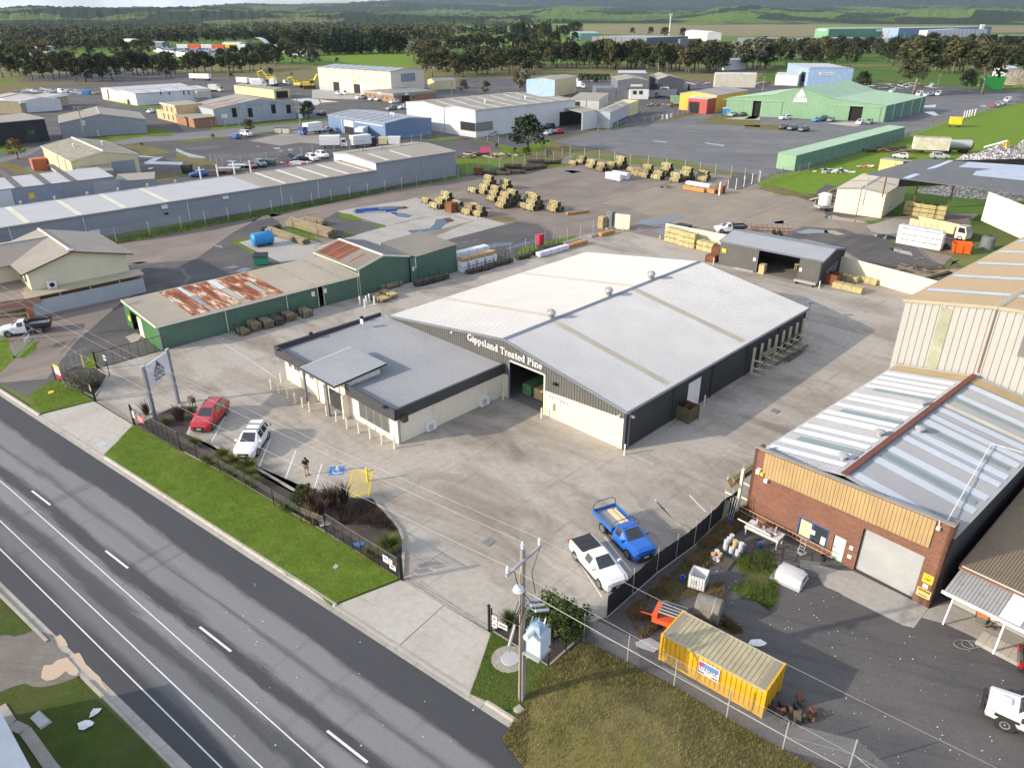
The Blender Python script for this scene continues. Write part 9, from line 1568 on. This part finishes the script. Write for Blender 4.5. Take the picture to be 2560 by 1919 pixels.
def treeproto(kind,seed,n=14,leaves=70,h=12.0,name='gum_tree',leaf='gum',bark=BARK):
 rnd=RNG(seed);t=thing(name,'x','tree');tr,cr=MB(),MB()
 if kind=='pine':
  tr.tube([(0,0,0),(.05,0,h*.5),(0,0,h*.96)],[.28,.16,.03],7)
  for i in range(n*2):
   z=h*(.12+.86*i/(n*2));r=(1-(z/h)**1.3)*h*.24+.25;a=i*2.4;leafclump(cr,Vec((cos(a)*r*.55,sin(a)*r*.55,z)),r*.62,leaves//2,.85,rnd,.5)
 else:
  tk=h*(.34 if kind=='gum' else .22);lean=rnd.uniform(-.06,.06)*h;tr.tube([(0,0,-.1),(lean*.5,0,tk*.6),(lean,0,tk)],[.034*h,.026*h,.02*h],8);cs_=[]
  wd=h*(.30 if kind=='gum' else .36)
  for i in range(n):
   a=i*2.4+rnd.uniform(-.5,.5);f=(i+.5)/n;rr=wd*math.sqrt(f)*rnd.uniform(.75,1.1);zt=h*(.90-.55*f*f*rnd.uniform(.8,1.3)) if kind=='gum' else h*(.86-.62*f*f)
   c=Vec((lean+rr*cos(a),rr*sin(a),max(zt,h*.26)));cs_.append(c);leafclump(cr,c,h*rnd.uniform(.12,.18) if kind=='gum' else h*rnd.uniform(.16,.21),leaves,h*.058,rnd)
   if i%2==0:m=Vec((lean,0,tk)).lerp(c,.5)+Vec((0,0,-h*.03));tr.tube([(lean,0,tk*.93),m,c],[.013*h,.009*h,.004*h],5)
 tr.mk('trunk',bark,t,True);cr.mk('crown',LF[leaf],t);return t,h
TP={'gum':[treeproto('gum',s,15,62,name='gum_tree') for s in (1,2,3,4)],'olive':[treeproto('gum',s,14,60,leaf='olive',name='gum_tree') for s in (5,6)],'dark':[treeproto('round',s,15,64,name='dark_tree',leaf='dark',bark=BARKD) for s in (7,8)],'pine':[treeproto('pine',s,13,46,14.0,'conifer_tree','pine',BARKD) for s in (9,10)],'yellow':[treeproto('round',11,12,60,name='yellow_tree',leaf='yellow',bark=BARKD)],'rust':[treeproto('round',12,12,44,name='autumn_tree',leaf='rust',bark=BARKD)],'bush':[treeproto('round',13,12,60,4.0,'bush','bush',BARKD)],'grey':[treeproto('gum',14,16,60,leaf='grey',name='gum_tree')]}
tused=set()
ADJ={'gum':'grey green gum tree','olive':'olive toned gum tree','dark':'dense dark tree','pine':'dark conifer','yellow':'yellow green tree','rust':'russet autumn tree','bush':'low green bush','grey':'pale grey gum tree'}
def tree(kind,p,h,lab,grp=None,rnd=random,k=None,cat='tree'):
 i=rnd.randrange(len(TP[kind])) if k is None else k;o,h0=TP[kind][i];s=h/h0;w_=s*rnd.uniform(.88,1.18)
 if id(o) not in tused:tused.add(id(o));c=o
 else:c=copy_tree(o)
 c.location=p;c.rotation_euler=(0,0,rnd.random()*6.28);c.scale=(w_,w_,s);c['label']=lab;c['category']='bush' if kind=='bush' else cat
 if grp:c['group']=grp
 return c
rt=RNG(31)
BELTS=[
('T1',-40,900,600,628,26,18,(9,13),'gum gum olive dark','in the dense belt behind the upper left yards'),('T1',0,460,470,520,30,8,(9,12),'gum dark olive','above the dense upper left belt'),('T1',880,1420,585,600,14,12,(8,13),'gum gum dark','in the belt right of the bare paddock strip'),('T1',1440,2212,590,540,20,14,(8,12),'gum dark gum','behind the white trailers'),('T1',860,1210,430,440,10,8,(10,14),'olive gum olive','in the clump left of the wrecking yard'),('T1',0,860,420,400,40,20,(7,11),'gum olive rust yellow dark','among the upper left houses'),('T1',80,620,330,290,25,12,(9,14),'rust gum dark olive','in the far upper left suburb'),('T1',1240,2120,362,330,8,18,(11,15),'gum gum dark','in the row behind the wrecking yard'),('T1',1740,2080,520,470,10,5,(9,12),'gum dark','just below the wrecking yard wall'),
('T2',0,480,500,490,30,9,(9,13),'gum dark gum','left of the beige workshop'),('T2',230,560,400,430,16,8,(14,20),'olive gum dark','in the tall clump past the wrecking yard'),('T2',540,1180,432,418,8,22,(13,19),'pine pine dark','in the dark conifer row behind the bright paddock'),('T2',600,1500,350,300,14,18,(13,18),'pine dark gum yellow','behind the dark conifer row'),('T2',1240,1500,470,520,14,8,(11,16),'gum olive grey','right of the bright paddock'),('T2',1340,2212,590,560,34,22,(9,15),'gum gum olive dark','between the beige workshop and the long belt'),('T2',1500,2212,420,400,22,14,(12,16),'gum dark','around the white farm shed'),('T2',2050,2200,370,370,10,4,(9,12),'gum','in the bright right paddock'),
('T3',40,940,575,585,22,24,(11,16),'gum gum dark olive','in the long belt left of the charcoal office'),('T3',960,1840,600,630,20,22,(12,17),'gum olive gum dark','in the long belt behind the charcoal offices'),('T3',1860,2212,560,610,24,9,(12,18),'gum grey dark','near the half hidden white roof'),('T3',0,560,320,322,8,14,(16,22),'dark pine gum','left of the teal shed'),('T3',50,560,395,385,8,8,(12,18),'gum dark bush','in the paddock before the teal shed'),('T3',980,1560,310,330,8,4,(11,14),'dark gum','beside the tall light mast'),
('T4',0,860,470,520,40,20,(11,16),'gum olive dark gum','behind the sky blue depot'),('T4',500,1280,420,470,26,14,(11,15),'gum dark','before the charcoal industrial sheds'),('T4',1120,2212,520,560,50,24,(12,18),'gum olive dark','in the wide belt at upper right'),('T4',1280,2212,400,420,24,12,(12,16),'gum dark olive','before the long white factory')]
for c,x0,x1,y0,y1,j,n,hr,ks_,where in BELTS:
 ks_=ks_.split()
 for i in range(n):
  f=(i+rt.uniform(.1,.9))/n;p=at(c,x0+(x1-x0)*f,y0+(y1-y0)*f+rt.uniform(-j,j));kd=rt.choice(ks_);tree(kd,p,rt.uniform(*hr)*1.12*(.5 if kd=='bush' else 1),ADJ[kd]+' '+where,ADJ[kd]+'s '+where,rt)
for c,x,y,yt,kd,lab in (('A3',2000,806,465,'dark','big round dark tree beside the white factory'),('A2',1470,605,402,'dark','round topped dark tree beside the grey workshop'),('A2',815,775,608,'olive','small upright roadside tree by the white four wheel drive'),('A2',412,832,770,'rust','low dark shrub beside the wet yard entry'),('A1',190,740,520,'rust','bare brown shrub beside the black shed'),('T4',1335,748,290,'gum','towering gum tree with forked trunk by the green hall'),('T4',1880,748,340,'gum','tall gum tree leaning over the far gate'),('T4',930,700,560,'dark','dense tree beside the sky blue depot'),('T4',1750,710,560,'dark','broad dark tree beside the towering gum'),('T3',110,800,600,'grey','brown leaved tree by the powder blue shed'),('T2',2080,730,560,'olive','grey brown tree behind the white factory roof'),('T2',1640,745,630,'olive','rounded olive tree behind the brick office'),('T2',1820,745,640,'olive','spreading grey green tree behind the brick office'),('T3',1240,805,720,'olive','small round tree by the charcoal small office'),('T3',1460,790,725,'bush','round bush right of the white entry frame'),('T3',1525,785,725,'pine','slim cypress beside the charcoal small office'),('A3',2010,850,760,'bush','green bush at the foot of the big round dark tree'),('A3',2180,860,790,'bush','spreading low bush along the back fence corner'),('A3',1870,820,770,'olive','scrubby bush left of the big round dark tree'),('A3',1700,775,730,'bush','small bush on the white factory grass'),('A2',610,155,100,'dark','dark bush at the upper yard boundary'),('A2',1050,130,40,'dark','dark bush behind the trailers'),('A2',1280,130,95,'bush','small bush by the back road'),('A1',1470,600,565,'bush','dark hedge clump by the back road'),('A4',60,900,800,'bush','leafy bush near the back gate'),('T2',1080,430,365,'bush','clipped broad hedge at the bright paddock'),('T2',640,500,455,'gum','small gum by the paddock gateway')):
 p=at(c,x,y);h=tall(c,x,y,yt);o=tree(kd,p,h,lab,None,rt)
 if 'big round' in lab:o.scale=(h/12*1.15,h/12*1.15,h/12)
for i in range(7):tree('bush',at('A4',560+i*40,205),4.5,'bright green hedge bush behind the grey hardstand','hedge bushes behind the hardstand',rt)

def shrub(lab,p,r,h,leaf,n,s,name='shrub',seed=1,bl=26):
 rnd=RNG(seed);t=thing(name,lab,'shrub',p,0);cr=MB()
 for i in range(bl):a=rnd.random()*6.28;q=r*math.sqrt(rnd.random())*.8;leafclump(cr,Vec((q*cos(a),q*sin(a),h*rnd.uniform(.25,.85)*(1-.45*(q/r)**2))),r*.36,n,s,rnd)
 cr.mk('foliage',LF[leaf],t);mb=MB();[mb.tube([(0,0,0),(r*.4*cos(k*1.3),r*.4*sin(k*1.3),h*.6)],[.06,.02],5) for k in range(5)];mb.mk('stems',BARKD,t);return t
shrub('large leafy green bush behind the power pole transformer',at('D5',880,930),1.75,3.1,'bush',120,.11,seed=2,bl=34);shrub('leafy green bush at the corner fence behind the big bush',at('D5',1060,860),1.1,1.9,'bush',90,.1,seed=3);shrub('silvery grey shrub by the closed black gate',at('C1',600,480),1.9,1.7,'grey',130,.07,seed=4,bl=34);shrub('leafy pale green bush at the end of the flax garden',at('C7',400,680),1.0,1.2,'bush',90,.08,seed=5);shrub('leafy green bush before the parking bay marking',at('C7',540,530),.8,1.1,'bush',90,.08,seed=6)
def blades(name,lab,p,n,L,w_,leafm,seed,spread=1.0,cat='grass tussock',droop=.5,grp=None):
 rnd=RNG(seed);mb=MB()
 for _ in range(n):
  a=rnd.random()*6.28;e=rnd.random()**.7*spread;d=Vec((cos(a),sin(a),0));q=d*rnd.random()*L*.16;l=L*rnd.uniform(.6,1.1);sd_=Vec((-d.y,d.x,0))*w_;m=q+d*l*.35*e+Z(l*.62*(1-.3*e));t=q+d*l*.85*e+Z(l*max(.15,(1-droop*e)))
  mb.add([q-sd_,q+sd_,m+sd_*.8,m-sd_*.8,t],[(0,1,2,3),(3,2,4)])
 o=mb.mk('leaves',leafm);r_=thing(name,lab,cat,p,0,grp);o.parent=r_;return r_
TUS=m_leaf('tussock_green',(.06,.08,.018),(.16,.185,.045),(.15,.14,.045));FLX=m_leaf('bronze_flax',(.055,.035,.022),(.15,.10,.065),(.06,.04,.03));FLG=m_leaf('tan_flax',(.13,.09,.04),(.26,.18,.08),(.10,.08,.04))
for i,(x,y) in enumerate(((110,880),(285,1060),(440,1000),(450,1110),(560,1080),(545,1190),(730,1120),(735,1230),(770,1310))):blades('grass_tussock','green tussock in the front garden bed, %s from the red car'%ordn[i],at('C2',x,y)+Z(.05),620,1.15,.014,TUS,i+1,1.05,grp='tussocks before the parking bays')
blades('grass_tussock','big green tussock near the exit gate notices',at('C7',1640,1230)+Z(.05),800,1.5,.016,TUS,20,1.0);blades('grass_tussock','green tussock behind the open gate leaf by its blue tarpaulin',at('C7',1420,1300)+Z(.05),500,1.1,.014,TUS,21,1.0);blades('grass_tussock','green tussock left of the power pole',at('D5',470,830)+Z(.05),500,1.1,.014,TUS,22,1.0)
for i,(c,x,y,n,L,m,lab) in enumerate((('C1',1640,850,130,1.9,FLX,'bronze flax beside the letter box'),('C1',1270,780,80,1.5,FLX,'bronze flax at the foot of the pylon sign'),('C7',600,700,150,2.0,FLX,'large bronze flax behind the leafy bush'),('C7',880,640,170,2.1,FLX,'largest bronze flax beside the parking bay'),('C7',1040,600,110,1.8,FLX,'bronze flax touching the hatched bay'),('C7',720,770,120,1.7,FLX,'dark flax against the open gate leaf'),('C7',560,820,90,1.3,FLG,'tan dying flax at the fence'),('C7',660,900,70,1.2,FLG,'tan flax beside the pale stone'))):blades('flax_plant',lab,at(c,x,y)+Z(.05),n,L,.035,m,40+i,.75,'flax',.35)
for i,(c,x,y) in enumerate((('C1',1480,880),('C1',1760,760),('C1',740,470))):blades('grass_tussock',('low green ground cover under the pylon sign','low green plant beside the letter box','low green tussock under the silvery shrub')[i],at(c,x,y)+Z(.05),360,.7,.014,TUS,60+i,1.2)

def inpoly(x,y,P):
 r=False;j=len(P)-1
 for i in range(len(P)):
  if (P[i].y>y)!=(P[j].y>y) and x<(P[j].x-P[i].x)*(y-P[i].y)/(P[j].y-P[i].y)+P[i].x:r= not r
  j=i
 return r
def sward(name,P,n,h,m,seed,z=0.1,w_=.02,clump=0,zf=None):
 rnd=RNG(seed);x0,x1=min(q.x for q in P),max(q.x for q in P);y0,y1=min(q.y for q in P),max(q.y for q in P);mb=MB();k=0;cl=[(rnd.uniform(x0,x1),rnd.uniform(y0,y1)) for _ in range(clump)] if clump else None;tries=0
 while k<n and tries<n*12:
  tries+=1
  if cl:c=rnd.choice(cl);x,y=rnd.gauss(c[0],.28),rnd.gauss(c[1],.28)
  else:x,y=rnd.uniform(x0,x1),rnd.uniform(y0,y1)
  if not inpoly(x,y,P):continue
  k+=1;zz_=zf(x,y) if zf else z;a=rnd.random()*6.28;l=h*rnd.uniform(.5,1.3);t=Vec((cos(a),sin(a),0))*l*rnd.uniform(.2,.7);s=Vec((-sin(a),cos(a),0))*w_
  q=Vec((x,y,zz_));mb.v+=[tuple(q-s),tuple(q+s),tuple(q+t+Z(l))];b=len(mb.v);mb.f.append((b-3,b-2,b-1))
 o=mb.mk(name,m);o['kind']='stuff';return o
GL1=m_leaf('lawn_blades',(.10,.155,.018),(.175,.255,.034),(.14,.20,.03));GL2=m_leaf('dry_blades',(.15,.14,.045),(.28,.23,.11),(.19,.18,.06));GL3=m_leaf('brown_weeds',(.12,.085,.045),(.30,.21,.11),(.18,.13,.06));GL4=m_leaf('weed_green',(.05,.085,.015),(.13,.19,.03),(.09,.12,.03))
sward('lawn_grass',V('C1 1130 900,C2 0 945,985 1490,C7 150 620,820 1010,1740 1600,D7 1545 300,1075 480,700 225,D8 1820 1278,1490 1058,1195 868,825 630'),26000,.07,GL1,1,.125,.012);sward('lawn_grass',V('C1 -10 560,240 410,690 632,95 776'),4000,.07,GL1,2,.125,.012);sward('lawn_grass',V('D5 300 905,830 1240,900 1330,620 1640,420 1640,95 1490'),6000,.08,GL1,3,.125,.012)
bv=[v.co.copy() for v in BANK.data.vertices];rb_=RNG(8);mb=MB()
for _ in range(30000):
 f=BANK.data.polygons[rb_.randrange(len(BANK.data.polygons))];q=[BANK.data.vertices[i].co for i in f.vertices];u,v=rb_.random(),rb_.random();
 if u+v>1:u,v=1-u,1-v
 p=q[0]+(q[1]-q[0])*u+(q[2]-q[0])*v;a=rb_.random()*6.28;l=rb_.uniform(.07,.2);s=Vec((-sin(a),cos(a),0))*.014;b=len(mb.v);mb.v+=[tuple(p-s),tuple(p+s),tuple(p+Vec((cos(a)*l*.5,sin(a)*l*.5,l)))];mb.f.append((b,b+1,b+2))
mb.mk('bank_grass',GL2)['kind']='stuff'
sward('dry_weeds',V('D1 0 930,150 760,450 480,830 130,930 110,1000 200,900 330,780 420,560 560,560 700,380 900,420 1000,200 1100,100 1300,-150 1500,-300 1200'),15000,.34,GL3,4,.02,.016,130);sward('dry_weeds',V('D1 420 1080,700 880,700 1050,660 1200,900 1400,800 1420,640 1300'),4000,.36,GL3,5,.02,.016,40);sward('green_weeds',V('D1 780 680,920 600,1200 560,1280 740,1250 880,1240 1060,1180 1200,1040 1090,860 1060,760 960,920 860,880 760'),5000,.22,GL4,6,.03,.014,50);sward('garden_scrub',V('C7 950 680,1400 580,1600 800,1700 960,1640 1000,1300 900,1000 900'),5000,.4,m_leaf('dead_scrub',(.05,.035,.028),(.14,.10,.08)),7,.06,.012,60)
sward('fence_grass',V('B2 560 235,1200 150,1907 10,B4 1500 100,A3 1330 1040,1400 1030,B4 815 285,B2 1907 80,1200 210,600 290'),9000,.3,GL4,10,.03,.05)
# -- far woods as one mass
def wood(name,boxes,seed,leaf,lab):
 rnd=RNG(seed);mb=MB()
 for c,x0,x1,y0,y1,n,h0,h1 in boxes:
  for _ in range(n):
   x=rnd.uniform(x0,x1);y=rnd.uniform(y0,y1);p=at(c,x,y);h=rnd.uniform(h0,h1);k=max(1,p.y/1500);m=26 if p.y<1500 else 12
   for _ in range(m):
    d=Vec((rnd.gauss(0,1),rnd.gauss(0,1),rnd.gauss(0,1))).normalized();q=p+Vec((d.x*h*.36,d.y*h*.36,h*.58+d.z*h*.40));a=Vec((rnd.gauss(0,1),rnd.gauss(0,1),rnd.gauss(0,.7))).normalized()*h*.15;b=a.cross(d).normalized()*h*.13
    i=len(mb.v);mb.v+=[tuple(q-a),tuple(q-b),tuple(q+a),tuple(q+b)];mb.f.append((i,i+1,i+2,i+3))
 o=mb.mk(name,LF[leaf]);o['kind']='stuff';o['label']=lab;return o
wood('woodland',[('T1',0,2212,195,330,1150,11,15),('T1',0,900,290,400,160,9,13),('T2',0,1560,190,330,900,12,17),('T1',200,700,165,185,160,12,15)],1,'gum','broad mass of woodland across the upper left plain');wood('woodland',[('T2',1540,2212,205,215,40,14,18),('T2',1560,2212,262,290,70,13,17),('T3',0,500,200,215,60,16,22),('T3',0,2212,138,165,220,13,18),('T3',400,1900,178,190,60,14,18),('T3',800,1500,120,145,130,14,18),('T4',0,1500,140,170,190,14,18),('T4',1050,2212,155,180,160,14,18),('T4',1850,2212,120,160,120,14,18),('T4',300,2212,95,125,200,14,18),('T2',1300,2212,110,170,260,14,18),('T2',0,1500,120,190,420,13,17),('T1',0,2212,150,200,420,13,17)],2,'dark','lines of shelter trees across the far paddocks')
for s,m in (('T3 380 225,2212 205,T4 1000 205,2212 215,T4 2212 255,500 290,T3 1500 310,520 290',m_grass('tan_field',(.19,.165,.085),(.25,.215,.12),(.22,.20,.09),.3,1.0)),('T3 0 165,800 190,2212 172,T4 0 172,2212 178,2212 205,T3 2212 212,700 218,380 222,300 205,0 200',GRASSP),('T3 0 315,200 318,560 330,620 420,460 400,0 410',GRASSP),('T3 480 430,1100 420,1500 432,2212 440,2212 475,1300 475,900 520,640 475',GRASSP),('T2 500 450,800 430,1240 425,1250 470,1220 530,1000 540,720 500',GRASSP),('T2 1560 180,2212 150,2212 215,1900 225,1560 215',GRASSP),('T2 1740 330,2212 285,2212 390,1990 385',GRASSP),('T2 80 270,240 275,220 360,80 350',GRASSP),('T1 1300 365,1760 345,2200 270,2200 350,1760 365',GRASSP),('T1 860 430,1240 450,1600 480,1580 510,1330 520,1000 530,880 470',GRASSP),('T1 0 400,600 400,860 440,700 500,0 480',GRASSP)):ground('field',V(s),.03,m)
# -- hills
def m_hill(name,wood_,c1,c2,sc_=.0016,tone=1.0):
 t=NT(name);p=t.pos();a=t.noise(t.map(p,0,(1,.6,1)),sc_,5,.6);b=t.noise(p,sc_*22,5,.75);v=t.n('TexVoronoi');v.inputs['Scale'].default_value=sc_*2.2;t.l(t.map(p,R(25),(1,.7,1)),v.inputs['Vector']);r=t.n('SeparateColor');t.l(v.outputs['Color'],r.inputs[0])
 k=t.mth('ADD',t.mth('MULTIPLY',a,.6),t.mth('MULTIPLY',r.outputs[0],.4));trees=t.ramp(b,[(.35,(.018*tone,.028*tone,.018*tone)),(.68,(.055*tone,.07*tone,.038*tone))]);past=t.ramp(r.outputs[1],[(.2,c1),(.8,c2)]);past=t.mix(t.step(b,.54,.60),past,(.03,.045,.022))
 return t.out(t.mix(t.step(k,wood_-.02,wood_+.02),trees,past),.95,spec=.05,bump=b,bstr=.6,bdist=20)
def ridge(name,prof,d,m,back=.3,front=.35,seed=1,rough=9,n=420):
 from mathutils import noise
 vs=[];J=12;us=[prof[0][0]+(prof[-1][0]-prof[0][0])*i/n for i in range(n+1)]
 for i,u in enumerate(us):
  for (u0,v0),(u1,v1) in zip(prof,prof[1:]):
   if u0<=u<=u1:f=(u-u0)/(u1-u0);f=f*f*(3-2*f);v=v0+(v1-v0)*f
  dr=ray('N',u,v);dr=dr/math.hypot(dr.x,dr.y);zc=max(8,CAM_H+dr.z*d);hx,hy=dr.x,dr.y
  for j in range(J+1):
   s=j/J;dd=d*(1-front)+d*front*s/.75 if s<=.75 else d+d*back*(s-.75)/.25;k=sin(min(1,s/.75)*pi/2)**1.6 if s<=.75 else cos((s-.75)/.25*pi/2)
   q=Vec((hx*dd,hy*dd,0));z=zc*k*(1+.18*noise.noise(q*.0011+Vec((seed,0,0)))*(1 if j<8 else .3) if j!=9 else 1)+(noise.noise(q*.03)*rough+rnd.uniform(-.4,.4)*rough)*min(1,k*2);vs.append((q.x,q.y,max(-.5,z) if 0<j<J else -.8))
 o=MB().add(vs,[(i*(J+1)+j,(i+1)*(J+1)+j,(i+1)*(J+1)+j+1,i*(J+1)+j+1) for i in range(n) for j in range(J)]).mk(name,m,None,True);o['kind']='structure';return o
ridge('hills',[(-500,14),(0,19),(70,15),(160,17),(250,21),(320,22),(390,20),(420,18),(480,17),(560,20),(640,25),(760,28),(900,31),(1100,35),(1300,37.5)],4300,m_hill('wooded_hill',.60,(.11,.16,.05),(.16,.17,.07)),seed=1,rough=8)
ridge('hills',[(430,34),(480,24),(540,19),(600,17),(660,21),(700,27),(800,30),(1000,34)],6200,m_hill('pale_hill',.42,(.20,.185,.09),(.15,.17,.06)),seed=2,rough=5)
ridge('hills',[(1150,37),(1250,33),(1320,26),(1400,18),(1460,21),(1550,29),(1700,33),(1750,28),(1800,17),(1860,12),(1930,20),(2000,25),(2200,27),(2350,21),(2450,20),(2600,22),(3000,20)],5600,m_hill('pasture_hill',.47,(.13,.20,.045),(.10,.165,.04)),seed=3,rough=6)
ridge('hills',[(500,14),(590,10),(640,9.5),(700,12),(800,13),(900,7),(1000,4),(1060,9),(1200,8),(1300,12),(1450,15),(1600,20),(1800,21),(2100,18),(2300,16),(2560,18),(3000,16)],9000,m_hill('blue_wooded_hill',.58,(.11,.16,.06),(.09,.13,.05),.0012),seed=4,rough=10)
ridge('hills',[(200,19),(300,19),(360,17),(420,20),(560,20),(700,12),(850,9),(950,2),(1060,-6),(1200,-20),(1400,-30),(1700,-42),(2000,-32),(2300,-26),(2600,-22),(3000,-20)],13500,m_hill('mountain_forest',.75,(.06,.09,.04),(.05,.08,.04),.0008,.8),back=.15,seed=5,rough=12)
# -- the person on the parking bays
def person():
 f=at('C2',1362,1186);t=thing('person','person in dark top and tan shorts looking down at a phone on the bays','person',f,R(-62));SKIN=flat('skin',(.50,.30,.21),.6);SHIRT=flat('dark_shirt',(.018,.02,.028),.85);SHORT=flat('tan_shorts',(.40,.29,.18),.85);SHOE=flat('dark_shoes',(.02,.02,.022),.7);HAIR=flat('dark_hair',(.02,.017,.014),.7)
 def skin(name,vs,es,rs,m,parent,sub=2):
  me=bpy.data.meshes.new(name);me.from_pydata(vs,es,[]);o=newob(name,me);link(o);md=o.modifiers.new('s','SKIN');me.skin_vertices[0].data[0].use_root=True
  for i,r in enumerate(rs):me.skin_vertices[0].data[i].radius=(r,r) if not isinstance(r,tuple) else r
  sb=o.modifiers.new('d','SUBSURF');sb.levels=sub;sb.render_levels=sub;ev=bpy.data.meshes.new_from_object(o.evaluated_get(bpy.context.evaluated_depsgraph_get()));delob(o)
  o=newob(name,ev);link(o);o.parent=parent;ev.materials.clear();ev.materials.append(m)
  for q in ev.polygons:q.use_smooth=True
  return o

 V_=[(0,0,.93),(0,0,1.12),(.02,0,1.32),(.05,0,1.46),(.09,0,1.53),(.13,0,1.62),(.15,0,1.70),(0,.10,.88),(.03,.11,.50),(0,.12,.09),(.14,.14,.03),(-.02,-.10,.88),(.0,-.12,.50),(-.04,-.13,.09),(.10,-.15,.03),(.02,.19,1.42),(.06,.25,1.16),(.27,.12,1.12),(.33,.06,1.15),(.02,-.19,1.42),(.06,-.25,1.16),(.27,-.12,1.12),(.33,-.05,1.15)]
 E_=[(0,1),(1,2),(2,3),(3,4),(4,5),(5,6),(0,7),(7,8),(8,9),(9,10),(0,11),(11,12),(12,13),(13,14),(2,15),(15,16),(16,17),(17,18),(2,19),(19,20),(20,21),(21,22)]
 r_=[.14,.13,(.17,.12),.07,.06,.10,.075,.095,.065,.045,.04,.095,.065,.045,.04,.06,.045,.035,.03,.06,.045,.035,.03]
 b=skin('body',V_,E_,r_,SKIN,t)
 skin('shirt',V_[:3]+[(.05,0,1.44)]+[V_[15],V_[16],V_[19],V_[20]],[(0,1),(1,2),(2,3),(2,4),(4,5),(2,6),(6,7)],[.155,.155,(.195,.145),.08,.078,.066,.078,.066],SHIRT,t)
 skin('shorts',[(0,0,.95),V_[7],(.02,.115,.55),V_[11],(0,-.125,.55)],[(0,1),(1,2),(0,3),(3,4)],[.155,.115,.095,.115,.095],SHORT,t)
 for s_ in (1,-1):lathe((-.08 if s_>0 else -.12,.13*s_+.005,.05),[(.035,0),(.055,.06),(.05,.2),(.02,.28)],10,'x').mk('shoe',SHOE,t,True,60)
 lathe((.105,0,1.60),[(.02,.155),(.085,.13),(.112,.07),(.115,.01),(.10,-.04)][::-1],14).mk('hair',HAIR,t,True,60)
 for y in (-.035,.035):lathe((.225,y,1.63),[(.004,-.012),(.012,0),(.004,.012)],6).mk('eye',BLACKM,t)
 MB().add([(.235,-.012,1.60),(.235,.012,1.60),(.262,0,1.585),(.23,0,1.64)],[(0,1,2),(1,3,2),(3,0,2)]).mk('nose',SKIN,t)
 for s_ in (1,-1):
  for k in range(4):tube([(.335,.05*s_+.012*(k-1.5),1.15),(.37,.035*s_+.010*(k-1.5),1.165),(.385,.02*s_,1.185)],[.010,.009,.006],5).mk('finger',SKIN,t,True)
  tube([(.32,.03*s_,1.16),(.35,.015*s_,1.195)],[.011,.008],5).mk('thumb',SKIN,t,True)
 ph=thing('phone','small dark phone held in the hands of the person','phone',f+Vec((cos(R(-62))*.375,sin(R(-62))*.375,1.19)),R(-62));box(-.035,.035,-.035,.035,0,.012).mk('body',BLACKM,ph);box(-.03,.03,-.03,.03,.012,.014).mk('screen',GLASS,ph)
person()
# -- air
hz=box(-15500,15500,-600,16600,-1.5,560).mk('haze');hz['kind']='stuff'
hm_=bpy.data.materials.new('haze');hm_.use_nodes=True;nt_=hm_.node_tree;nt_.nodes.remove(nt_.nodes['Principled BSDF']);pv=nt_.nodes.new('ShaderNodeVolumePrincipled');pv.inputs['Color'].default_value=(.60,.78,1,1);pv.inputs['Density'].default_value=2.6e-5;pv.inputs['Anisotropy'].default_value=.2
nt_.links.new(pv.outputs[0],nt_.nodes['Material Output'].inputs['Volume']);hz.data.materials.append(hm_)
